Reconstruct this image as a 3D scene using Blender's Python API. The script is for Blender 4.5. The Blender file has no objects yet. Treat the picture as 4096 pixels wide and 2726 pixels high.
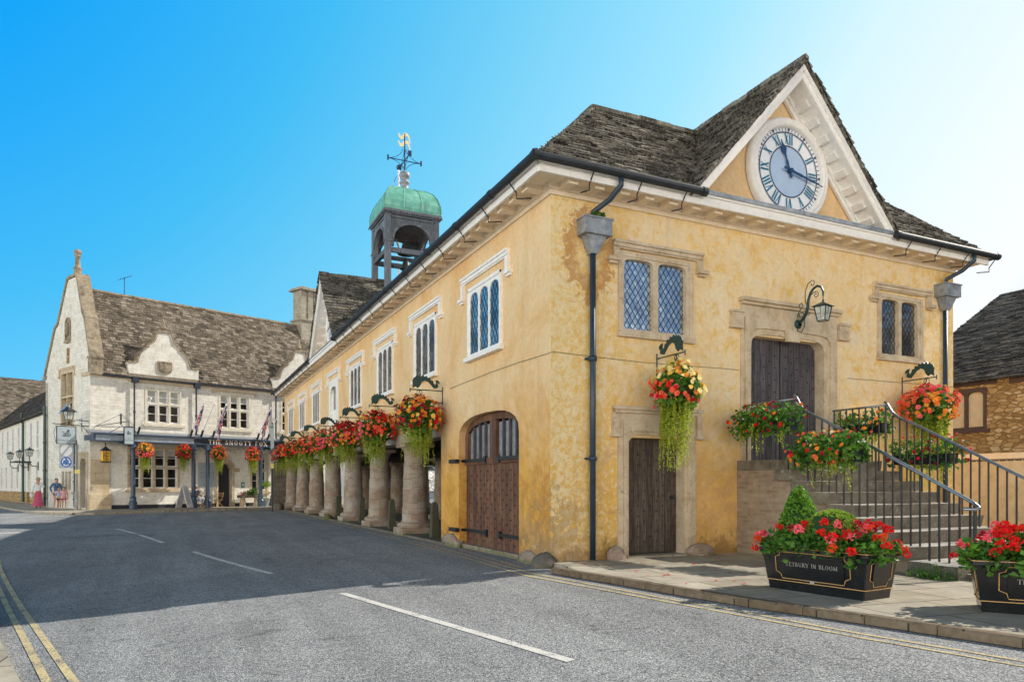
import bpy, math, random
from mathutils import Vector, Matrix, geometry
random.seed(7)
SC = bpy.context.scene
COL = SC.collection
pi = math.pi
R = math.radians
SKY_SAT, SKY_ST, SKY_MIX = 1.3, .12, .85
FILL_GLOW = 4.6
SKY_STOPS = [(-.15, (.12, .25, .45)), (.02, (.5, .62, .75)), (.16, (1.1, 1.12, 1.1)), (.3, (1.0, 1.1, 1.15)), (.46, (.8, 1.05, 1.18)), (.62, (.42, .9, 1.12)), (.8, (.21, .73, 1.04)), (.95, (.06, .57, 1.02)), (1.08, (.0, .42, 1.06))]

# ------------------------------------------------------------------ nodes
def rgb(h):
    c = [int(h[i:i+2], 16)/255 for i in (0, 2, 4)]
    return tuple(x/12.92 if x <= .04045 else ((x+.055)/1.055)**2.4 for x in c) + (1,)

class NT:
    def __init__(s, name):
        s.m = bpy.data.materials.new(name); s.m.use_nodes = True
        s.t = s.m.node_tree; s.t.nodes.clear()
        s.o = s.n('ShaderNodeOutputMaterial')
        s.b = s.n('ShaderNodeBsdfPrincipled'); s.l(s.b.outputs[0], s.o.inputs[0])
        s.geo = s.n('ShaderNodeNewGeometry')
        s.tc = s.n('ShaderNodeTexCoord')
        s.pos = s.geo.outputs['Position']; s.uv = s.tc.outputs['UV']
    def n(s, k): return s.t.nodes.new(k)
    def l(s, a, b): s.t.links.new(a, b)
    def put(s, sock, v):
        if isinstance(v, bpy.types.NodeSocket): s.l(v, sock)
        else: sock.default_value = v
    def noise(s, scale, detail=4, rough=.6, vec=None, dist=0):
        k = s.n('ShaderNodeTexNoise'); s.l(vec or s.pos, k.inputs['Vector'])
        k.inputs['Scale'].default_value = scale; k.inputs['Detail'].default_value = detail
        k.inputs['Roughness'].default_value = rough; k.inputs['Distortion'].default_value = dist
        return k.outputs['Fac']
    def voro(s, scale, vec=None, feat='F1', out='Distance'):
        k = s.n('ShaderNodeTexVoronoi'); k.feature = feat; s.l(vec or s.pos, k.inputs['Vector'])
        k.inputs['Scale'].default_value = scale
        return k.outputs[out]
    def ramp(s, f, stops, const=False):
        k = s.n('ShaderNodeValToRGB'); s.l(f, k.inputs[0]); e = k.color_ramp.elements
        if const: k.color_ramp.interpolation = 'CONSTANT'
        while len(e) < len(stops): e.new(.5)
        for i, (p, c) in enumerate(stops):
            e[i].position = p
            if not hasattr(c, '__len__'): c = (c, c, c, 1)
            e[i].color = c if len(c) == 4 else tuple(c)+(1,)
        return k.outputs[0]
    def mix(s, f, a, b, mode='MIX'):
        k = s.n('ShaderNodeMix'); k.data_type = 'RGBA'; k.blend_type = mode
        s.put(k.inputs[0], f); s.put(k.inputs[6], a); s.put(k.inputs[7], b)
        return k.outputs[2]
    def math(s, op, a, b=0., c=None):
        k = s.n('ShaderNodeMath'); k.operation = op
        s.put(k.inputs[0], a); s.put(k.inputs[1], b)
        if c is not None: s.put(k.inputs[2], c)
        return k.outputs[0]
    def maprange(s, v, a, b, c=0., d=1.):
        k = s.n('ShaderNodeMapRange'); s.l(v, k.inputs[0])
        for i, x in enumerate((a, b, c, d)): k.inputs[i+1].default_value = x
        return k.outputs[0]
    def xyz(s, v=None):
        k = s.n('ShaderNodeSeparateXYZ'); s.l(v or s.pos, k.inputs[0]); return k.outputs
    def scale(s, v, sx, sy, sz, loc=(0, 0, 0), rot=(0, 0, 0)):
        k = s.n('ShaderNodeMapping'); s.l(v, k.inputs[0]); k.inputs['Scale'].default_value = (sx, sy, sz)
        k.inputs['Location'].default_value = loc; k.inputs['Rotation'].default_value = rot
        return k.outputs[0]
    def brick(s, c1, c2, mort, w, h, ms=.012, vec=None, bias=0, off=.5):
        k = s.n('ShaderNodeTexBrick'); s.l(vec or s.uv, k.inputs['Vector'])
        k.inputs['Color1'].default_value = c1; k.inputs['Color2'].default_value = c2; k.inputs['Mortar'].default_value = mort
        k.inputs['Scale'].default_value = 1; k.inputs['Mortar Size'].default_value = ms; k.inputs['Mortar Smooth'].default_value = .3
        k.inputs['Brick Width'].default_value = w; k.inputs['Row Height'].default_value = h; k.inputs['Bias'].default_value = bias
        k.offset = off
        return k.outputs['Color'], k.outputs['Fac']
    def bump(s, h, st=.5, d=.02, prev=None):
        k = s.n('ShaderNodeBump'); k.inputs['Strength'].default_value = st; k.inputs['Distance'].default_value = d
        s.l(h, k.inputs['Height'])
        if prev is not None: s.l(prev, k.inputs['Normal'])
        return k.outputs[0]
    def done(s, col, rough=.8, nrm=None, metal=0., spec=None, trans=None):
        s.put(s.b.inputs['Base Color'], col); s.put(s.b.inputs['Roughness'], rough)
        s.put(s.b.inputs['Metallic'], metal)
        if spec is not None: s.b.inputs['Specular IOR Level'].default_value = spec
        if nrm is not None: s.l(nrm, s.b.inputs['Normal'])
        if trans:
            t = s.n('ShaderNodeBsdfTranslucent'); s.put(t.inputs[0], col)
            x = s.n('ShaderNodeMixShader'); x.inputs[0].default_value = trans
            s.l(s.b.outputs[0], x.inputs[1]); s.l(t.outputs[0], x.inputs[2]); s.l(x.outputs[0], s.o.inputs[0])
        return s.m

M = {}
def simple(name, col, rough=.7, var=.25, sc=6, bump=.15, metal=0., spec=None, dirt=None):
    k = NT(name); c = col if len(col) == 4 else tuple(col)+(1,)
    f = k.noise(sc, 5, .65)
    lo = tuple(x*(1-var) for x in c[:3])+(1,); hi = tuple(min(1, x*(1+var)) for x in c[:3])+(1,)
    cc = k.ramp(f, [(.3, lo), (.7, hi)])
    if dirt: cc = k.mix(k.ramp(k.noise(sc*.35, 6, .7), [(.5, 0), (.68, 1)]), cc, tuple(dirt)+(1,))
    M[name] = k.done(cc, rough, k.bump(k.noise(sc*8, 3), bump, .01) if bump else None, metal, spec)
    return M[name]

# hall render (lime wash)
k = NT('lime_render')
x, y, z = k.xyz()
big = k.noise(.55, 6, .62, dist=.6); med = k.noise(2.2, 7, .68); fine = k.noise(9, 6, .7)
isf = k.math('LESS_THAN', y, .02)                      # the front elevation is more weathered
base = k.ramp(big, [(.34, (.89, .55, .25, 1)), (.5, (.95, .67, .37, 1)), (.66, (.96, .73, .45, 1))])
frontc = k.ramp(k.noise(1.1, 8, .72, dist=.4), [(.32, (.9, .58, .24, 1)), (.41, (.95, .7, .37, 1)), (.52, (.96, .76, .47, 1)), (.66, (.95, .79, .56, 1))])
base = k.mix(isf, base, frontc)
low = k.math('SUBTRACT', k.maprange(z, 3.9, 1.2), k.math('MULTIPLY', k.math('SUBTRACT', med, .45), 1.2))
low = k.math('MULTIPLY', k.ramp(low, [(.1, 0), (.8, 1)]), k.math('SUBTRACT', .92, k.math('MULTIPLY', isf, .22)))
orange = k.ramp(k.noise(1.6, 6, .7), [(.36, (.62, .27, .035, 1)), (.6, (.86, .47, .1, 1))])
c = k.mix(low, base, orange)
corner = k.math('ADD', k.math('MULTIPLY', k.maprange(x, 2.2, .3), .13), k.math('MULTIPLY', k.maprange(x, 9.6, 11.2), .07))
nz = k.math('ADD', k.noise(9, 9, .8, dist=.9), corner)
pale = k.math('MULTIPLY', k.ramp(nz, [(.6, 0), (.625, 1)]), k.math('MULTIPLY', isf, .75))
yel = k.math('MULTIPLY', k.ramp(k.math('ADD', k.noise(3.1, 9, .78, dist=.5), corner), [(.49, 0), (.56, .5), (.585, 1)]), k.math('MULTIPLY', isf, .72))
c = k.mix(yel, c, (.9, .57, .13, 1))
c = k.mix(pale, c, (.92, .78, .5, 1))
st = k.math('ADD', k.maprange(z, 1.5, .1), k.math('MULTIPLY', k.math('SUBTRACT', k.noise(3, 7, .7, dist=.8), .5), 2.2))
c = k.mix(k.math('MULTIPLY', k.ramp(st, [(.75, 0), (1.0, 1)]), .6), c, rgb('8c6a44'))
# rain splash and peeled patches low round the near corner
near = k.math('MULTIPLY', k.maprange(x, 1.1, -.2), k.maprange(y, 2.2, .4))
pk = k.math('ADD', k.math('MULTIPLY', k.maprange(z, 2.6, .2), .3), k.math('SUBTRACT', k.noise(2.6, 8, .75, dist=.7), .12))
c = k.mix(k.math('MULTIPLY', k.math('MULTIPLY', k.ramp(pk, [(.56, 0), (.6, 1)]), near), .75), c, (.42, .27, .15, 1))
c = k.mix(k.math('MULTIPLY', k.math('MULTIPLY', k.ramp(k.noise(4.5, 8, .8, dist=1.2), [(.6, 0), (.62, 1)]), k.math('MULTIPLY', near, k.maprange(z, 2.2, .9))), .7), c, (.8, .7, .6, 1))
# damp orange staining round the left rain hopper
dx = k.math('DIVIDE', k.math('SUBTRACT', x, .8), .62); dz = k.math('DIVIDE', k.math('SUBTRACT', z, 5.75), .95)
dd = k.math('SQRT', k.math('ADD', k.math('MULTIPLY', dx, dx), k.math('MULTIPLY', dz, dz)))
dd = k.math('ADD', dd, k.math('MULTIPLY', k.math('SUBTRACT', k.noise(4.2, 8, .75, dist=.6), .5), 2.0))
c = k.mix(k.math('MULTIPLY', k.math('MULTIPLY', k.ramp(dd, [(.3, .1), (.55, .8), (.8, 1), (.9, 0)]), isf), .7), c, (.52, .2, .05, 1))
ver = k.noise(1.0, 5, .6, vec=k.scale(k.pos, 3.2, 3.2, .25))
c = k.mix(k.math('MULTIPLY', k.ramp(ver, [(.54, 0), (.74, 1)]), .14), c, rgb('a9682a'))
c = k.mix(.35, c, k.ramp(fine, [(.3, .55), (.7, 1.)]), 'MULTIPLY')
b = k.bump(k.noise(2.0, 3), .5, .06)
b = k.bump(k.noise(11, 6, .7), .9, .03, b)
b = k.bump(pale, -.5, .006, b)
b = k.bump(k.noise(60, 2), .3, .004, b)
M['lime_render'] = k.done(c, .95, b, spec=.15)

# painted trim
k = NT('cream_paint')
c = k.ramp(k.noise(4, 6, .7), [(.3, (.8, .66, .47, 1)), (.55, (.9, .77, .6, 1)), (.75, (.92, .83, .7, 1))])
c = k.mix(k.math('MULTIPLY', k.ramp(k.noise(14, 6, .75), [(.58, 0), (.7, 1)]), .35), c, (.35, .28, .2, 1))
M['cream_paint'] = k.done(c, .7, k.bump(k.noise(30, 4), .15, .01))
simple('white_paint', (.93, .9, .86), .55, .08, 8, .08)
simple('white_gloss', (.85, .86, .88), .35, .03, 8, 0)

# dressed stone
k = NT('dressed_stone')
c = k.ramp(k.noise(3, 7, .7), [(.3, (.44, .33, .21, 1)), (.5, (.62, .5, .35, 1)), (.7, (.72, .62, .48, 1))])
c = k.mix(k.math('MULTIPLY', k.ramp(k.noise(5, 8, .8, dist=.5), [(.56, 0), (.62, 1)]), .6), c, (.24, .2, .15, 1))
c = k.mix(k.math('MULTIPLY', k.ramp(k.voro(11), [(.1, 1), (.2, 0)]), .25), c, (.62, .6, .52, 1))
M['dressed_stone'] = k.done(c, .9, k.bump(k.noise(22, 6, .7), .5, .02), spec=.2)

# column stone : coursed drums
def stone_course(name, cols, w, h, ms=.012, mort=(.2, .16, .11, 1), lich=.3, mossz=None, bumpst=.7):
    k = NT(name)
    wn = k.n('ShaderNodeTexNoise'); k.l(k.uv, wn.inputs['Vector']); wn.inputs['Scale'].default_value = 2.2; wn.inputs['Detail'].default_value = 4
    wob = k.mix(.045, k.uv, wn.outputs['Color'], 'ADD')
    bc, bf = k.brick(cols[0], cols[1], mort, w, h, ms, vec=wob)
    f = k.noise(4.5, 7, .7)
    c = k.mix(.75, bc, k.ramp(f, [(.25, .5), (.5, .88), (.75, 1.1)]), 'MULTIPLY')
    c = k.mix(k.math('MULTIPLY', k.ramp(k.noise(1.7, 6, .7), [(.45, 0), (.65, 1)]), .5), c, cols[2])
    if lich: c = k.mix(k.math('MULTIPLY', k.ramp(k.noise(7, 8, .8), [(.6, 0), (.66, 1)]), lich), c, (.13, .12, .1, 1))
    if mossz:
        zz = k.xyz()[2]
        c = k.mix(k.math('MULTIPLY', k.ramp(k.math('ADD', k.maprange(zz, mossz, 0), k.math('MULTIPLY', k.math('SUBTRACT', f, .5), 2)), [(.7, 0), (1., 1)]), .7), c, (.12, .14, .05, 1))
    b = k.bump(bf, -.6, .02); b = k.bump(k.noise(16, 6, .7), bumpst, .025, b)
    M[name] = k.done(c, .92, b, spec=.15)
stone_course('column_stone', ((.36, .25, .18, 1), (.46, .38, .3, 1), (.52, .49, .45, 1)), 5.3, .34, .009, lich=.5, mossz=.5)
stone_course('brick_wall', ((.3, .22, .15, 1), (.44, .33, .24, 1), (.46, .41, .33, 1)), .33, .075, .012, (.36, .29, .22, 1), lich=.35, bumpst=1.)
stone_course('hotel_stone', ((.76, .72, .62, 1), (.86, .83, .75, 1), (.9, .88, .82, 1)), .46, .17, .006, (.55, .51, .42, 1), lich=.5, bumpst=.5)
stone_course('hotel_ashlar', ((.55, .43, .27, 1), (.68, .56, .38, 1), (.74, .68, .54, 1)), .8, .36, .008, (.4, .3, .2, 1), lich=.15, bumpst=.3)
stone_course('white_brick', ((.92, .88, .78, 1), (.94, .91, .83, 1), (.95, .92, .86, 1)), .9, .17, .005, (.78, .73, .63, 1), lich=.04, bumpst=.12)
k = NT('rubble_gold')
wn = k.n('ShaderNodeTexNoise'); k.l(k.uv, wn.inputs['Vector']); wn.inputs['Scale'].default_value = 3; wv = k.mix(.08, k.uv, wn.outputs['Color'], 'ADD')
sv = k.scale(wv, 3.4, 8.2, 1)
g = k.n('ShaderNodeSeparateColor'); k.l(k.voro(1, vec=sv, out='Color'), g.inputs[0]); ed = k.voro(1, vec=sv, feat='DISTANCE_TO_EDGE')
c = k.ramp(g.outputs[0], [(0, (.36, .22, .09, 1)), (.35, (.56, .37, .17, 1)), (.7, (.7, .5, .26, 1)), (1, (.76, .6, .38, 1))])
c = k.mix(.7, c, k.ramp(k.noise(8, 7, .75), [(.3, .5), (.7, 1.15)]), 'MULTIPLY')
c = k.mix(k.ramp(ed, [(.02, 1), (.09, 0)]), c, (.3, .19, .09, 1))
M['rubble_gold'] = k.done(c, .92, k.bump(k.noise(16, 6, .7), .8, .02, k.bump(k.ramp(ed, [(0, 0), (.12, 1)]), .7, .03)), spec=.15)
stone_course('cream_render', ((.72, .6, .4, 1), (.74, .62, .42, 1), (.75, .65, .46, 1)), 3., 3., .002, (.6, .5, .34, 1), lich=.0, bumpst=.1)
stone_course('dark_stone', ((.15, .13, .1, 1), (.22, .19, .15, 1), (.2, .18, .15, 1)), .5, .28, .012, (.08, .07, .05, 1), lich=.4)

# roof tiles
def roofmat(name, cols, lich, lc=(.5, .47, .38, 1)):
    k = NT(name); rnd = k.geo.outputs['Random Per Island']
    c = k.ramp(rnd, [(0, cols[0]), (.4, cols[1]), (.75, cols[2]), (1, cols[3])])
    c = k.mix(.8, c, k.ramp(k.noise(9, 6, .7), [(.3, .45), (.7, 1.25)]), 'MULTIPLY')
    c = k.mix(k.ramp(k.noise(16, 7, .8), [(.6-lich*.15, 0), (.7, 1)]), c, lc)
    c = k.mix(k.math('MULTIPLY', k.ramp(k.noise(1.2, 5, .7), [(.5, 0), (.7, 1)]), .45), c, (.03, .028, .022, 1))
    M[name] = k.done(c, .92, k.bump(k.noise(35, 5, .7), .6, .02), spec=.15)
roofmat('hall_tiles', ((.035, .033, .03, 1), (.085, .077, .066, 1), (.16, .145, .122, 1), (.28, .255, .215, 1)), .7, (.55, .52, .43, 1))
roofmat('hotel_tiles', ((.09, .07, .055, 1), (.16, .13, .1, 1), (.24, .195, .15, 1), (.34, .29, .24, 1)), .5)
roofmat('grey_tiles', ((.04, .037, .035, 1), (.075, .07, .065, 1), (.12, .11, .1, 1), (.17, .155, .135, 1)), .3)

# ground
k = NT('asphalt')
v = k.voro(85, out='Color'); vd = k.voro(85)
g = k.n('ShaderNodeSeparateColor'); k.l(v, g.inputs[0])
c = k.ramp(g.outputs[0], [(0, (.115, .122, .132, 1)), (.4, (.29, .3, .31, 1)), (.8, (.47, .475, .475, 1)), (1, (.72, .71, .69, 1))])
c = k.mix(.6, c, k.ramp(k.noise(130, 2), [(.3, .5), (.7, 1.3)]), 'MULTIPLY')
c = k.mix(.7, c, k.ramp(k.noise(.45, 6, .65, dist=.3), [(.3, .72), (.7, 1.15)]), 'MULTIPLY')
tr = k.noise(.9, 4, .6, vec=k.scale(k.pos, 1.6, .1, 1, rot=(0, 0, .16)))
c = k.mix(.45, c, k.ramp(tr, [(.38, .7), (.62, 1.15)]), 'MULTIPLY')
c = k.mix(k.ramp(k.noise(.7, 3, .5, dist=2.2), [(.492, 0), (.498, .5), (.502, .5), (.508, 0)]), c, (.05, .05, .05, 1))
b = k.bump(vd, .8, .008); b = k.bump(k.noise(90, 3), .5, .006, b)
M['asphalt'] = k.done(c, .9, b, spec=.25)
k = NT('paving')
sc = k.scale(k.pos, 1, 1, 1, rot=(0, 0, .12))
bc, bf = k.brick((.42, .37, .29, 1), (.52, .47, .38, 1), (.13, .11, .08, 1), 1.05, .78, .012, vec=sc)
c = k.mix(.8, bc, k.ramp(k.noise(2.2, 8, .72), [(.28, .55), (.7, 1.2)]), 'MULTIPLY')
c = k.mix(k.math('MULTIPLY', k.ramp(k.noise(24, 5, .8), [(.6, 0), (.7, 1)]), .4), c, (.12, .1, .07, 1))
M['paving'] = k.done(c, .88, k.bump(k.noise(14, 6, .7), .35, .012, k.bump(bf, -.5, .01)), spec=.2)
k = NT('kerb_stone')
bc, bf = k.brick((.2, .145, .095, 1), (.26, .2, .14, 1), (.05, .04, .03, 1), 1.0, 5, .012)
c = k.mix(.8, bc, k.ramp(k.noise(9, 7, .7), [(.28, .5), (.7, 1.25)]), 'MULTIPLY')
M['kerb_stone'] = k.done(c, .9, k.bump(k.noise(26, 6, .7), .6, .015, k.bump(bf, -.6, .01)), spec=.2)
def paintmat(name, col, wear):
    k = NT(name)
    f = k.math('ADD', k.math('MULTIPLY', k.noise(45, 3, .7), .6), k.math('MULTIPLY', k.noise(3, 6, .7), .4))
    c = k.mix(k.ramp(f, [(wear, 1), (wear+.07, 0)]), col, (.17, .165, .16, 1))
    c = k.mix(.4, c, k.ramp(k.noise(20, 4), [(.3, .7), (.7, 1.1)]), 'MULTIPLY')
    M[name] = k.done(c, .75, k.bump(k.voro(38), .35, .008))
paintmat('line_white', (.78, .76, .7, 1), .4)
paintmat('line_worn', (.42, .42, .41, 1), .5)
paintmat('line_yellow', (.72, .58, .3, 1), .43)

# wood
def woodmat(name, cols, rough=.75):
    k = NT(name); rnd = k.geo.outputs['Random Per Island']
    f = k.noise(7, 6, .7, vec=k.scale(k.pos, 5, 5, .35))
    c = k.ramp(f, [(.3, cols[0]), (.5, cols[1]), (.72, cols[2])])
    c = k.mix(.7, c, k.ramp(rnd, [(0, .6), (1, 1.25)]), 'MULTIPLY')
    c = k.mix(.6, c, k.ramp(k.noise(1.5, 5), [(.3, .6), (.7, 1.2)]), 'MULTIPLY')
    M[name] = k.done(c, rough, k.bump(f, .5, .01), spec=.3)
woodmat('wood_brown', ((.05, .022, .014, 1), (.16, .075, .045, 1), (.28, .16, .1, 1)))
woodmat('wood_dark', ((.03, .032, .045, 1), (.09, .085, .1, 1), (.19, .15, .13, 1)))
woodmat('wood_weathered', ((.035, .028, .024, 1), (.095, .073, .058, 1), (.2, .155, .12, 1)))
woodmat('wood_grey', ((.07, .08, .1, 1), (.17, .19, .22, 1), (.3, .32, .34, 1)))
woodmat('wood_tan', ((.2, .11, .05, 1), (.36, .22, .11, 1), (.5, .33, .18, 1)))
k = NT('copper_green')
c = k.ramp(k.noise(2.5, 7, .7), [(.3, (.08, .3, .24, 1)), (.5, (.15, .48, .38, 1)), (.7, (.32, .62, .5, 1))])
c = k.mix(k.math('MULTIPLY', k.ramp(k.noise(1.5, 6, .7, vec=k.scale(k.pos, 2, 2, .5)), [(.55, 0), (.66, 1)]), .6), c, (.14, .17, .12, 1))
M['copper_green'] = k.done(c, .6, k.bump(k.noise(12, 4), .2, .02))
k = NT('lead_sheet')
c = k.ramp(k.noise(6, 7, .7), [(.3, (.16, .18, .2, 1)), (.6, (.34, .37, .41, 1)), (.75, (.5, .52, .54, 1))])
M['lead_sheet'] = k.done(c, .55, k.bump(k.noise(10, 4), .25, .02), metal=.25)
def glassmat(name, tint, vc, sc=.6):
    k = NT(name)
    f = k.noise(sc, 3, .5)
    c = k.ramp(f, [(.35, vc), (.6, tint)])
    M[name] = k.done(c, .06, k.bump(k.voro(7, feat='F1'), .25, .02, k.bump(k.noise(3.5, 2), .2, .03)), metal=.75)
glassmat('sky_glass', (.6, .72, .82, 1), (.38, .47, .56, 1), 1.2)
glassmat('side_glass', (.5, .48, .46, 1), (.14, .14, .14, 1), 2.2)
glassmat('dim_glass', (.38, .4, .42, 1), (.17, .17, .17, 1), 2.)
k = NT('room_glass')
c = k.ramp(k.noise(1.2, 5, .7), [(.4, (.006, .006, .007, 1)), (.6, (.03, .028, .024, 1)), (.75, (.1, .09, .07, 1))])
M['room_glass'] = k.done(c, .05, None, spec=.6)
k = NT('frosted_glass'); M['frosted_glass'] = k.done(k.ramp(k.noise(8, 5), [(.3, (.16, .17, .19, 1)), (.7, (.4, .42, .44, 1))]), .3)
k = NT('lantern_glass'); M['lantern_glass'] = k.done(k.ramp(k.noise(14, 4), [(.3, (.4, .42, .38, 1)), (.7, (.75, .78, .74, 1))]), .15)
simple('blind_cloth', (.45, .47, .44), .6, .1, 4, 0)

simple('black_iron', (.012, .016, .02), .4, .4, 10, .05)
simple('gutter_black', (.014, .02, .028), .6, .4, 6, .05)
simple('pipe_blue', (.022, .045, .075), .35, .3, 5, .05)
simple('green_iron', (.008, .045, .045), .4, .3, 10, .05)
simple('slate_paint', (.05, .085, .135), .4, .25, 5, .1)
simple('slate_dark', (.02, .032, .05), .45, .3, 5, .1)
simple('teal_paint', (.015, .2, .34), .5, .25, 20, 0)
simple('navy_paint', (.012, .04, .12), .45, .2, 10, 0)
simple('dial_white', (.92, .94, .97), .35, .03, 5, 0)
simple('dial_blue', (.5, .64, .85), .3, .05, 3, 0)
simple('planter_black', (.012, .013, .015), .22, .4, 7, .05)
simple('gold_paint', (.62, .36, .12), .4, .15, 20, 0)
simple('letter_grey', (.42, .41, .38), .6, .1, 20, 0)
simple('letter_cream', (.82, .76, .66), .5, .08, 20, 0)
simple('gilt', (.95, .8, .5), .35, .1, 8, .1, metal=.3)
simple('soil', (.05, .035, .02), .95, .4, 20, .5)
simple('bell_bronze', (.07, .085, .07), .45, .4, 8, .1, metal=.5)
simple('rusty_mesh', (.1, .075, .06), .8, .3, 20, 0)
simple('skin', (.55, .32, .22), .6, .08, 10, 0)
simple('hair_dark', (.03, .018, .012), .6, .3, 30, .3)
simple('hair_grey', (.62, .6, .56), .6, .2, 30, .3)
simple('cloth_pink', (.5, .09, .17), .85, .15, 8, .2)
simple('cloth_white', (.72, .74, .78), .85, .08, 8, .2)
simple('cloth_denim', (.06, .14, .28), .85, .25, 10, .2)
simple('cloth_navy', (.015, .03, .08), .85, .2, 10, .2)
simple('cloth_rose', (.75, .38, .45), .85, .1, 10, .2)
simple('cloth_magenta', (.55, .03, .22), .85, .1, 10, .2)
k = NT('tie_dye'); M['tie_dye'] = k.done(k.ramp(k.noise(14, 3), [(.35, (.1, .35, .7, 1)), (.5, (.5, .6, .85, 1)), (.65, (.6, .2, .55, 1))]), .85)
simple('straw', (.55, .47, .32), .8, .15, 20, .2)
simple('sign_grey', (.36, .38, .4), .6, .1, 6, 0)
simple('sign_pale', (.42, .5, .54), .6, .08, 5, 0)
simple('sign_blue', (.01, .12, .42), .4, .05, 5, 0)
simple('sign_yellow', (.95, .5, .03), .45, .1, 5, 0)
simple('note_yellow', (.75, .62, .2), .6, .05, 5, 0)
simple('sign_green', (.01, .18, .08), .5, .05, 5, 0)
simple('sign_maroon', (.2, .02, .03), .5, .05, 5, 0)
simple('ink', (.03, .03, .04), .6, .1, 5, 0)
simple('shop_blue', (.008, .04, .22), .4, .15, 3, 0)
simple('flag_red', (.62, .02, .04), .8, .1, 10, 0)
simple('flag_blue', (.015, .03, .2), .8, .1, 10, 0)
simple('flag_white', (.82, .82, .84), .8, .05, 10, 0)
simple('boulder', (.15, .135, .11), .9, .35, 4, .8, dirt=(.1, .09, .05))
simple('moss', (.1, .12, .035), .95, .3, 20, .5)
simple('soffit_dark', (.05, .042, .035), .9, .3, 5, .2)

def leafmat(name, c1, c2, tr=.35, rough=.5):
    k = NT(name); rnd = k.geo.outputs['Random Per Island']
    M[name] = k.done(k.ramp(rnd, [(0, tuple(c1)+(1,)), (1, tuple(c2)+(1,))]), rough, None, trans=tr)
leafmat('leaf_green', (.03, .12, .012), (.14, .32, .035))
leafmat('leaf_dark', (.012, .05, .01), (.04, .12, .02))
leafmat('leaf_lime', (.22, .3, .015), (.6, .66, .09), .45)
leafmat('leaf_box', (.05, .18, .012), (.26, .5, .04), .35)
leafmat('leaf_boxlight', (.16, .3, .02), (.38, .52, .06), .35)
leafmat('fl_red', (.6, .003, .004), (.85, .012, .008), .25, .8)
leafmat('fl_crimson', (.3, .002, .012), (.5, .008, .03), .25, .8)
leafmat('fl_coral', (.85, .09, .035), (.95, .2, .09), .25, .8)
leafmat('fl_pink', (.85, .07, .12), (.92, .22, .26), .25, .8)
leafmat('fl_orange', (.85, .2, .01), (.95, .42, .06), .25, .8)
leafmat('fl_scarlet', (.8, .05, .005), (.9, .12, .01), .25, .8)
leafmat('fl_yellow', (.9, .55, .04), (.95, .75, .2), .25, .8)
leafmat('fl_cream', (.9, .75, .25), (.95, .88, .5), .25, .8)

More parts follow.
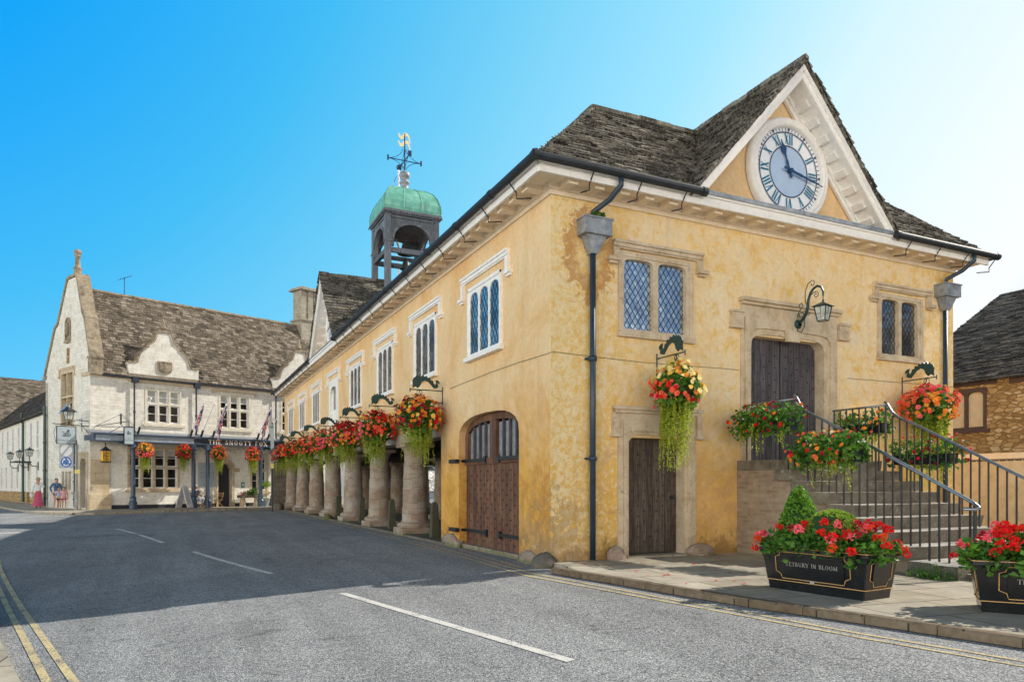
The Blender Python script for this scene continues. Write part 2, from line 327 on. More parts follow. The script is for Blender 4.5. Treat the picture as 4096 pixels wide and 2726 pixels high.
# ------------------------------------------------------------------ mesh builder
def V3(*a): return Vector(a)
class MB:
    def __init__(s, T=None):
        s.V = []; s.F = []; s.I = []; s.T = T; s.mi = 0
    def add(s, pts, faces):
        n = len(s.V)
        for p in pts: s.V.append(tuple(s.T(*p)) if s.T else tuple(p))
        for f in faces: s.F.append([n+i for i in f]); s.I.append(s.mi)
    def hexa(s, p):   # 4 bottom, 4 top (ccw)
        s.add(p, [(3, 2, 1, 0), (4, 5, 6, 7), (0, 1, 5, 4), (1, 2, 6, 5), (2, 3, 7, 6), (3, 0, 4, 7)])
    def box(s, x0, x1, y0, y1, z0, z1):
        s.hexa([(x0, y0, z0), (x1, y0, z0), (x1, y1, z0), (x0, y1, z0), (x0, y0, z1), (x1, y0, z1), (x1, y1, z1), (x0, y1, z1)])
    def quad(s, *p): s.add(p, [tuple(range(len(p)))])
    def prism(s, pts, c0, c1, f=None):   # 2d polygon extruded along third facade coordinate
        f = f or (lambda a, b, c: (a, b, c)); n = len(pts)
        P = [f(a, b, c0) for a, b in pts]+[f(a, b, c1) for a, b in pts]
        tri = geometry.tessellate_polygon([[Vector((a, b, 0)) for a, b in pts]])
        s.add(P, [tuple(t) for t in tri]+[tuple(n+i for i in t[::-1]) for t in tri]+[(i, (i+1) % n, n+(i+1) % n, n+i) for i in range(n)])
    def panel(s, outer, holes, c0, c1, f):  # wall slab with openings, from c0 to c1
        loops = [outer]+holes; flat = [p for l in loops for p in l]; n = len(flat)
        tri = geometry.tessellate_polygon([[Vector((a, b, 0)) for a, b in l] for l in loops])
        P = [f(a, b, c0) for a, b in flat]+[f(a, b, c1) for a, b in flat]
        F = [tuple(t) for t in tri]+[tuple(n+i for i in t[::-1]) for t in tri]
        o = 0
        for l in loops:
            m = len(l); F += [(o+i, o+(i+1) % m, n+o+(i+1) % m, n+o+i) for i in range(m)]; o += m
        s.add(P, F)
    def tube(s, path, r, n=6, caps=True, closed=False):
        path = [Vector(p) for p in path]; rs = r if hasattr(r, '__len__') else [r]*len(path)
        P = []; F = []; m = len(path); up = None
        for i, p in enumerate(path):
            d = (path[min(i+1, m-1)]-path[max(i-1, 0)]) if not closed else (path[(i+1) % m]-path[i-1])
            d.normalize()
            if up is None:
                up = Vector((0, 0, 1)) if abs(d.z) < .9 else Vector((1, 0, 0))
            a = d.cross(up)
            if a.length < 1e-4: a = d.cross(Vector((.3, .7, .2)))
            a.normalize(); b = a.cross(d).normalized(); up = b
            for j in range(n):
                t = 2*pi*j/n+pi/n; P.append(p+(a*math.cos(t)+b*math.sin(t))*rs[i])
        for i in range(m if closed else m-1):
            k = (i+1) % m
            for j in range(n): F.append((i*n+j, i*n+(j+1) % n, k*n+(j+1) % n, k*n+j))
        if caps and not closed: F.append(tuple(range(n))[::-1]); F.append(tuple((m-1)*n+j for j in range(n)))
        s.add(P, F)
    def lathe(s, prof, cx=0, cy=0, n=24, jit=0, rng=random):
        P = []; F = []; m = len(prof)
        for r, z in prof:
            for j in range(n):
                t = 2*pi*j/n; rr = r*(1+rng.uniform(-jit, jit)); P.append((cx+rr*math.cos(t), cy+rr*math.sin(t), z))
        for i in range(m-1):
            for j in range(n): F.append((i*n+j, i*n+(j+1) % n, (i+1)*n+(j+1) % n, (i+1)*n+j))
        F.append(tuple(range(n))[::-1]); F.append(tuple((m-1)*n+j for j in range(n)))
        s.add(P, F)
    def disc(s, f, a, b, prof, n=48, close=True):   # turned ring on a facade: prof = [(r, c)]
        P = []; F = []; m = len(prof)
        for r, c in prof:
            for j in range(n): t = 2*pi*j/n; P.append(f(a+r*math.cos(t), b+r*math.sin(t), c))
        for i in range(m-1):
            for j in range(n): F.append((i*n+j, i*n+(j+1) % n, (i+1)*n+(j+1) % n, (i+1)*n+j))
        if close: F.append(tuple((m-1)*n+j for j in range(n)))
        s.add(P, F)
    def ball(s, c, r, n=12, sc=(1, 1, 1)):
        pr = [(math.sin(pi*i/(n//2)), -math.cos(pi*i/(n//2))) for i in range(n//2+1)]
        P = []; F = []; m = len(pr)
        for a, z in pr:
            for j in range(n): t = 2*pi*j/n; P.append((c[0]+r*sc[0]*a*math.cos(t), c[1]+r*sc[1]*a*math.sin(t), c[2]+r*sc[2]*z))
        for i in range(m-1):
            for j in range(n): F.append((i*n+j, i*n+(j+1) % n, (i+1)*n+(j+1) % n, (i+1)*n+j))
        s.add(P, F)
    def fbox(s, f, a0, a1, b0, b1, c0, c1):
        s.hexa([f(a0, b0, c0), f(a1, b0, c0), f(a1, b0, c1), f(a0, b0, c1), f(a0, b1, c0), f(a1, b1, c0), f(a1, b1, c1), f(a0, b1, c1)])
    def build(s, name, mats, parent=None, smooth=False, uv=True, local=False, label=None):
        if isinstance(mats, str): mats = [mats]
        off = Vector((0, 0, 0))
        if not local:
            q = parent
            while q: off += q.location; q = q.parent
        me = bpy.data.meshes.new(name)
        if off.length: me.from_pydata([(a-off.x, b-off.y, c-off.z) for a, b, c in s.V], [], s.F)
        else: me.from_pydata(s.V, [], s.F)
        for m in mats: me.materials.append(M[m])
        if len(mats) > 1: me.polygons.foreach_set('material_index', s.I)
        if smooth: me.polygons.foreach_set('use_smooth', [True]*len(s.F))
        me.update()
        if uv:
            ul = me.uv_layers.new(name='UVMap').data
            for p in me.polygons:
                n = p.normal; t = Vector((-n.y, n.x, 0))
                if t.length < .25: t = Vector((1, 0, 0)); b = Vector((0, 1, 0))
                else: t.normalize(); b = n.cross(t)
                for li in p.loop_indices:
                    w = Vector(s.V[me.loops[li].vertex_index]); ul[li].uv = (w.dot(t), w.dot(b))
        o = bpy.data.objects.new(name, me); COL.objects.link(o)
        if parent: o.parent = parent
        if label: o['label'] = label
        return o

def thing(name, label, cat, loc=(0, 0, 0), group=None, rz=0):
    o = bpy.data.objects.new(name, None); COL.objects.link(o); o.location = loc; o.rotation_euler = (0, 0, rz)
    o.empty_display_size = .2
    o['label'] = label; o['category'] = cat
    if group: o['group'] = group
    return o
def tag(o, label, cat, group=None):
    o['label'] = label; o['category'] = cat
    if group: o['group'] = group
    return o
def struct(o): o['kind'] = 'structure'; return o
def dup(root, loc, rz=None, label=None, group=None):
    c = root.copy(); COL.objects.link(c); c.location = loc
    if rz is not None: c.rotation_euler = (0, 0, rz)
    if label: c['label'] = label
    if group: c['group'] = group
    def rec(a, b):
        for ch in a.children:
            d = ch.copy(); COL.objects.link(d); d.parent = b; rec(ch, d)
    rec(root, c)
    return c

def arch(x0, x1, z0, zs, rise, n=10, pw=2.):
    cx = (x0+x1)/2; w = (x1-x0)/2
    P = [(x0, z0), (x1, z0)]
    for i in range(n+1):
        t = pi*i/n; ct, st = math.cos(t), math.sin(t)
        P.append((cx+w*math.copysign(abs(ct)**(2/pw), ct), zs+rise*abs(st)**(2/pw)))
    return P
def rect(x0, x1, z0, z1): return [(x0, z0), (x1, z0), (x1, z1), (x0, z1)]

def tiles(m, O, eu, ev, poly, course, tw, th=.03, skip=None, rng=random, lift=.0):
    O = Vector(O); eu = Vector(eu).normalized(); ev = Vector(ev).normalized(); nn = eu.cross(ev).normalized()
    if nn.z < 0: nn = -nn
    bs = [p[1] for p in poly]; b = min(bs); top = max(bs); np_ = len(poly)
    while b < top-1e-3:
        h = course*rng.uniform(.92, 1.08); bm = min(b+h*.4, top-.01); xs = []
        for i in range(np_):
            (a0, b0), (a1, b1) = poly[i], poly[(i+1) % np_]
            if (b0 <= bm < b1) or (b1 <= bm < b0): xs.append(a0+(bm-b0)/(b1-b0)*(a1-a0))
        xs.sort(); row = rng.uniform(-.008, .008)
        for i in range(0, len(xs)-1, 2):
            a, e = xs[i], xs[i+1]; a += rng.uniform(-.03, .02); e += rng.uniform(-.02, .03)
            while a < e:
                w = tw*rng.uniform(.55, 1.4); w = min(w, e-a)
                if e-a-w < tw*.3: w = e-a
                if not (skip and skip(a+w/2, bm)):
                    t0 = th*rng.uniform(.8, 1.9)+lift; t1 = rng.uniform(.0, .012)+lift
                    j = rng.uniform(-.018, .018)+row; dt = rng.uniform(-.01, .01)
                    B0 = b+j; B1 = min(b+h*1.35, top+.02)
                    g = .004
                    P = [O+eu*(a+g)+ev*B0+nn*(t0+dt), O+eu*(a+w-g)+ev*B0+nn*(t0-dt), O+eu*(a+w-g)+ev*B1+nn*(t1), O+eu*(a+g)+ev*B1+nn*(t1),
                         O+eu*(a+g)+ev*B0+nn*(lift-.01), O+eu*(a+w-g)+ev*B0+nn*(lift-.01)]
                    m.add(P, [(0, 1, 2, 3), (4, 5, 1, 0), (4, 0, 3), (5, 2, 1)])
                a += w
        b += h
def ridge_caps(m, p0, p1, r=.1, step=.42, rng=random):
    p0 = Vector(p0); p1 = Vector(p1); d = p1-p0; n = max(1, int(d.length/step))
    for i in range(n):
        a = p0+d*(i/n); b = p0+d*((i+.97)/n); z = rng.uniform(-.012, .012)
        m.tube([a+Vector((0, 0, z)), b+Vector((0, 0, z))], [r*rng.uniform(.9, 1.1)]*2, 6)

# ---- foliage
def leaf(m, p, s, rng, flat=0.):
    p = Vector(p); a = Vector((rng.gauss(0, 1), rng.gauss(0, 1), rng.gauss(0, 1)*(1-flat))).normalized()
    b = a.cross(Vector((rng.gauss(0, 1), rng.gauss(0, 1), rng.gauss(0, 1)+flat*2))).normalized(); n = a.cross(b)*.18
    s *= rng.uniform(.7, 1.3)
    m.add([p-a*s*.5, p+b*s*.38+n*s, p+a*s*.5, p-b*s*.38+n*s], [(0, 1, 2), (0, 2, 3)])
def leaf_ball(m, c, rad, n, s, rng, lo=.65):
    for _ in range(n):
        d = Vector((rng.gauss(0, 1), rng.gauss(0, 1), rng.gauss(0, 1))).normalized(); r = rng.uniform(lo, 1.05)
        leaf(m, (c[0]+d.x*rad[0]*r, c[1]+d.y*rad[1]*r, c[2]+d.z*rad[2]*r), s, rng)
def bloom(m, p, s, rng, out=None):
    p = Vector(p); o = out or Vector((rng.gauss(0, 1), rng.gauss(0, 1), rng.gauss(.4, 1))); o = Vector(o)+Vector((rng.uniform(-.4, .4), rng.uniform(-.4, .4), rng.uniform(-.2, .5)))
    o.normalize(); a = o.cross(Vector((.1, .2, 1))).normalized(); b = o.cross(a)
    for ring, (r, h, k) in enumerate(((1., 0, 6), (.6, .3, 5))):
        for i in range(k):
            t = 2*pi*i/k+ring*.5+rng.uniform(-.2, .2); t2 = 1.25*pi/k
            u = a*math.cos(t)+b*math.sin(t); l = a*math.cos(t-t2)+b*math.sin(t-t2); q = a*math.cos(t+t2)+b*math.sin(t+t2)
            e = s*r*.5*rng.uniform(.85, 1.1); c = p+o*h*s*.5
            m.add([c, c+l*e*.75+o*s*.06, c+u*e+o*s*(.02+ring*.1), c+q*e*.75+o*s*.06], [(0, 1, 2, 3)])
def strand(m, p, L, s, rng, spread=.06):
    p = Vector(p); d = Vector((rng.uniform(-1, 1), rng.uniform(-1, 1), 0))*spread; n = int(L/(s*.52))
    for i in range(n):
        t = i/n; q = p+d*math.sin(t*1.5)+Vector((rng.uniform(-1, 1)*s*.35, rng.uniform(-1, 1)*s*.35, -t*L))
        leaf(m, q, s*(1.15-.5*t), rng)
def geranium(m, p, s, rng):
    for _ in range(24):
        d = Vector((rng.gauss(0, 1), rng.gauss(0, 1), rng.gauss(.5, .8))).normalized()
        q = Vector(p)+d*s*rng.uniform(.3, .5); n = (d+Vector((rng.gauss(0, .4), rng.gauss(0, .4), rng.gauss(0, .4)))).normalized(); a = n.cross(Vector((.2, .1, 1))).normalized(); b = n.cross(a); e = s*rng.uniform(.12, .2); h = n*e*.5
        m.add([q-h, q+a*e, q+(a*.3+b)*e, q+(b*.3-a)*e, q-(b+a*.3)*e*.9], [(0, 1, 2), (0, 2, 3), (0, 3, 4), (0, 4, 1)])
k = NT('step_stone')
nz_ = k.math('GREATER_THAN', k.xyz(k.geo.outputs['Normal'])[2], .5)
c = k.mix(nz_, k.ramp(k.noise(5, 8, .75), [(.3, (.11, .095, .07, 1)), (.6, (.24, .21, .165, 1))]), k.ramp(k.noise(4, 8, .75), [(.3, (.38, .36, .32, 1)), (.6, (.6, .57, .52, 1))]))  # upward faces lighter: sunlit treads painted into the stone colour
c = k.mix(k.math('MULTIPLY', k.ramp(k.noise(9, 8, .8, dist=.4), [(.58, 0), (.63, 1)]), .5), c, (.55, .54, .5, 1))
c = k.mix(k.math('MULTIPLY', k.ramp(k.noise(6, 8, .8, vec=k.scale(k.pos, 1, 1, 3)), [(.57, 0), (.64, 1)]), .6), c, (.05, .045, .035, 1))
M['step_stone'] = k.done(c, .9, k.bump(k.noise(14, 7, .75), .9, .03), spec=.2)
stone_course('bollard_stone', ((.1, .1, .065, 1), (.13, .12, .085, 1), (.09, .1, .05, 1)), 9, 9, .002, lich=.3)
simple('rail_steel', (.3, .33, .38), .28, .2, 10, 0, metal=.9)
simple('shed_brown', (.09, .055, .05), .6, .2, 6, .2)
simple('cream_blind', (.72, .6, .42), .6, .08, 4, 0)
simple('coping_stone', (.33, .27, .19), .9, .35, 5, .5, dirt=(.1, .085, .06))
simple('pipe_green', (.008, .05, .05), .4, .3, 6, .05)
simple('slate_sheen', (.3, .36, .42), .35, .2, 3, .05)
simple('sheet_white', (.72, .74, .78), .45, .05, 5, 0)
stone_course('window_stone', ((.72, .66, .53, 1), (.8, .75, .63, 1), (.84, .8, .7, 1)), .8, .5, .004, lich=.1, bumpst=.2)
stone_course('chimney_stone', ((.36, .32, .24, 1), (.44, .4, .32, 1), (.5, .47, .4, 1)), .5, .22, .008, lich=.5, bumpst=.5)
simple('hand_blue', (.012, .06, .16), .4, .2, 10, 0)
# ================================================================== GROUND
def gh(x, y):
    d = min(max(-x-.9, 0), 9); f = 1-min(max((y-1)/13, 0), 1); f = f*f*(3-2*f)
    return -.05*d*f
m = MB()
def axis(a, lo, hi, st, b):
    r = [a]; v = lo
    while v <= hi: r.append(v); v += st
    return r+[b]
xs = [-400, -120, -60]+[-40+i for i in range(0, 29)]+[-11+.5*i for i in range(0, 24)]+[2, 6, 12, 25, 60, 150, 400]
ys = [-300, -100, -50, -30, -20]+[-14+i for i in range(0, 34)]+[25, 35, 50, 80, 150, 400, 900]
P = [(x, y, gh(x, y)) for y in ys for x in xs]; nx = len(xs)
m.add(P, [(j*nx+i, j*nx+i+1, (j+1)*nx+i+1, (j+1)*nx+i) for j in range(len(ys)-1) for i in range(nx-1)])
struct(m.build('road', 'asphalt', smooth=True, uv=False))

def line(name, mat, pts, w, z=.006, sub=1.2):
    m = MB(); V = []
    pp = []
    for (x0, y0), (x1, y1) in zip(pts, pts[1:]):
        n = max(1, int(math.hypot(x1-x0, y1-y0)/sub))
        pp += [(x0+(x1-x0)*i/n, y0+(y1-y0)*i/n) for i in range(n)]
    pp.append(pts[-1])
    for i, (x, y) in enumerate(pp):
        a = pp[max(i-1, 0)]; b = pp[min(i+1, len(pp)-1)]; dx, dy = b[0]-a[0], b[1]-a[1]; L = math.hypot(dx, dy)
        nx_, ny_ = -dy/L*w/2, dx/L*w/2
        for s in (1, -1): X, Y = x+s*nx_, y+s*ny_; V.append((X, Y, gh(X, Y)+z))
    m.add(V, [(2*i, 2*i+1, 2*i+3, 2*i+2) for i in range(len(pp)-1)])
    return struct(m.build(name, mat, uv=False))
for pts, w in (([(-3.86, -.48), (-2.92, -5.76)], .11), ([(-5.74, 7.55), (-4.5, 2.66)], .11), ([(-8.64, 16.4), (-7.9, 16.3), (-6.41, 9.99)], .12), ([(-9.9, 15.7), (-9.05, 15.8)], .12), ([(-14.5, 14.4), (-10.45, 15.4)], .5)):
    line('centre_line', 'line_white', pts, w)
for pts in ([(-9.9, 9.0), (-9.4, 6.52), (-7.0, -3.77), (-6.2, -7)], [(-9.6, 6.8), (-8.91, 3.75), (-7.22, -3.67), (-6.45, -7)]):
    line('yellow_line', 'line_yellow', pts, .075)
line('yellow_line', 'line_yellow', [(-.35, 32), (-.38, 9.03), (-.42, 5.14), (-.58, 1.96), (-.72, -.6), (-.46, -2.54), (-.28, -4.04), (-.13, -4.87), (.06, -6.39), (.24, -7.24), (.6, -9.2)], .06)
line('yellow_line', 'line_yellow', [(-.58, 32), (-.6, 9.03), (-.66, 5.14), (-.8, 1.44), (-.93, -.75), (-.63, -2.83), (-.43, -4.23), (-.3, -5.05), (-.1, -6.53), (.07, -7.38), (.4, -9.3)], .06)
line('yellow_line', 'line_yellow', [(-.12, 7.2), (-.16, 4.2), (-.5, .2)], .05)
line('worn_line', 'line_worn', [(-9.2, 12.6), (-6.6, 13.2)], .3, .005)
line('worn_line', 'line_worn', [(-4.6, 14.2), (-2.4, 16.5)], .25, .005)

def slab(name, pts, z0, z1, mat):
    m = MB(); m.prism(pts, z0, z1); return struct(m.build(name, mat))
# pavement in front of the hall with its kerb
kx = [(-.42, -.78), (-.36, -1.3), (-.2, -2.25), (0, -3.75), (.16, -4.75), (.5, -6.1), (.82, -7.5), (1.3, -9.8), (2, -13), (3, -18)]
k2 = [(x+.14, y+.02) for x, y in kx]
slab('pavement', [(.0, -.45)]+[(-.1, -.78)]+k2[1:]+[(60, -18), (60, -.0), (0, -.0)], -.2, .1, 'paving')
m = MB()
for i in range(len(kx)-1):
    (x0, y0), (x1, y1) = kx[i], kx[i+1]; (u0, v0), (u1, v1) = k2[i], k2[i+1]
    n = max(1, round(math.hypot(x1-x0, y1-y0)/.9))
    for j in range(n):
        a, b = j/n, (j+.985)/n
        L = lambda p, q, t: p+(q-p)*t
        A = (L(x0, x1, a), L(y0, y1, a)); B = (L(x0, x1, b), L(y0, y1, b)); C_ = (L(u0, u1, b), L(v0, v1, b)); D = (L(u0, u1, a), L(v0, v1, a))
        e = random.uniform(.0, .006)
        m.add([(A[0], A[1], -.2), (B[0], B[1], -.2), (C_[0], C_[1], -.2), (D[0], D[1], -.2), (A[0], A[1], .085+e), (B[0], B[1], .085+e), (C_[0], C_[1], .104+e), (D[0], D[1], .104+e),
               (A[0]+.025, A[1], .104+e), (B[0]+.025, B[1], .104+e)],
              [(0, 1, 5, 4), (4, 5, 9, 8), (8, 9, 6, 7), (1, 2, 6, 9, 5), (3, 0, 4, 8, 7)])
struct(m.build('kerb', 'kerb_stone'))
# flagged floor and low kerb of the arcade
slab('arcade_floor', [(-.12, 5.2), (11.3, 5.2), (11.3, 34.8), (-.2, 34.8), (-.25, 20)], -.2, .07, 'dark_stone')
# left pavement close to the camera
slab('pavement', [(-7.95, -1.58), (-7.49, -3.44), (-6.9, -5.6), (-6.3, -9), (-30, -9), (-30, 8), (-10.5, 8), (-10.2, 7.2)], -.6, -.26, 'paving')
# pavement round the hotel
hp = [(-21, 66), (-16.3, 45), (-15.2, 41), (-12.95, 33.9), (-11.7, 30.9), (-10.6, 29.7), (-9.6, 29.6), (-8.84, 30.2), (-4.6, 32.7), (-.54, 35.3), (3, 37.6), (12, 41), (12, 70)]
slab('pavement', hp[::-1], -.2, .115, 'paving')
m = MB()
for (x0, y0), (x1, y1) in zip(hp[:-2], hp[1:-1]):
    L = math.hypot(x1-x0, y1-y0); nx_, ny_ = -(y1-y0)/L*.13, (x1-x0)/L*.13
    m.hexa([(x0-nx_, y0-ny_, -.2), (x1-nx_, y1-ny_, -.2), (x1+nx_*.1, y1+ny_*.1, -.2), (x0+nx_*.1, y0+ny_*.1, -.2), (x0-nx_, y0-ny_, .12), (x1-nx_, y1-ny_, .12), (x1+nx_*.1, y1+ny_*.1, .12), (x0+nx_*.1, y0+ny_*.1, .12)])
struct(m.build('kerb', 'paving'))

# ================================================================== MARKET HALL
FR = lambda a, b, c: (a, -c, b)          # front elevation: a = x, b = z, c = outwards
SD = lambda a, b, c: (-c, a, b)          # side elevation: a = y
hall = thing('market_hall', 'ochre rendered market hall on stone columns with clock gables and stone tiled roof', 'building')
WX, LY, TOP = 11.35, 34., 6.9
side_w = [3.03, 7.08, 11.12, 15.2, None, 23.3, 27.3, 31.25]
door_a = arch(1.33, 4.62, 0, 2.56, .52, 12, 2.6)
wl = [(0, -.15), (1.33, -.15)]+[(x, z) for x, z in door_a[2:]][::1]
cart = door_a[2:]                       # from right (4.62) to left (1.33)
outer = [(0, -.15), (1.33, -.15)]+cart[::-1]+[(4.62, -.15), (5.86, -.15), (5.86, 2.97), (LY, 2.97), (LY, TOP), (0, TOP)]
holes = [rect(w-.86, w+.86, 4.42, 5.9) for w in side_w if w]+[rect(18.6, 19.9, 4.1, 5.75)]
m = MB(); m.panel(outer, holes, 0, -.45, SD)
# front wall
up_hole = arch(4.75, 6.95, 2.0, 4.2, .42, 14, 4.5)
fouter = [(.45, -.1), (1.62, -.1), (1.62, 2.4), (3.02, 2.4), (3.02, -.1), (WX, -.1), (WX, TOP), (.45, TOP)]
m.panel(fouter, [rect(1.5, 3.14, 4.42, 5.8), rect(8.66, 10.06, 4.5, 5.85), rect(4.6, 6.95, 2.0, 4.62)], 0, -.45, FR)
m.panel([(.45, 2.97), (11.35, 2.97), (11.35, TOP), (.45, TOP)], [], -5.46, -5.86, FR)   # hidden cross wall
m.box(10.95, 11.35, .45, 5.5, -.1, TOP)
m.panel([(5.5, 2.97), (34, 2.97), (34, TOP), (5.5, TOP)], [], -10.95, -11.35, SD)
m.panel([(.45, 3.0), (10.95, 3.0), (10.95, TOP), (.45, TOP)], [], -33.6, -34., FR)
# gable walls
m.prism([(2.75, 6.9), (8.5, 6.9), (5.62, 10.0)], -.02, -.35, FR)
m.prism([(16.2, 6.9), (22., 6.9), (19.1, 10.0)], -.02, -.35, SD)
wall = m.build('wall', 'lime_render', hall, uv=False)
m = MB(); m.panel([(.45, -.1), (10.95, -.1), (10.95, 2.97), (.45, 2.97)], [], -5.45, -5.87, FR)
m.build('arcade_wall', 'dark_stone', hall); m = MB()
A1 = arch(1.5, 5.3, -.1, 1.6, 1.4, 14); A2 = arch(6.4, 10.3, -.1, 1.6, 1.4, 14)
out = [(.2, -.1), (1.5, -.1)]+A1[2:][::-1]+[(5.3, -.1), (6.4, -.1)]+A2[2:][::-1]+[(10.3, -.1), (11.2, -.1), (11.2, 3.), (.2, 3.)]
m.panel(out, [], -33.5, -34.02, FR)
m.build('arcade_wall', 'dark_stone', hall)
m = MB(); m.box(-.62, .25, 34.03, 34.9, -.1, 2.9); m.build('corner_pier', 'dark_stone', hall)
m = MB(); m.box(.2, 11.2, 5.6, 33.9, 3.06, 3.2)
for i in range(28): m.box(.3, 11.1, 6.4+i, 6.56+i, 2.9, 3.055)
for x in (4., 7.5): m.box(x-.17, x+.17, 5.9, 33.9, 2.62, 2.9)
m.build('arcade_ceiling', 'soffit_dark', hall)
# stone/timber lintel course under the side wall
m = MB()
y = 5.87; rg = random.Random(3)
while y < 34:
    e = min(34, y+rg.uniform(1.2, 2.1)); m.box(-.05-rg.uniform(0, .03), .42, y, e-.01, 2.72+rg.uniform(-.02, .02), 2.968); y = e
m.build('lintel', 'column_stone', hall)

# --- columns
def column(x, y, seed, front=True, tall=2.72):
    rg = random.Random(seed); m = MB(); prof = []
    z = .42
    while z < tall-.28:
        h = rg.uniform(.22, .42); r = .385-.075*((z-.4)/2.1)**1.3
        j = rg.uniform(-.008, .008)
        prof += [(r+j, z+.012), (r+j, min(z+h, tall-.25)-.012), (r+j-.014, min(z+h, tall-.25))]; z += h
    m.lathe(prof, x, y, 26, .006, rg)
    o = m.build('column', 'column_stone', hall, smooth=False)
    m = MB(); w = .52
    m.prism([(x-w+rg.uniform(-.03, .03), y-w), (x+w, y-w+rg.uniform(-.03, .03)), (x+w, y+w), (x-w, y+w)], 0, .24)
    m.lathe([(.5, .24), (.53, .3), (.51, .36), (.42, .4), (.4, .45)], x, y, 26, .012, rg)
    m.build('base', 'column_stone', o)
    m = MB(); m.lathe([(.31, tall-.3), (.34, tall-.27), (.34, tall-.22), (.4, tall-.16), (.43, tall-.12)], x, y, 26)
    m.box(x-.46, x+.46, y-.46, y+.46, tall-.12, tall-.004)
    m.build('capital', 'column_stone', o)
for i in range(7): column(.36, 9.15+4.03*i, i)
for i in range(7): column(11., 9.15+4.03*i, 20+i)
for i in range(4): column(4., 10.2+6.6*i, 40+i, tall=2.6); column(7.5, 10.2+6.6*i, 50+i, tall=2.6)

# --- windows
def frame_lights(m, f, outer, lights, c0, c1): m.panel(outer, lights, c0, c1, f)
def lead(m, f, x0, x1, z0, z1, dx, dz, c, w=.006):
    # two families of diagonals clipped to the light
    for sgn in (1, -1):
        k = -60
        while k < 60:
            # line: (x-x0)/dx*sgn - (z-z0)/dz = k
            pts = []
            for xx in (x0, x1):
                zz = z0+dz*(((xx-x0)/dx)*sgn-k)
                if z0 <= zz <= z1: pts.append((xx, zz))
            for zz in (z0, z1):
                xx = x0+dx*sgn*(k+(zz-z0)/dz)
                if x0 < xx < x1: pts.append((xx, zz))
            if len(pts) >= 2:
                (a, b), (a2, b2) = pts[0], pts[-1]; L = math.hypot(a2-a, b2-b)
                if L > .02:
                    nx_, nz_ = -(b2-b)/L*w, (a2-a)/L*w
                    m.quad(f(a-nx_, b-nz_, c), f(a2-nx_, b2-nz_, c), f(a2+nx_, b2+nz_, c), f(a+nx_, b+nz_, c))
            k += 1
def side_window(y0):
    m = MB(); z0, z1 = 4.36, 5.95
    m_w = .93
    L = []
    for cx in (-.56, 0, .56): L.append(arch(y0+cx-.235, y0+cx+.235, z0+.1, z1-.32, .2, 8, 2.3))
    m.panel(rect(y0-m_w, y0+m_w, z0, z1), L, .03, -.08, SD); m.V = m.V
    m.fbox(SD, y0-m_w-.05, y0+m_w+.05, z0-.06, z0+.03, .0, .13)
    for a in (-m_w, m_w-.05): m.fbox(SD, y0+a, y0+a+.05, z0+.03, z1, .03, .055)
    m.fbox(SD, y0-m_w, y0+m_w, z1-.05, z1+.02, .03, .055)
    w = m.build('window', 'white_paint', hall)
    m = MB(); m.quad(*[SD(y0+p, q, .012) for p, q in ((-.85, z0+.05), (.85, z0+.05), (.85, z1-.05), (-.85, z1-.05))]); m.build('glass', 'side_glass', w, uv=False)
    m = MB()
    for cx in (-.56, 0, .56): lead(m, SD, y0+cx-.235, y0+cx+.235, z0+.1, z1-.12, .155, .25, .018, .009)
    m.build('lead_lattice', 'black_iron', w, uv=False)
    hood(y0-1.3, y0+1.3, 6.24, 5.84, SD, w, 'white_paint', .1)
def hood(a0, a1, zt, zb, f, parent, mat, c=.1, ret=.12):
    m = MB()
    for lo, hi, cc in ((.0, .05, c), (-.07, 0, c*.7), (-.1, -.07, c*.45)):
        m.fbox(f, a0, a1, zt+lo, zt+hi, .0, cc)
        if lo == 0: continue
    for s, a in ((1, a0), (-1, a1)):
        b0, b1 = (a, a+.13) if s == 1 else (a-.13, a)
        m.fbox(f, b0+.002, b1-.002, zb, zt-.102, .0, c*.72)
        q0, q1 = (a-ret, a+.13) if s == 1 else (a-.13, a+ret)
        m.fbox(f, q0, q1, zb-.07, zb-.002, .0, c); m.fbox(f, q0+.03, q1-.03, zb-.12, zb-.072, .0, c*.6)
    return m.build('hood_mould', mat, parent)
for w in side_w:
    if w: side_window(w)
# the glazed first floor door in the side elevation
m = MB(); y0 = 19.25
m.panel(rect(y0-.95, y0+.95, 4.02, 5.95), [arch(y0-.62, y0+.62, 4.1, 5.3, .35, 10, 2.4)], .03, -.2, SD)
w = m.build('window', 'white_paint', hall, label='glazed white first floor door in the middle of the side')
m = MB(); m.quad(SD(y0-.6, 4.1, -.14), SD(y0+.6, 4.1, -.14), SD(y0+.6, 5.7, -.14), SD(y0-.6, 5.7, -.14)); m.build('glass', 'side_glass', w, uv=False)
m = MB()
m.fbox(SD, y0-.62, y0-.5, 4.1, 5.7, -.13, -.08); m.fbox(SD, y0+.5, y0+.62, 4.1, 5.7, -.13, -.08); m.fbox(SD, y0-.06, y0+.06, 4.1, 5.7, -.13, -.08); m.fbox(SD, y0-.5, y0+.5, 4.1, 4.7, -.13, -.1)
m.build('door_frame', 'white_paint', w)
m = MB(); lead(m, SD, y0-.5, y0+.5, 4.7, 5.65, .155, .23, -.12, .008); m.build('lead_lattice', 'black_iron', w, uv=False)
hood(y0-1.25, y0+1.25, 6.24, 5.84, SD, w, 'white_paint', .1)

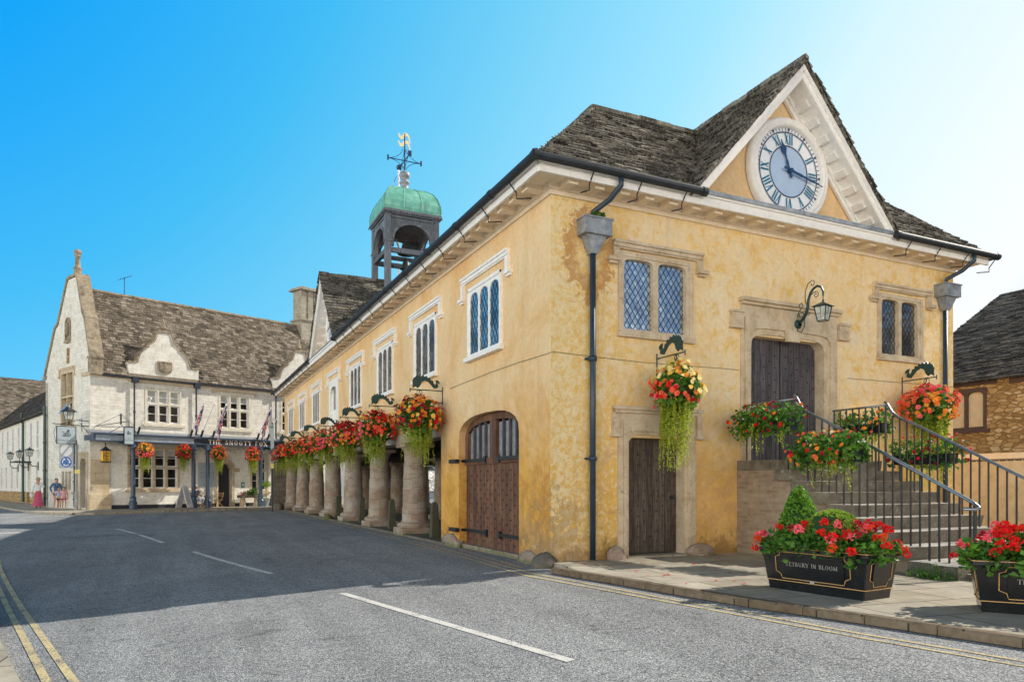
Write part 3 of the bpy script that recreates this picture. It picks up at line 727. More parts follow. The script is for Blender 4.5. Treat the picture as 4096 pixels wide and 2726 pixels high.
def front_window(x0, x1, z0, z1, lights, hx0, hx1, hz, hb, glass):
    m = MB(); L = [arch(a, b, z0+.1, z1-.26, .14, 10, 3.6) for a, b in lights]
    m.panel(rect(x0, x1, z0, z1), L, .03, -.1, FR)
    m.fbox(FR, x0-.02, x1+.02, z0-.06, z0+.05, .0, .09)
    # stepped jamb mouldings
    for e, c in ((.09, .05), ):
        m.panel(rect(x0+.0, x1-.0, z0+.06, z1), [rect(x0+e, x1-e, z0+.061, z1-e)], c, .031, FR)
    w = m.build('window', 'dressed_stone', hall)
    m = MB(); m.quad(*[FR(p, q, -.06) for p, q in ((x0+.05, z0+.05), (x1-.05, z0+.05), (x1-.05, z1-.1), (x0+.05, z1-.1))]); m.build('glass', glass, w, uv=False)
    m = MB()
    for a, b in lights: lead(m, FR, a, b, z0+.1, z1-.12, .125, .185, -.05, .0052)
    m.build('lead_lattice', 'black_iron', w, uv=False)
    hood(hx0, hx1, hz, hb, FR, w, 'dressed_stone', .12)
front_window(1.43, 3.19, 4.36, 5.92, [(1.56, 2.23), (2.35, 3.02)], 1.3, 3.42, 6.06, 5.78, 'sky_glass')
front_window(8.58, 10.15, 4.45, 5.95, [(8.72, 9.29), (9.4, 9.98)], 8.42, 10.42, 6.12, 5.84, 'dim_glass')

# --- upper door surround and door
def planks(m, f, x0, x1, z0, top, n, c0, c1, rg):
    w = (x1-x0)/n
    for i in range(n):
        a, b = x0+i*w+.004, x0+(i+1)*w-.004; t = top((a+b)/2); e = rg.uniform(-.004, .004)
        m.hexa([f(a, z0, c0), f(b, z0, c0), f(b, z0, c1+e), f(a, z0, c1+e), f(a, top(a), c0), f(b, top(b), c0), f(b, top(b), c1+e), f(a, top(a), c1+e)])
def studs(m, f, x0, x1, z0, top, dx, dz, c, r=.017):
    i = 0; x = x0+dx/2
    while x < x1:
        z = z0+(dz/2 if i % 2 else 0)+.08
        while z < top(x)-.06: m.disc(f, x, z, [(r, c), (r*.8, c+.012), (r*.3, c+.018)], 6); z += dz
        x += dx; i += 1
m = MB()
inn = arch(4.72, 6.84, 2.0, 4.28, .38, 16, 5)
so = [(4.45, 2.0), (4.72, 2.0)]+inn[2:][::-1]+[(6.84, 2.0), (7.25, 2.0), (7.25, 5.3), (4.45, 5.3)]
m.panel(so, [], .035, -.3, FR)
inn2 = arch(4.62, 7.0, 2.0, 4.42, .36, 16, 5)
so = [(4.53, 2.0), (4.62, 2.0)]+inn2[2:][::-1]+[(7.0, 2.0), (7.09, 2.0), (7.09, 4.98), (4.53, 4.98)]
m.panel(so, [], .075, .036, FR)
m.prism([(5.68, 4.55), (6.0, 4.55), (6.06, 5.2), (5.62, 5.2)], .13, .036, FR)
m.fbox(FR, 4.4, 7.3, 5.3, 5.37, .0, .16); m.fbox(FR, 4.43, 7.27, 5.24, 5.298, .036, .1)
for a, b in ((4.17, 4.44), (7.26, 7.56)):
    m.fbox(FR, a, b, 4.78, 5.04, 0, .1); m.fbox(FR, a-.02, b+.02, 5.04, 5.09, 0, .14); m.fbox(FR, a-.02, b+.02, 4.72, 4.778, 0, .12)
m.build('door_surround', 'dressed_stone', hall)
tp = lambda x: 4.28+.38*max(0, 1-abs((x-5.78)/1.07)**5)**(1/5)-.01
rg = random.Random(5)
d = MB(); planks(d, FR, 4.72, 6.84, 2.0, tp, 13, -.3, -.22, rg)
d.mi = 1; studs(d, FR, 4.74, 6.82, 2.0, tp, .162, .26, -.215); d.fbox(FR, 5.77, 5.79, 2.0, 4.6, -.215, -.205)
ud = d.build('door', ['wood_dark', 'black_iron'], hall, label='upper double door of studded blue-grey oak at the top of the steps')
# --- lower door
m = MB()
so = [(1.42, .12), (1.66, .12), (1.66, 2.32), (1.78, 2.45), (2.86, 2.45), (2.98, 2.32), (2.98, .12), (3.26, .12), (3.26, 2.9), (1.42, 2.9)]
m.panel(so, [], .035, -.3, FR)
so = [(1.53, .12), (1.6, .12), (1.6, 2.4), (1.75, 2.52), (2.9, 2.52), (3.04, 2.4), (3.04, .12), (3.12, .12), (3.12, 2.66), (1.53, 2.66)]
m.panel(so, [], .07, .036, FR)
m.fbox(FR, 1.3, 3.4, 2.92, 2.99, 0, .13); m.fbox(FR, 1.33, 3.37, 2.86, 2.918, .036, .09)
for a, b in ((1.29, 1.41), (3.27, 3.4)): m.fbox(FR, a, b, 2.46, 2.857, 0, .085); m.fbox(FR, a-.04, b+.04, 2.4, 2.458, 0, .12)
m.build('door_surround', 'dressed_stone', hall)
m = MB(); m.fbox(FR, 1.5, 3.1, .02, .14, -.32, .12); m.build('doorstep', 'paving', hall)
rg = random.Random(6); tp2 = lambda x: 2.44
d = MB(); planks(d, FR, 1.66, 2.98, .16, tp2, 9, -.3, -.22, rg); d.mi = 1; studs(d, FR, 1.68, 2.96, .2, tp2, .147, .2, -.215, .015); d.mi = 0; ld = d.build('door', ['wood_weathered', 'black_iron'], hall, label='lower single door of weathered studded oak planks')
d = MB(); d.disc(FR, 2.84, 1.25, [(.04, -.215), (.04, -.2), (.015, -.19), (.015, -.16), (.03, -.15), (.01, -.13)], 8); d.build('handle', 'black_iron', ld, uv=False)
# --- cart doors in the side
m = MB(); SL = lambda a, b, c: SD(a, b, c)
def tp3(x): return 2.56+.52*max(0, 1-abs((x-2.975)/1.645)**2.6)**(1/2.6)-.02
rg = random.Random(8)
d = MB()
for lo, hi in ((1.36, 2.97), (2.98, 4.6)):
    n = 8; w = (hi-lo)/n
    for i in range(n):
        a, b = lo+i*w+.004, lo+(i+1)*w-.004
        d.fbox(SD, a, b, .1, 1.98, -.26, -.19+rg.uniform(-.004, .004))
    edge = .16
    for a, b in ((lo, lo+edge), (hi-edge, hi)):
        d.hexa([SD(a, 1.99, -.26), SD(b, 1.99, -.26), SD(b, 1.99, -.16), SD(a, 1.99, -.16), SD(a, tp3(a), -.26), SD(b, tp3(b), -.26), SD(b, tp3(b), -.16), SD(a, tp3(a), -.16)])
    d.fbox(SD, lo, hi, 1.96, 2.1, -.262, -.15)
    n = 8; a0, a1 = lo+edge, hi-edge
    for i in range(n):
        a, b = a0+(a1-a0)*i/n, a0+(a1-a0)*(i+1)/n
        d.hexa([SD(a, tp3(a)-.14, -.26), SD(b, tp3(b)-.14, -.26), SD(b, tp3(b)-.14, -.16), SD(a, tp3(a)-.14, -.16), SD(a, tp3(a), -.26), SD(b, tp3(b), -.26), SD(b, tp3(b), -.16), SD(a, tp3(a), -.16)])

d.mi = 1; studs(d, SD, 1.4, 4.58, .15, lambda x: 1.95, .2, .21, -.187, .018)
cd = d.build('door', ['wood_brown', 'black_iron'], hall, label='arched double cart door of studded brown oak with barred lights')
d = MB(); d.quad(SD(1.5, 2.1, -.24), SD(4.5, 2.1, -.24), SD(4.5, 2.86, -.24), SD(1.5, 2.86, -.24)); d.build('glass', 'frosted_glass', cd, uv=False)
for a0, a1 in ((1.52, 2.81), (3.14, 4.44)):
    for k_ in (1, 2, 3): d = MB(); a = a0+(a1-a0)*k_/4; d.fbox(SD, a-.03, a+.03, 2.1, tp3(a)-.14, -.235, -.18); d.build('bar', 'wood_dark', cd)
for z in (.42, 2.06):
    for s in (0, 1):
        d = MB(); a0, a1 = (3.35, 4.6) if s else (1.36, 2.6)
        d.fbox(SD, a0, a1, z-.035, z+.035, -.18 if z < 1 else -.149, -.14 if z < 1 else -.12)
        e = a0 if s else a1
        d.fbox(SD, e-.05, e+.05, z-.08, z+.08, -.179 if z < 1 else -.148, -.138 if z < 1 else -.118)
        d.build('strap_hinge', 'black_iron', cd, uv=False)
    d = MB(); d.fbox(SD, 4.58, 5.05, z-.045, z+.045, .0, .1)
    d.tube([SD(4.6, z, -.14), SD(4.72, z, .06), SD(5.0, z, .06)], .035, 5)
    d.build('hinge_bracket', 'black_iron', cd, uv=False)
m = MB(); m.fbox(SD, 1.33, 4.62, -.1, .1, -.4, -.05); m.build('doorstep', 'column_stone', hall)

# --- cornice, soffit, modillions
m = MB(); mf = MB()
def cornice(f, a0, a1, p0, p1):
    m.fbox(f, a0-p0*.5, a1+p1*.5, 6.93, 6.97, -.2, .5)        # soffit
    mf.fbox(f, a0-p0*.52, a1+p1*.52, 6.86, 7.08, .501, .55)     # fascia
    mf.fbox(f, a0-p0*.55, a1+p1*.55, 7.02, 7.1, .551, .59)
    m.fbox(f, a0-p0*.045, a1+p1*.045, 6.74, 6.929, .0, .045)
    m.fbox(f, a0-p0*.09, a1+p1*.09, 6.82, 6.929, .046, .09)
    a = a0+.22
    while a < a1-.1:
        m.fbox(f, a-.09, a+.09, 6.835, 6.929, .091, .38); m.fbox(f, a-.1, a+.1, 6.815, 6.929, .381, .42); a += .55
cornice(FR, 0, WX, 1, 1)
m.fbox(SD, .202, LY, 6.931, 6.968, -.2, .498)
mf.fbox(SD, -.5, LY+.1, 6.86, 7.078, .501, .549); mf.fbox(SD, -.5, LY+.1, 7.02, 7.098, .551, .589)
m.fbox(SD, .0, LY, 6.74, 6.929, .0, .0445); m.fbox(SD, .0, LY, 6.82, 6.929, .0455, .0895)
a = .25
while a < LY-.1: m.fbox(SD, a-.09, a+.09, 6.835, 6.929, .091, .38); m.fbox(SD, a-.1, a+.1, 6.815, 6.929, .381, .42); a += .55
mf.build('fascia', 'white_paint', hall)
m.build('cornice', 'cream_paint', hall)
m = MB(); m.fbox(FR, 2.7, 8.5, 7.101, 7.14, .0, .62); m.fbox(FR, 2.7, 8.5, 7.06, 7.1, .592, .62); m.build('lead_flashing', 'lead_sheet', hall); m = MB(); m.fbox(SD, 16.2, 22., 7.1, 7.14, .0, .62)
m.build('lead_flashing', 'lead_sheet', hall)

# --- gables : raking boards, soffits, modillions
def gable(f, cx, hw, zb, za, name):
    g = thing
    m = MB()
    for s in (-1, 1):
        p0 = Vector((cx+s*hw, zb)); p1 = Vector((cx, za)); d = (p1-p0); L = d.length; d.normalize(); n = Vector((-d.y, d.x))*(1 if s == 1 else -1)
        if n.y > 0: n = -n
        def q(t, e): v = p0+d*t+n*e; return v.x, v.y
        def bar(e0, e1, c0, c1, t0=0, t1=None):
            t1 = L if t1 is None else t1
            x = lambda e: -e*(n.dot(Vector((0, -1)))) if False else 0
            # mitre the top on the centre line
            def top(e): v = p0+d*t1+n*e; k = (cx-v.x)/d.x if t1 == L else 0; return t1+k
            def bot(e): v = p0+d*t0+n*e; k = (zb-v.y)/d.y if t0 == 0 else 0; return t0+k
            A = [q(bot(e0), e0), q(top(e0), e0), q(top(e1), e1), q(bot(e1), e1)]
            P = [f(a, b, c0) for a, b in A]+[f(a, b, c1) for a, b in A]
            m.add(P, [(0, 1, 2, 3), (7, 6, 5, 4), (0, 4, 5, 1), (1, 5, 6, 2), (2, 6, 7, 3), (3, 7, 4, 0)])
        bar(0.02, .21, .5, .56); bar(.02, .1, .561, .6)
        bar(.15, .18, .0, .499)
        bar(.182, .33, .0, .06); bar(.182, .26, .061, .1)
        t = .5
        while t < L-.55:
            bar(.181, .24, .101, .4, t, t+.16); t += .42
    return m.build(name, 'white_paint', hall)
gable(FR, 5.62, 2.86, 7.1, 10.22, 'bargeboard'); gable(SD, 19.1, 2.86, 7.1, 10.22, 'bargeboard')

# --- clocks
def clock(f, cx, cz):
    m = MB(); m.disc(f, cx, cz, [(1.14, 0), (1.14, .08), (1.1, .14), (1.06, .15), (1.03, .12), (.99, .17), (.96, .17), (.93, .12), (.92, .06)], 72, False)
    o = m.build('clock', 'white_paint', hall, smooth=True)
    m = MB(); m.disc(f, cx, cz, [(.93, .06)], 64); m.quad(*[f(cx+.87*math.cos(2*pi*i/64), cz+.87*math.sin(2*pi*i/64), .061) for i in range(64)]) if False else None
    m.build('dial', 'dial_white', o, uv=False)
    m = MB(); m.disc(f, cx, cz, [(.54, .064)], 48); m.build('dial_centre', 'dial_blue', o, uv=False)
    m = MB()
    for r in (.54, .83): m.disc(f, cx, cz, [(r-.012, .075), (r+.012, .075)], 64, False)
    def rad(t, r0, r1, w0, w1, off=0, c=.076, sk=0):
        # t clockwise from 12
        ex = Vector((math.sin(t), math.cos(t))); et = Vector((math.cos(t), -math.sin(t)))
        P = [ex*r0+et*(off-w0), ex*r0+et*(off+w0), ex*r1+et*(off+sk+w1), ex*r1+et*(off+sk-w1)]
        m.quad(*[f(cx+p.x, cz+p.y, c) for p in P])
    for i in range(60):
        t = 2*pi*i/60
        if i % 5: rad(t, .855, .915, .009, .009)
        else: rad(t, .845, .92, .004, .035)
    m2 = m; m2.build('minute_track', 'navy_paint', o, uv=False)
    def glyph(t, s):
        nonlocal m; m = MB()
        W = {'I': .062, 'V': .125, 'X': .125}; tot = sum(W[c] for c in s); x = -tot/2
        for c in s:
            w = W[c]; mid = x+w/2
            # numerals stand with their feet towards the centre
            if c == 'I': rad(t, .575, .8, .018, .018, mid)
            elif c == 'V': rad(t, .575, .8, .018, .02, mid, sk=-.042); rad(t, .575, .8, .006, .008, mid, sk=.042)
            else: rad(t, .575, .8, .02, .02, mid+.042, sk=-.084); rad(t, .575, .8, .007, .007, mid-.042, sk=.084)
            x += w
        m.build('numeral', 'teal_paint', o, uv=False)
    for i, s in enumerate(('XII', 'I', 'II', 'III', 'IIII', 'V', 'VI', 'VII', 'VIII', 'IX', 'X', 'XI')): glyph(2*pi*i/12, s)
    def hand(name, t, prof, c):
        m = MB(); ex = Vector((math.sin(t), math.cos(t))); et = Vector((math.cos(t), -math.sin(t)))
        L = [ex*r+et*w for r, w in prof]+[ex*r-et*w for r, w in prof[::-1]]
        m.prism([(cx+p.x, cz+p.y) for p in L], c, c+.015, f); m.disc(f, cx, cz, [(.05, c-.02), (.05, c+.03)], 12)
        m.build(name, 'hand_blue', o, uv=False)
    hand('hour_hand', R(338.5), [(-.14, .02), (-.1, .04), (-.06, .015), (.0, .03), (.1, .02), (.2, .028), (.26, .014), (.36, .022), (.42, .05), (.47, .075), (.52, .06), (.58, .02), (.68, .004)], .1)
    hand('minute_hand', R(101.5), [(-.2, .02), (-.16, .035), (-.12, .015), (.0, .035), (.12, .024), (.3, .03), (.36, .018), (.6, .026), (.7, .012), (.97, .004)], .14)
clock(FR, 5.74, 8.19); clock(SD, 19.1, 8.27)

# --- roof
m = MB()
E = -.6; r0, r1 = 2.35, 9.0; zr = 9.9; ze = 7.08; X1 = 11.95; Y1 = 34.6; yb = 32.2
m.quad((E, E, ze), (2.76, E, ze), (5.2, r0, zr), (r0, r0, zr)); m.quad((8.48, E, ze), (X1, E, ze), (r1, r0, zr), (6.05, r0, zr))
m.quad((E, 16.24, ze), (E, E, ze), (r0, r0, zr), (r0, 18.68, zr)); m.quad((E, Y1, ze), (E, 21.96, ze), (r0, 19.52, zr), (r0, 31.6, zr))
m.quad((X1, E, ze), (X1, Y1, ze), (r1, 31.6, zr), (r1, r0, zr))
m.quad((X1, Y1, ze), (E, Y1, ze), (r0, 31.6, zr), (r1, 31.6, zr))
i0, i1, zi = 4.4, 6.95, 7.9
m.quad((r0, r0, zr), (r1, r0, zr), (i1, 4.4, zi), (i0, 4.4, zi)); m.quad((r0, 31.6, zr), (r0, r0, zr), (i0, 4.4, zi), (i0, 29.6, zi))
m.quad((r1, r0, zr), (r1, 31.6, zr), (i1, 29.6, zi), (i1, 4.4, zi)); m.quad((r1, 31.6, zr), (r0, 31.6, zr), (i0, 29.6, zi), (i1, 29.6, zi)); m.quad((i0, 4.4, zi), (i1, 4.4, zi), (i1, 29.6, zi), (i0, 29.6, zi))
# gable roofs
gx, gz, gs = 5.62, 10.27, 1.11
for s in (-1, 1):
    b = gx+s*2.9
    m.quad((b, E-.02, gz-2.9*gs), (gx, E-.02, gz), (gx, 4.3, gz), (gx+s*.9, 4.3, gz-.9*gs), (gx+s*.45, r0, gz-.45*gs-.1))
    b = 19.1+s*2.9
    m.quad((E-.02, b, gz-2.9*gs), (E-.02, 19.1, gz), (4.3, 19.1, gz), (4.3, 19.1+s*.9, gz-.9*gs), (r0, 19.1+s*.45, gz-.45*gs-.1))
rf = m.build('roof', 'grey_tiles', hall)
rg = random.Random(11)
m = MB()
sl = math.hypot(2.95, zr-ze)        # slope length
k_ = sl/2.95
W = X1-E
vx = lambda x: x-E
front_poly = [(0, 0), (W, 0), (W-2.95, sl), (2.95, sl)]
def skipf(a, b):
    x = a+E; y = E+b/k_; hw = 2.86-(y-E)*.84
    return abs(x-gx) < hw
tiles(m, (E, E, ze), (1, 0, 0), (0, 2.95, zr-ze), front_poly, .17, .25, .036, skipf, rg)
gl = math.hypot(2.9, 2.9*gs)
# gable slopes: a along y (inwards), b up
for s in (-1, 1):
    O = (gx+s*2.93, E-.06, gz-2.93*gs)
    poly = [(0, 0), (3.1, gl*.9), (4.4, gl*1.005), (0, gl*1.005)]
    tiles(m, O, (0, 1, 0), (-s, 0, gs), poly, .18, .26, .04, None, rg)
    O = (E-.06, 19.1+s*2.93, gz-2.93*gs)
    poly = [(0, 0), (3.1, gl*.9), (4.4, gl*1.005), (0, gl*1.005)]
    tiles(m, O, (1, 0, 0), (0, -s, gs), poly, .18, .28, .04, None, rg)
def skips(a, b):
    y = a+E; x = E+b/k_; return abs(y-19.1) < 2.86-(x-E)*.84
tiles(m, (E, E, ze), (0, 1, 0), (2.95, 0, zr-ze), [(0, 0), (35.2, 0), (32.25, sl), (2.95, sl)], .22, .36, .035, skips, rg)
m.build('roof_tiles', 'hall_tiles', rf, uv=False)
m = MB()
for nm, p, q, r_, s_ in (('hip_tiles', (E+.05, E+.05, ze+.03), (r0, r0, zr+.02), .035, .16), ('ridge_tiles', (r0, r0, zr+.05), (5.3, r0, zr+.06), .09, .4), ('ridge_tiles', (5.9, r0, zr+.05), (r1, r0, zr+.06), .09, .4),
    ('hip_tiles', (X1-.05, E+.05, ze+.03), (r1, r0, zr+.02), .035, .16), ('ridge_tiles', (gx, E-.05, gz+.03), (gx, 4.2, gz+.03), .09, .4), ('ridge_tiles', (E-.05, 19.1, gz+.03), (4.2, 19.1, gz+.03), .09, .4), ('ridge_tiles', (r0, r0, zr+.04), (r0, 31.6, zr+.04), .09, .5)):
    m = MB(); ridge_caps(m, p, q, r_, s_, rg); m.build(nm, 'hall_tiles', rf, uv=False)

for f, cx in ((FR, gx), (SD, 19.1)):
    m = MB()   # stone verge edge of the gable
    for s in (-1, 1):
        t = 0
        while t < gl-.05:
            h = rg.uniform(.12, .2); a = cx+s*(2.92-t/gl*2.9); z = gz-2.92*gs+t/gl*2.9*gs; a2 = cx+s*(2.92-(t+h)/gl*2.9); z2 = gz-2.92*gs+(t+h)/gl*2.9*gs
            e = rg.uniform(.0, .045); m.hexa([f(a, z-.06, .4), f(a, z-.06, .62+e), f(a2, z2-.06, .62+e), f(a2, z2-.06, .4), f(a, z+.03+e, .4), f(a, z+.03+e, .62+e), f(a2, z2+.02, .62+e), f(a2, z2+.02, .4)]); t += h
    m.build('verge_tiles', 'hall_tiles', rf, uv=False)

# --- gutters
def gutter(m, p0, p1):
    p0 = Vector(p0); p1 = Vector(p1); m.tube([p0, p1], .075, 10)
    L = (p1-p0).length; n = max(1, int(L/1.85)); d = (p1-p0)/n
    for i in range(n+1): q = p0+d*i; m.tube([q-d.normalized()*.05, q+d.normalized()*.05], .088, 10)
def brk(m, f, a, lo=0):
    m.tube([f(a, 7.02, .62), f(a, 6.87, .56), f(a, 6.8, .43), f(a+.02, 6.9, .15)], .012, 5) if lo else m.tube([f(a, 7.0, .66), f(a, 6.82, .5), f(a, 6.72, .5), f(a, 6.78, .2)], .013, 5)
m = MB(); g = .66
gutter(m, (-g, -g, 7.06), (2.95, -g, 7.06)); a = .5
while a < 2.9: brk(m, FR, a); a += 1.02
m.build('gutter', 'gutter_black', hall, uv=False)
m = MB(); gutter(m, (8.4, -g, 7.06), (WX+g, -g, 7.06)); a = 8.9
while a < 12: brk(m, FR, a); a += 1.02
m.tube([(WX+g, -g, 7.06), (WX+g, 2, 7.06)], .062, 10)
m.build('gutter', 'gutter_black', hall, uv=False)
m = MB(); gutter(m, (-g, -g, 7.06), (-g, 16.2, 7.06)); gutter(m, (-g, 22., 7.06), (-g, LY+.6, 7.06)); a = .4
while a < LY:
    if not 16.2 < a < 22: brk(m, SD, a)
    a += 1.3
m.build('gutter', 'gutter_black', hall, uv=False)
def downpipe(x, weeds):
    m = MB(); m.tube([FR(x+.26, 7.02, .64), FR(x+.26, 6.86, .64), FR(x+.16, 6.66, .42), FR(x-.02, 6.5, .14), FR(x-.02, 6.38, .13)], .05, 10)
    m.tube([FR(x, 6.0, .1), FR(x, .12, .1)], .055, 12)
    for z in (5.88, 3.82, 1.98): m.tube([FR(x, z-.05, .1), FR(x, z+.05, .1)], .075, 12); m.fbox(FR, x-.12, x+.12, z-.02, z+.02, .0, .06)
    p = m.build('downpipe', 'pipe_blue', hall, smooth=True)
    m = MB(); a = x-.28; b = x+.3
    m.fbox(FR, a, b, 6.06, 6.34, .0, .3); m.fbox(FR, a-.02, b+.02, 6.341, 6.37, .0, .32)
    T = [FR(x-.2, 6.059, .02), FR(x+.22, 6.059, .02), FR(x+.22, 6.059, .24), FR(x-.2, 6.059, .24)]; Bq = [FR(x-.07, 5.74, .03), FR(x+.07, 5.74, .03), FR(x+.07, 5.74, .17), FR(x-.07, 5.74, .17)]
    m.hexa(Bq+T); m.build('hopper', 'lead_sheet', p)
    if weeds:
        m = MB(); rg = random.Random(2); leaf_ball(m, FR(x+.05, 6.43, .18), (.14, .12, .08), 90, .06, rg); m.build('weeds', 'leaf_green', p, uv=False)
downpipe(.82, True); downpipe(10.9, False)
m = MB(); m.tube([SD(a*1.3, 3.88+.03*math.sin(a), .012) for a in range(0, 5)][::-1]+[FR(.0, 3.9, .012)]+[FR(a, 3.86+.012*math.sin(a*2), .012) for a in (1, 2, 3, 4, 4.4)], .005, 4)
m.build('cable', 'shed_brown', hall, uv=False); m = MB()
m.tube([FR(7.6, 3.9, .012), FR(11.3, 3.92, .012)], .005, 4)
m.build('cable', 'shed_brown', hall, uv=False)

# --- cupola
cx, cy, hw = 3.05, 19.1, 1.06
m = MB()
for sx in (-1, 1):
    for sy in (-1, 1): m.box(cx+sx*hw-.12, cx+sx*hw+.12, cy+sy*hw-.12, cy+sy*hw+.12, 8.6, 12.86); m.box(cx+sx*hw-.15, cx+sx*hw+.15, cy+sy*hw-.15, cy+sy*hw+.15, 11.7, 11.76)
def cf(i):
    return [lambda a, b, c: (cx+a, cy-hw-c, b), lambda a, b, c: (cx-hw-c, cy-a, b), lambda a, b, c: (cx-a, cy+hw+c, b), lambda a, b, c: (cx+hw+c, cy+a, b)][i]
for i in range(4):
    f = cf(i); A = arch(-.8, .8, 11.75, 11.85, .66, 14)
    m.panel([(-1.0, 11.55), (-.8, 11.55)]+A[2:][::-1]+[(.8, 11.55), (1.0, 11.55), (1.0, 12.85), (-1.0, 12.85)], [], .08, -.08, f)
    A2_ = arch(-.8, .8, 11.7, 11.85, .66, 14)[2:]; A3 = arch(-.9, .9, 11.7, 11.85, .76, 14)[2:]
    n = len(A2_)
    for j in range(n-1): m.quad(f(*A2_[j], .11), f(*A2_[j+1], .11), f(*A3[j+1], .11), f(*A3[j], .11)); m.quad(f(*A3[j], .11), f(*A3[j+1], .11), f(*A3[j+1], .08), f(*A3[j], .08))
    m.fbox(f, -.98, .98, 12.72, 12.78, .081, .12)
    m.fbox(f, -1.0, 1.0, 11.28, 11.48, -.07, .07)
m.box(cx-hw-.16, cx+hw+.16, cy-hw-.16, cy+hw+.16, 12.86, 12.96); m.box(cx-hw-.21, cx+hw+.21, cy-hw-.21, cy+hw+.21, 12.96, 13.05)
for sx in (-1.28, 1.28):
    for j in range(26): m.box(cx+sx-.02, cx+sx+.02, cy-1.25+j*.1, cy-1.2+j*.1, 12.9, 12.95)
for j in range(26): m.box(cx-1.25+j*.1, cx-1.2+j*.1, cy-1.3, cy-1.26, 12.9, 12.95)
m.box(cx-hw, cx+hw, cy-.08, cy+.08, 11.3, 11.45)
cup = m.build('cupola', 'wood_grey', hall)
m = MB()
prof = [(1.22, 13.05), (1.25, 13.2), (1.23, 13.45), (1.14, 13.75), (.98, 14.02), (.72, 14.22), (.4, 14.33), (.06, 14.38)]
P = []; F = []
for w, z in prof: P += [(cx-w, cy-w, z), (cx+w, cy-w, z), (cx+w, cy+w, z), (cx-w, cy+w, z)]
n = len(prof)
# subdivide faces along sheets with standing seams
for i in range(n-1):
    for j in range(4): F.append((i*4+j, i*4+(j+1) % 4, (i+1)*4+(j+1) % 4, (i+1)*4+j))
m.add(P, F)
for t in (-1, -.33, .33, 1):
    for j in range(4):
        path = []
        for w, z in prof:
            a, b = [(t, -1), (1, t), (-t, 1), (-1, -t)][j]; path.append((cx+a*w, cy+b*w, z))
        m.tube(path, .02, 5)
m.build('dome', 'copper_green', cup)
m = MB(); m.lathe([(.3, 14.36), (.24, 14.42), (.17, 14.5), (.16, 14.66), (.23, 14.72), (.23, 14.76), (.15, 14.82), (.13, 14.88), (.21, 14.96), (.24, 15.06), (.21, 15.17), (.1, 15.25), (.02, 15.28)], cx, cy, 20)
m.build('finial', 'lead_sheet', cup, smooth=True)
m = MB(); m.tube([(cx, cy, 15.2), (cx, cy, 16.9)], .03, 8); arm = .75
for dx, dy in ((1, 0), (0, 1)):
    m.tube([(cx-arm*dx, cy-arm*dy, 15.72), (cx+arm*dx, cy+arm*dy, 15.72)], .022, 6)
    for s in (-1, 1):
        m.tube([(cx+s*dx*(.08+.66*t**1.6), cy+s*dy*(.08+.66*t**1.6), 15.72+.5*(1-t)**1.5) for t in (0, .2, .4, .6, .8, 1)], .012, 5)
        m.tube([(cx+s*dx*(.06+.62*t**1.6), cy+s*dy*(.06+.62*t**1.6), 15.72-.4*(1-t)**1.5) for t in (0, .2, .4, .6, .8, 1)], .012, 5)
        m.box(cx+s*dx*arm-.03-.04*dy, cx+s*dx*arm+.03+.04*dy, cy+s*dy*arm-.03, cy+s*dy*arm+.03, 15.62, 15.84)
m.build('vane_arms', 'navy_paint', cup, uv=False)
m = MB(); vf = lambda a, b, c: (cx+a*.62-c*.4, cy-a*.3-c*.9, b)
for z in (16.35, 16.68):
    top = [(-.42, .28), (-.38, .14), (-.3, .02), (-.18, -.04), (-.05, 0), (.06, .12), (.18, .1), (.25, -.02), (.3, -.2), (.33, -.26), (.36, -.08), (.3, .12), (.2, .24), (.05, .3), (-.08, .25), (-.16, .16), (-.24, .14), (-.3, .2), (-.34, .28)]
    m.prism([(a, z+b*.9) for a, b in top], -.015, .015, vf)
m.build('vane_dolphins', 'gilt', cup, uv=False)
def bell(x, y, z, s, name='bell'):
    m = MB(); m.lathe([(.02*s, z), (.12*s, z-.02*s), (.17*s, z-.1*s), (.2*s, z-.25*s), (.27*s, z-.36*s), (.34*s, z-.42*s), (.3*s, z-.42*s), (.2*s, z-.3*s)], x, y, 18); m.box(x-.05, x+.05, y-.05, y+.05, z, z+.12); m.build(name, 'bell_bronze', cup, smooth=True)
bell(cx+.0, cy-.2, 11.26, .85); bell(cx-.75, cy-.1, 11.26, .7); bell(cx+.1, cy, 12.15, 1.25)
m = MB(); m.tube([(cx+.1+.62*math.cos(t*pi/12), cy-.5, 12.05+.62*math.sin(t*pi/12)) for t in range(12, 25)], .03, 6); m.build('bell_wheel', 'wood_grey', cup)
m = MB(); f = cf(2)
for i in range(17): m.tube([cf(0)(-.8+i*.1, 11.85, 0), cf(0)(-.8+i*.1, 11.85+.66*math.sqrt(max(0, 1-((-.8+i*.1)/.8)**2)), 0)], .006, 3)
for i in range(7):
    w = .8*math.sqrt(max(0, 1-(i*.1/.66)**2)); m.tube([cf(0)(-w, 11.85+i*.1, 0), cf(0)(w, 11.85+i*.1, 0)], .006, 3); m.tube([cf(1)(-w, 11.85+i*.1, 0), cf(1)(w, 11.85+i*.1, 0)], .006, 3)
m.build('bird_mesh', 'rusty_mesh', cup, uv=False)

fp = thing('flagpole', 'white pole with union flag hanging limp behind the cupola', 'flagpole', (3.55, 21.7, 8))
m = MB(); m.tube([(3.55, 21.7, 8), (3.55, 21.7, 16.45)], .05, 8); m.build('pole', 'white_gloss', fp)
m = MB(); m.ball((3.55, 21.7, 16.55), .12); m.build('finial', 'bell_bronze', fp, smooth=True)
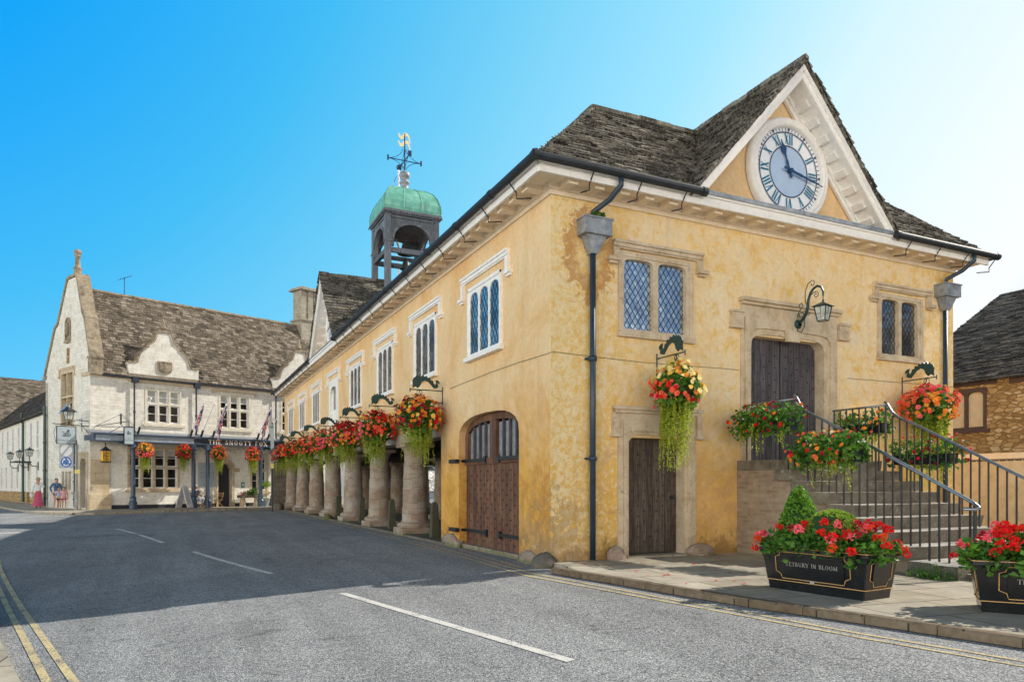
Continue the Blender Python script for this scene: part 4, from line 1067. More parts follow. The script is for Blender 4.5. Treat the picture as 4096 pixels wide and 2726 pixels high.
# ================================================================== LETTERING (own stroke alphabet with serifs)
GL = {'T': (.8, 'v.4,0,1;h0,1,.8;s0,.8;s.8,.8'), 'H': (.9, 'v.14,0,1;v.76,0,1;h.14,.52,.76'), 'E': (.72, 'v.14,0,1;h.14,1,.68;h.14,.52,.56;h.14,0,.7;s.68,.82;s.7,.16'),
      'N': (.9, 't.14,0,1;t.76,0,1;d.12,1,.76,0'), 'O': (.9, 'o.45,.5,.38,.5'), 'Y': (.84, 'v.42,0,.5;d.06,1,.42,.48;u.78,1,.42,.48'), 'F': (.68, 'v.14,0,1;h.14,1,.66;h.14,.5,.54;s.66,.82'),
      'X': (.84, 'd.08,1,.76,0;u.76,1,.08,0'), 'B': (.74, 'v.14,0,1;c.3,.76,.3,.24;c.3,.26,.36,.26;h.14,1,.34;h.14,.5,.34;h.14,0,.34'), 'U': (.86, 'v.14,.3,1;t.72,.3,1;a.43,.32,.29,.32'),
      'R': (.8, 'v.14,0,1;c.3,.75,.34,.25;h.14,1,.34;h.14,.5,.4;d.4,.5,.76,0'), 'I': (.32, 'v.16,0,1'), 'L': (.66, 'v.14,0,1;h.14,0,.64;s.64,.18'), 'M': (1.04, 't.12,0,1;v.9,0,1;d.12,1,.5,.05;u.88,1,.5,.05'),
      'S': (.66, 'e'), 'A': (.84, 'u.42,1,.08,0;d.42,1,.76,0;h.22,.34,.6'), 'P': (.7, 'v.14,0,1;c.3,.74,.34,.26;h.14,1,.34;h.14,.48,.34'), 'G': (.86, 'o.45,.5,.38,.5;v.76,.1,.45'), 'C': (.8, 'k'), 'D': (.86, 'v.14,0,1;c.3,.5,.48,.5;h.14,1,.34;h.14,0,.34'),
      'W': (1.1, 'd.06,1,.32,0;u.55,.9,.32,0;d.55,.9,.8,0;u1.04,1,.8,0'), 'K': (.84, 'v.14,0,1;u.7,1,.18,.42;d.3,.56,.76,0'), 'V': (.84, 'd.06,1,.42,0;u.78,1,.42,0'), ' ': (.42, '')}
def letters(m, txt, f, a, b, h, c, sp=.12, W=.13, w=.055):
    tot = sum(GL[ch][0]+sp for ch in txt)-sp; a -= tot*h/2
    def q(*p): m.quad(*[f(a+x*h, b+y*h, c) for x, y in p])
    def seg(x0, y0, x1, y1, t): L = math.hypot(x1-x0, y1-y0); nx_, ny_ = -(y1-y0)/L*t/2, (x1-x0)/L*t/2; q((x0-nx_, y0-ny_), (x1-nx_, y1-ny_), (x1+nx_, y1+ny_), (x0+nx_, y0+ny_))
    def ring(cx, cy, rx, ry, t0, t1, n=14):
        for i in range(n):
            u, v = t0+(t1-t0)*i/n, t0+(t1-t0)*(i+1)/n; k = lambda t: (w+(W-w)*abs(math.cos(t)))/1.0
            P = []
            for t in (u, v): P.append((cx+rx*math.cos(t), cy+ry*math.sin(t)))
            for t in (v, u): P.append((cx+(rx-k(t))*math.cos(t), cy+(ry-w)*math.sin(t)))
            q(*P)
    for ch in txt:
        wd, sp_ = GL[ch]
        for s in sp_.split(';'):
            if not s: continue
            k, v = s[0], [float(x) for x in s[1:].split(',')] if len(s) > 1 else []
            if k in 'vt':
                t = W if k == 'v' else w*1.2; seg(v[0], v[1], v[0], v[2], t)
                for y in (v[1], v[2]):
                    if y in (0, 1): seg(v[0]-W, abs(y-.02), v[0]+W, abs(y-.02), .045)
            elif k == 'h': y = min(max(v[1], .03), .97); seg(v[0], y, v[2], y, w)
            elif k == 's': seg(v[0], v[1] if v[1] > .5 else 0, v[0], 1 if v[1] > .5 else v[1], w)
            elif k in 'du':
                seg(*v, W if k == 'd' else w*1.1)
                for x, y in ((v[0], v[1]), (v[2], v[3])):
                    if y in (0, 1): seg(x-W, abs(y-.02), x+W, abs(y-.02), .045)
            elif k == 'o': ring(*v, 0, 2*pi, 22)
            elif k == 'c': ring(*v, -pi/2, pi/2)
            elif k == 'a': ring(*v, pi, 2*pi)
            elif k == 'k': ring(.45, .5, .38, .5, .7, 2*pi-.7, 20); seg(.74, .68, .74, .95, w)
            elif k == 'e': ring(.32, .745, .24, .255, .5, 1.5*pi, 14); ring(.32, .27, .27, .27, -pi*.95, pi*.5, 14); seg(.55, .72, .55, .95, w); seg(.07, .05, .07, .3, w)
        a += (wd+sp)*h

# ================================================================== STAIRCASE
ZB = .1
stair = thing('stone_staircase', 'worn grey stone steps with black iron railings leading up to the double door', 'staircase', (5.8, 0, 0))
rg = random.Random(21)
XL, XR = 4.36, 7.2
for i in range(9):
    z = 1.99-.21*i; yf = -1.15-.4*i; m = MB(); yb_ = -.01 if i == 0 else yf+.44
    x0, x1 = XL-.06*(i > 0)-rg.uniform(0, .02)-.02*i*.5, XR+.05+.03*i
    e = [rg.uniform(-.012, .012) for _ in range(8)]
    # nosing with chipped front
    n = 7; top = []; bot = []
    for j in range(n+1):
        x = x0+(x1-x0)*j/n; top.append((x, yf+rg.uniform(-.015, .02), z+rg.uniform(-.01, .004))); bot.append((x, yf+.03+rg.uniform(-.01, .01), z-.2))
    P = top+bot+[(x1, yb_, z), (x0, yb_, z), (x1, yb_, z-.2), (x0, yb_, z-.2)]
    t = len(top)
    F = [(j, j+1, t+j+1, t+j)[::-1] for j in range(n)]+[tuple(range(t))+(2*t, 2*t+1), tuple(range(t, 2*t))[::-1]+(2*t+3, 2*t+2), (0, t, 2*t+3, 2*t+1), (n, 2*t, 2*t+2, t+n), (2*t, 2*t+1, 2*t+3, 2*t+2)]
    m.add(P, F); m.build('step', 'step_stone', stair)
m = MB()
m.prism([(-.01, 0), (-4.2, 0), (-4.2, .1)]+[p for i in range(8, -1, -1) for p in ((-1.15-.4*i+.04, .1 if i == 8 else 1.99-.21*i-.42+.004), (-1.15-.4*i+.04, 1.99-.21*i-.205))]+[(-.01, 1.785)], XL, XR-.03, lambda a, b, c: (c, a, b))
m.build('side_wall', 'brick_wall', stair)
m = MB(); m.box(XL-.05, XR+.35, -4.95, -4.55, -.0, .19); m.box(XL-.25, XL+.35, -4.78, -4.36, .0, .3)
m.build('bottom_step', 'step_stone', stair)
def railing(x, yend, lab):
    knee = -1.52
    m = MB()
    rz = lambda y: 3.14 if y > -1.4 else (2.94-(-1.6-y)*.52 if y < -1.6 else 3.14-(-1.4-y)*1.0)
    path = [(x, -.02, 3.14), (x, -1.38, 3.14), (x, -1.48, 3.08), (x, -1.58, 2.95)]
    m.tube([(x, -.02, 3.13), (x, -1.4, 3.13)], .02, 6)
    top = [(x, -1.36, 3.2), (x, -1.42, 3.15), (x, -1.52, 2.98), (x, -1.66, 2.86), (x, -2.0, 2.7)]
    y = -2.0; zf = lambda y: 2.7+(y+2.0)*.535
    while y > yend: top.append((x, y, zf(y))); y -= .5
    top += [(x, yend, zf(yend)), (x-.02, yend-.1, zf(yend)-.07), (x-.1, yend-.08, zf(yend)-.09), (x-.22, yend+.02, zf(yend)-.09)]
    m.tube(top, .027, 8)
    m.tube([(x, -1.38, 2.1), (x, -1.38, 3.13)], .022, 6)
    o = m.build('handrail', 'rail_steel', stair, smooth=True, label=lab)
    y = -.12
    while y > yend-.05:
        i = max(0, math.ceil((-1.15-y)/.4)); zb = 1.99-.21*i if y > -4.4 else .19
        zt = 3.12 if y > -1.42 else zf(min(y, -1.66)) if y < -1.66 else 2.9
        m = MB(); r = .017 if abs(y+1.38) > .1 else .022
        m.tube([(x, y, zb-.02), (x, y, zt)], r, 5); m.build('baluster', 'black_iron', o, uv=False); y -= .158
    m = MB(); m.tube([(x, yend-.02, .15), (x, yend-.02, zf(yend)-.02)], .026, 8); m.build('newel_post', 'black_iron', o, uv=False)
railing(XL+.16, -4.75, 'left iron handrail'); railing(XR-.14, -4.6, 'right iron handrail')
m = MB(); rg = random.Random(4)
for i in range(9): leaf_ball(m, (4.15-rg.uniform(0, .2), -4.1-i*.08, .14), (.1, .1, .07), 22, .045, rg)
for i in range(40): p = Vector((4.1-rg.uniform(0, .25), -4.1-rg.uniform(0, .7), .1)); m.tube([p, p+Vector((rg.uniform(-.06, .06), rg.uniform(-.06, .06), rg.uniform(.12, .26)))], .003, 3)
tag(m.build('weeds', 'leaf_green', None, uv=False), 'clump of green weeds at the foot of the stair wall', 'weeds')

# ================================================================== STONES, BOLLARDS
def rock(name, c, s, seed, lab, mat='boulder'):
    rg = random.Random(seed); m = MB(); n = 14; P = []; F = []; h = 9
    for i in range(h):
        ph = pi*i/(h-1)
        for j in range(n):
            t = 2*pi*j/n; rr = 1+.12*math.sin(3*t+seed)+.08*math.sin(5*t+ph*3)+rg.uniform(-.04, .04)
            P.append((c[0]+s[0]*rr*math.sin(ph)*math.cos(t), c[1]+s[1]*rr*math.sin(ph)*math.sin(t), c[2]-s[2]*math.cos(ph)*(1+.06*math.sin(4*t))))
    for i in range(h-1):
        for j in range(n): F.append((i*n+j, i*n+(j+1) % n, (i+1)*n+(j+1) % n, (i+1)*n+j))
    m.add(P, F); o = m.build(name, mat, None, smooth=True); tag(o, lab, 'stone'); return o
rock('guard_stone', (-.06, .1, .02), (.27, .24, .25), 1, 'rounded grey boulder at the near corner of the hall')
rock('guard_stone', (.02, .85, .0), (.17, .45, .25), 2, 'long low brown stone beside the cart door, next to the corner boulder', 'column_stone')
rock('guard_stone', (.02, 5.1, .05), (.16, .62, .26), 3, 'low mossy stone at the foot of the wall left of the cart door', 'column_stone')
rock('guard_stone', (1.3, -.12, .16), (.17, .16, .2), 4, 'small pale stone left of the lower front door', 'column_stone')
rock('guard_stone', (3.3, -.14, .17), (.3, .2, .17), 5, 'flat pale stone right of the lower front door', 'column_stone')
rock('guard_stone', (-.45, 33.2, .1), (.3, .35, .32), 6, 'dark rounded stone at the far corner of the arcade')
rock('guard_stone', (-.2, 19.4, .06), (.18, .3, .16), 7, 'mossy stone lying between the fourth and third arcade columns', 'moss')
def bollard(x, y, lab, tilt=0.):
    m = MB(); P = []
    for w, z in ((.11, 0), (.095, .5), (.08, .88), (.045, .95)):
        P += [(-w+tilt*z, -w, z), (w+tilt*z, -w, z), (w+tilt*z, w, z), (-w+tilt*z, w, z)]
    m.add(P, [(i*4+j, i*4+(j+1) % 4, (i+1)*4+(j+1) % 4, (i+1)*4+j) for i in range(3) for j in range(4)]+[(12, 13, 14, 15)])
    o = m.build('stone_bollard', 'bollard_stone', None, local=True); o.location = (x, y, .08); tag(o, lab, 'bollard', 'stone bollards between the arcade columns'); return o
bollard(.2, 6.95, 'mossy stone bollard between the ochre wall and the nearest column')
bollard(.2, 11.1, 'mossy stone bollard between the first and second columns'); bollard(.2, 15.2, 'mossy stone bollard between the second and third columns', .04); bollard(.2, 19.3, 'mossy stone bollard half hidden between the third and fourth columns')
m = MB(); rg = random.Random(9)
for i in range(150):
    y = rg.uniform(3, 30); x = -.35+rg.gauss(0, .35)*.8; s = rg.uniform(.02, .045); a = rg.uniform(0, 6)
    if rg.random() < .3: x, y = rg.uniform(.3, 4), rg.uniform(-3.8, -.2)
    z = .112 if (x > -.0 and y < 0) else (.1 if x > -.1 and y > 5.3 else .014)
    m.quad((x+s*math.cos(a), y+s*math.sin(a), z), (x-s*math.sin(a), y+s*math.cos(a), z+.012), (x-s*math.cos(a), y-s*math.sin(a), z), (x+s*math.sin(a), y-s*math.cos(a), z+.006))
o = m.build('fallen_petals', 'fl_red', None, uv=False); o['kind'] = 'stuff'; o['label'] = 'red petals scattered along the kerb and arcade edge'; o['category'] = 'petals'

# ================================================================== BASKETS ON DOLPHIN BRACKETS
def bracket_mesh():
    m = MB(); m.tube([(0, 0, 0), (.86, 0, 0)], .014, 5); m.tube([(.01, 0, -.34), (.01, 0, .1)], .015, 5)
    m.tube([(.02, 0, -.3)]+[(.02+.6*math.sin(t*pi/16), 0, -.3+.28*(1-math.cos(t*pi/16))) for t in range(1, 9)], .012, 5)
    m.tube([(.62+.07*math.cos(t*pi/5), 0, -.07+.06*math.sin(t*pi/5)) for t in range(0, 9)], .009, 4)
    m.tube([(.86, 0, -.06), (.86, 0, .04)], .014, 5)
    b = m
    fish = [(.1, .16), (.16, .24), (.12, .1), (.17, .06), (.24, .05), (.3, .12), (.38, .2), (.48, .24), (.56, .2), (.6, .1), (.66, .04), (.72, .08), (.8, .03), (.79, .12), (.8, .22), (.76, .3), (.72, .31), (.7, .36), (.66, .32), (.62, .38), (.58, .33), (.53, .38), (.49, .33), (.43, .36), (.4, .3), (.34, .32), (.32, .25), (.27, .25), (.25, .18), (.2, .14), (.18, .2), (.2, .27), (.14, .26), (.09, .22)]
    b.prism(fish, -.012, .012, lambda a, c, k: (a, k, c+.0))
    return b
BR = None
def bracket(x, y, z, rz, lab, grp='dolphin shaped basket brackets'):
    global BR
    if BR is None:
        BR = bracket_mesh().build('basket_bracket', 'green_iron', None, local=True, uv=False); o = BR
    else: o = BR.copy(); COL.objects.link(o)
    o.location = (x, y, z); o.rotation_euler = (0, 0, rz); tag(o, lab, 'bracket', grp)
FLM = ['fl_red', 'fl_crimson', 'fl_coral', 'fl_pink', 'fl_orange', 'fl_yellow', 'fl_cream']
def basket(x, y, z, lab, mixw, seed, r=.56, nleaf=650, nfl=135, trail=30, fs=.115, tl=1.05, grp='hanging flower baskets', zones=None, light=False):
    # z = height of the hook
    rg = random.Random(seed); o = thing('hanging_basket', lab, 'hanging basket', (x, y, z), grp)
    m = MB(); m.lathe([(.05, z-.85), (.16, z-.82), (.27, z-.72), (.31, z-.6), (.3, z-.58)], x, y, 14); m.build('basket', 'soil', o, uv=False)
    m = MB()
    for t in (0, 2.1, 4.2): m.tube([(x, y, z), (x+.28*math.cos(t), y+.28*math.sin(t), z-.58)], .006, 3)
    m.build('chain', 'black_iron', o, uv=False)
    m = MB(); c = (x, y, z-.62); leaf_ball(m, c, (r*.92, r*.92, .5), nleaf, .12, rg, .3); m.build('foliage', 'leaf_green', o, uv=False)
    m = MB()
    for i in range(int(trail*1.8)):
        t = rg.uniform(0, 6.3); rr = r*rg.uniform(.15, .62); px, py = x+rr*math.cos(t), y+rr*math.sin(t)
        strand(m, (px, py, z-.75-rg.uniform(0, .15)), tl*rg.uniform(.45, 1.), .052, rg)
        strand(m, (px+rg.uniform(-.04, .04), py+rg.uniform(-.04, .04), z-.78), tl*rg.uniform(.3, .8), .05, rg)
    m.build('trailing_stems', 'leaf_lime', o, uv=False)
    m = MB(); rt = math.sqrt
    bag = [i for i, w in enumerate(mixw) for _ in range(w)]
    cen = [(rg.uniform(-1, 1), rg.uniform(-1, 1), rg.uniform(-.5, 1), rg.choice(bag)) for _ in range(9)]
    for i in range(int(nfl*1.45)):
        ph = rg.uniform(0, 2*pi); u = 1-1.6*rg.random()**1.25; s = rt(max(0, 1-u*u)); d = Vector((s*math.cos(ph), s*math.sin(ph), u)); k = rg.uniform(.88, 1.12)
        q = min(cen, key=lambda c_: (c_[0]-d.x)**2+(c_[1]-d.y)**2+(c_[2]-d.z)**2)[3] if rg.random() < .72 else rg.choice(bag)
        if zones: q = zones(d, rg, q)
        m.mi = q; bloom(m, (c[0]+d.x*r*k, c[1]+d.y*r*k, c[2]+.02+d.z*.5*k), fs*rg.uniform(.75, 1.25), rg, d)
    m.build('flowers', FLM, o, uv=False)
    return o
mixes = [((3, 3, 0, 0, 10, 4, 0), 'orange and dark red begonias, nearest to the cart door'), ((7, 5, 4, 1, 1, 2, 0), 'scarlet begonias with some yellow, second from the cart door'),
         ((4, 8, 3, 1, 2, 2, 0), 'deep crimson top and coral blooms, third from the cart door'), ((2, 1, 9, 4, 1, 0, 0), 'salmon pink begonias, fourth from the cart door'),
         ((3, 4, 4, 2, 2, 2, 0), 'mixed red and orange blooms, fifth from the cart door'), ((5, 3, 3, 0, 3, 0, 0), 'red and orange blooms, sixth from the cart door'), ((2, 4, 7, 3, 0, 0, 0), 'crimson and coral blooms, farthest along the arcade')]
ordn = ['nearest the cart door', 'second from the cart door', 'third from the cart door', 'fourth from the cart door', 'fifth from the cart door', 'sixth from the cart door', 'farthest along the arcade']
for i, (mx, lab) in enumerate(mixes):
    y = 5.73+4.07*i
    bracket(0, y, 3.86, pi, 'dark green dolphin bracket on the arcade wall, '+ordn[i])
    z_ = None
    if i == 0:
        def z_(d, rg, q): return rg.choice([4, 4, 4, 5, 1, 1, 1]) if d.y > -.2 or d.x < .2 else rg.choice([4, 4, 4, 2, 0, 5])
    if i == 2:
        def z_(d, rg, q): return rg.choice([1, 1, 0]) if d.z > .35 else rg.choice([2, 3, 5, 2, 4])
    basket(-.66, y, 3.78, 'hanging basket of '+lab, mx, 100+i, r=.6, nfl=190 if i < 3 else 150, nleaf=700 if i < 3 else 450, trail=34 if i < 3 else 26, zones=z_, fs=.12)
bracket(2.33, 0, 3.94, -pi/2, 'dark green dolphin bracket above the lower front door')
def zf1(d, rg, q): return rg.choice([6, 6, 6, 5, 6, 4]) if (d.z > .25 or (d.z > -.25 and d.x > -.3)) else (rg.choice([2, 3, 2, 0]) if d.x < .1 else rg.choice([3, 2, 6, 5]))
basket(2.3, -.68, 3.86, 'hanging basket topped with pale yellow begonias and coral sides, over the lower door', (1, 0, 5, 1, 1, 3, 7), 201, r=.47, nfl=130, tl=1.35, trail=40, zones=zf1)
bracket(9.45, 0, 3.94, -pi/2, 'dark green dolphin bracket near the right end of the front wall')
basket(9.45, -.68, 3.86, 'hanging basket of bright coral and orange begonias near the right drainpipe', (2, 0, 7, 2, 4, 1, 0), 202, r=.6, nfl=190, tl=1.2, trail=40, fs=.12)

# ---- trough planters on the stair railings
def trough(x, y0, y1, z, dz, lab, mixw, seed, w=.14, n=900, nf=55, tn=22, tl=.5, side=-1):
    rg = random.Random(seed); o = thing('railing_trough', lab, 'flower trough', (x, (y0+y1)/2, z), 'flower troughs hooked on the stair railings')
    P = lambda t: y0+(y1-y0)*t
    m = MB(); m.hexa([(x-w*.8, y0, z-.2), (x+w*.8, y0, z-.2), (x+w*.8, y1, z-.2), (x-w*.8, y1, z-.2), (x-w, y0, z), (x+w, y0, z), (x+w, y1, z), (x-w, y1, z)]); m.build('trough', 'black_iron', o)
    m = MB()
    for i in range(n):
        t = rg.uniform(-.08, 1.08); a = rg.uniform(-1.1, pi+1.1); r = rg.uniform(.3, 1.)
        leaf(m, (x+side*.06+(w+.15)*math.cos(a)*r, P(t), z-.02+.33*math.sin(a)*r+rg.gauss(0, .03)), .095, rg)
    m.build('foliage', 'leaf_green', o, uv=False)
    m = MB()
    for i in range(tn):
        t = rg.uniform(0, 1); q_ = (x+side*rg.uniform(.05, .3), P(t), z-.05); strand(m, q_, tl*rg.uniform(.35, 1.4), .05, rg, .05); strand(m, q_, tl*rg.uniform(.3, .8), .05, rg, .05)
    m.build('trailing_stems', 'leaf_lime', o, uv=False)
    m = MB(); bag = [i for i, w_ in enumerate(mixw) for _ in range(w_)]
    for i in range(nf):
        t = rg.uniform(-.08, 1.08); a = rg.uniform(-.5, pi+.8); m.mi = rg.choice(bag)
        bloom(m, (x+side*.06+(w+.19)*math.cos(a), P(t), z-.0+.36*math.sin(a)), .085*rg.uniform(.7, 1.2), rg, Vector((math.cos(a), 0, math.sin(a))))
    m.build('flowers', FLM, o, uv=False)
trough(4.22, -.4, -1.62, 2.72, 0, 'trough of red and orange flowers on the landing end of the left railing', (3, 5, 0, 0, 2, 0, 0), 301)
trough(4.25, -1.85, -3.05, 2.08, 0, 'large overflowing trough of peach and crimson flowers halfway down the left railing', (2, 5, 3, 0, 2, 1, 1), 302, n=1150, nf=80, w=.17)
trough(7.24, -.1, -1.25, 2.78, 0, 'trough of orange flowers on the landing end of the right railing', (1, 2, 1, 1, 6, 0, 0), 303, n=420, nf=30, side=.3)
trough(7.3, -1.45, -2.65, 2.1, 0, 'trough of red flowers halfway down the right railing', (2, 5, 1, 2, 0, 0, 0), 304, n=480, nf=40, side=.3, tn=30)

# ================================================================== BIG BLACK PLANTERS
def planter(x, y, rz, lab, seed, cone=True):
    o = thing('flower_planter', lab, 'planter', (x, y, .1), 'black street planters with gold lines', rz)
    rg = random.Random(seed)
    HL0, HW0, HL1, HW1, H = .69, .27, .79, .36, .58     # half length / width at base and rim ; long axis = local x, face = -y
    m = MB()
    def sec(hl, hw, z, c=.012): return [(-hl+c, -hw, z), (hl-c, -hw, z), (hl, -hw+c, z), (hl, hw-c, z), (hl-c, hw, z), (-hl+c, hw, z), (-hl, hw-c, z), (-hl, -hw+c, z)]
    L = [(HL0, HW0, 0), (HL0+.01, HW0+.01, .1), (HL0+.02, HW0+.018, .12), (HL1-.03, HW1-.03, H-.07), (HL1, HW1, H-.06), (HL1, HW1, H), (HL1-.05, HW1-.05, H), (HL1-.06, HW1-.06, H-.08)]
    for a in L: m.add(sec(*a), [])
    for i in range(len(L)-1):
        for j in range(8): m.F.append([i*8+j, i*8+(j+1) % 8, (i+1)*8+(j+1) % 8, (i+1)*8+j]); m.I.append(0)
    m.F.append(list(range(8))[::-1]); m.I.append(0); m.F.append([(len(L)-1)*8+j for j in range(8)]); m.I.append(0)
    # raised field on the face
    ff = lambda a, b, c: (a, -(HW0+.02+(HW1-.05-HW0)*(b-.12)/(H-.19))-c, b)
    fb = lambda a, b, c: (-a, (HW0+.02+(HW1-.05-HW0)*(b-.12)/(H-.19))+c, b)
    fe = lambda a, b, c: ((HL0+.02+(HL1-.05-HL0)*(b-.12)/(H-.19))+c, a, b)
    fe2 = lambda a, b, c: (-(HL0+.02+(HL1-.05-HL0)*(b-.12)/(H-.19))-c, -a, b)
    for f, hw in ((ff, .46), (fb, .46), (fe, .17), (fe2, .17)):
        m.prism([(-hw+.04, .2), (hw-.04, .2), (hw, .24), (hw, .44), (hw-.04, .48), (-hw+.04, .48), (-hw, .44), (-hw, .24)], .0, .014, f)
    m.build('body', 'planter_black', o, local=True)
    m = MB(); 
    for f, hw in ((ff, .54), (fb, .54), (fe, .22), (fe2, .22)):
        P = [(-hw+.09, .16), (hw-.09, .16), (hw-.07, .22), (hw, .25), (hw, .44), (hw-.06, .46), (hw-.08, .51), (-hw+.08, .51), (-hw+.06, .46), (-hw, .44), (-hw, .25), (-hw+.07, .22)]
        m.tube([f(a, b, .006) for a, b in P], .0055, 4, closed=True)
    for hl, hw, z in ((HL0+.025, HW0+.023, .125), (HL1+.003, HW1+.003, H-.012)):
        m.tube(sec(hl, hw, z), .006, 4, closed=True)
    m.build('gold_line', 'gold_paint', o, local=True, uv=False)
    m = MB(); letters(m, 'TETBURY IN BLOOM', ff, 0, .33, .054, .016, .14); m.build('lettering', 'letter_grey', o, local=True, uv=False)
    m = MB(); m.fbox(ff, -.03, .03, .13, .165, .0, .01); m.build('label_plate', 'sign_grey', o, local=True)
    m = MB(); m.box(-HL1+.06, HL1-.06, -HW1+.06, HW1-.06, H-.1, H-.03); m.build('soil', 'soil', o, local=True)
    m = MB(); 
    for i in range(2300):
        a = rg.uniform(-1.1, 1.1); b = rg.uniform(-1.2, 1.2); r = math.hypot(a, b*.8)
        if r > 1.15: continue
        hgt = .34*math.sqrt(max(0, 1.25-r*r)); z = H-.08+hgt*rg.uniform(.2, 1.05)
        if r > .93: z = H-.02+rg.uniform(-.09, .14)*(1 if b > 0 or rg.random() < .75 else 1.8)
        if (a*HL1-.06)**2/.09+(b*HW1)**2/.05 < 1 and z > H+.12: z -= .15
        leaf(m, (a*(HL1+.02), b*(HW1+.06), z), .085, rg, .4)
    m.build('foliage', 'leaf_green', o, local=True, uv=False)
    GM = ['fl_red', 'fl_scarlet', 'fl_pink', 'fl_crimson']
    m = MB()
    for i in range(105):
        a = rg.uniform(-1.08, 1.08); b = rg.uniform(-1.25, 1.2); r = math.hypot(a, b*.8)
        if r > 1.2: continue
        if (a*HL1-.08)**2/.1+(b*HW1-.02)**2/.07 < 1: continue
        if cone and (a*HL1+.46)**2+(b*HW1-.06)**2 < .085: continue
        z = H-.03+.34*math.sqrt(max(0, 1.35-r*r))+rg.uniform(-.05, .05); m.mi = rg.choice([0, 0, 0, 1, 2, 2, 0, 3])
        geranium(m, (a*(HL1+.06), b*(HW1+.1), z), .125*rg.uniform(.8, 1.2), rg)
    m.build('flowers', GM, o, local=True, uv=False)
    if cone:
        m = MB(); m.lathe([(.22, H), (.25, H+.2), (.19, H+.42), (.09, H+.6), (.02, H+.69)], -.46, .06, 12); t_ = m.build('box_cone', 'leaf_dark', o, local=True, uv=False)
        m = MB(); 
        for i in range(2000):
            z = rg.uniform(0, 1)**1.1; t = rg.uniform(0, 2*pi); rr = .28*(1-z**1.3)**.62*(1+.06*math.sin(3*t+z*9))+rg.uniform(-.02, .02); leaf(m, (-.46+rr*math.cos(t), .06+rr*math.sin(t), H+.08+z*.71), .044, rg)
        m.build('leaves', 'leaf_box', t_, local=True, uv=False)
    m = MB(); m.lathe([(.26, H+.1), (.3, H+.26), (.24, H+.4), (.06, H+.47)], .08, .02, 12); t_ = m.build('box_dome', 'leaf_dark', o, local=True, uv=False)
    m = MB()
    for i in range(1400):
        ph = rg.uniform(0, 2*pi); u = rg.uniform(0, 1); s = math.sqrt(1-u*u); leaf(m, (.08+.36*s*math.cos(ph), .02+.28*s*math.sin(ph), H+.2+.29*u), .042, rg)
    m.build('leaves', 'leaf_boxlight', t_, local=True, uv=False)
    return o
# long face turned to the road (local -y -> world -x)
planter(1.52, -4.72, -pi/2+R(6), 'black gold-lined planter with a clipped box cone among its red geraniums', 41)
planter(2.5, -6.88, R(-53), 'black planter of red and pink geraniums at the right edge, without a box cone', 47, False)

# ================================================================== WALL LANTERN
wl_ = thing('wall_lantern', 'green iron scrolled bracket lantern above the double door', 'lantern', (5.93, 0, 4.98))
m = MB(); lf = lambda c, z: (5.93, -c*.82, 4.93+(z-4.93)*.8)
m.disc(FR, 5.93, 4.93, [(.0, .13), (.09, .135), (.1, .16), (.05, .2)][::-1], 12); m.tube([lf(.12, 4.93), lf(.3, 5.0), lf(.44, 5.14), lf(.5, 5.32), lf(.52, 5.5), lf(.58, 5.66), lf(.68, 5.76), lf(.8, 5.8), lf(.92, 5.74), lf(.98, 5.62), lf(.98, 5.5)], [.03, .035, .035, .032, .03, .027, .025, .025, .024, .022, .018], 8)
def spiral(c, z, r, t0, t1, w=.008):
    n = 18; m.tube([lf(c+r*(1-.75*i/n)*math.cos(t0+(t1-t0)*i/n), z+r*(1-.75*i/n)*math.sin(t0+(t1-t0)*i/n)) for i in range(n+1)], w, 5)
m.tube([lf(.5, 5.3), lf(.42, 5.5), lf(.42, 5.75), lf(.5, 5.92), lf(.62, 5.98)], .01, 5); spiral(.64, 5.9, .09, pi*.6, -pi*1.2)
m.tube([lf(.58, 5.6), lf(.68, 5.66), lf(.76, 5.66)], .01, 5); spiral(.76, 5.58, .09, pi*.6, -pi*1.8)
m.tube([lf(.2, 4.95), lf(.14, 5.1), lf(.2, 5.22), lf(.3, 5.34)], .01, 5); spiral(.26, 5.4, .09, -pi*.2, pi*1.4); spiral(.28, 5.14, .11, -pi*.5, pi*1.8)
m.tube([lf(.4, 5.1), lf(.4, 4.85), lf(.3, 4.7), lf(.18, 4.74), lf(.15, 4.85), lf(.2, 4.95)], .01, 5); spiral(.52, 5.13, .06, pi, -pi)
m.tube([lf(.98, 5.5), lf(.98, 5.38)], .01, 5)
m.build('bracket', 'green_iron', wl_, uv=False)
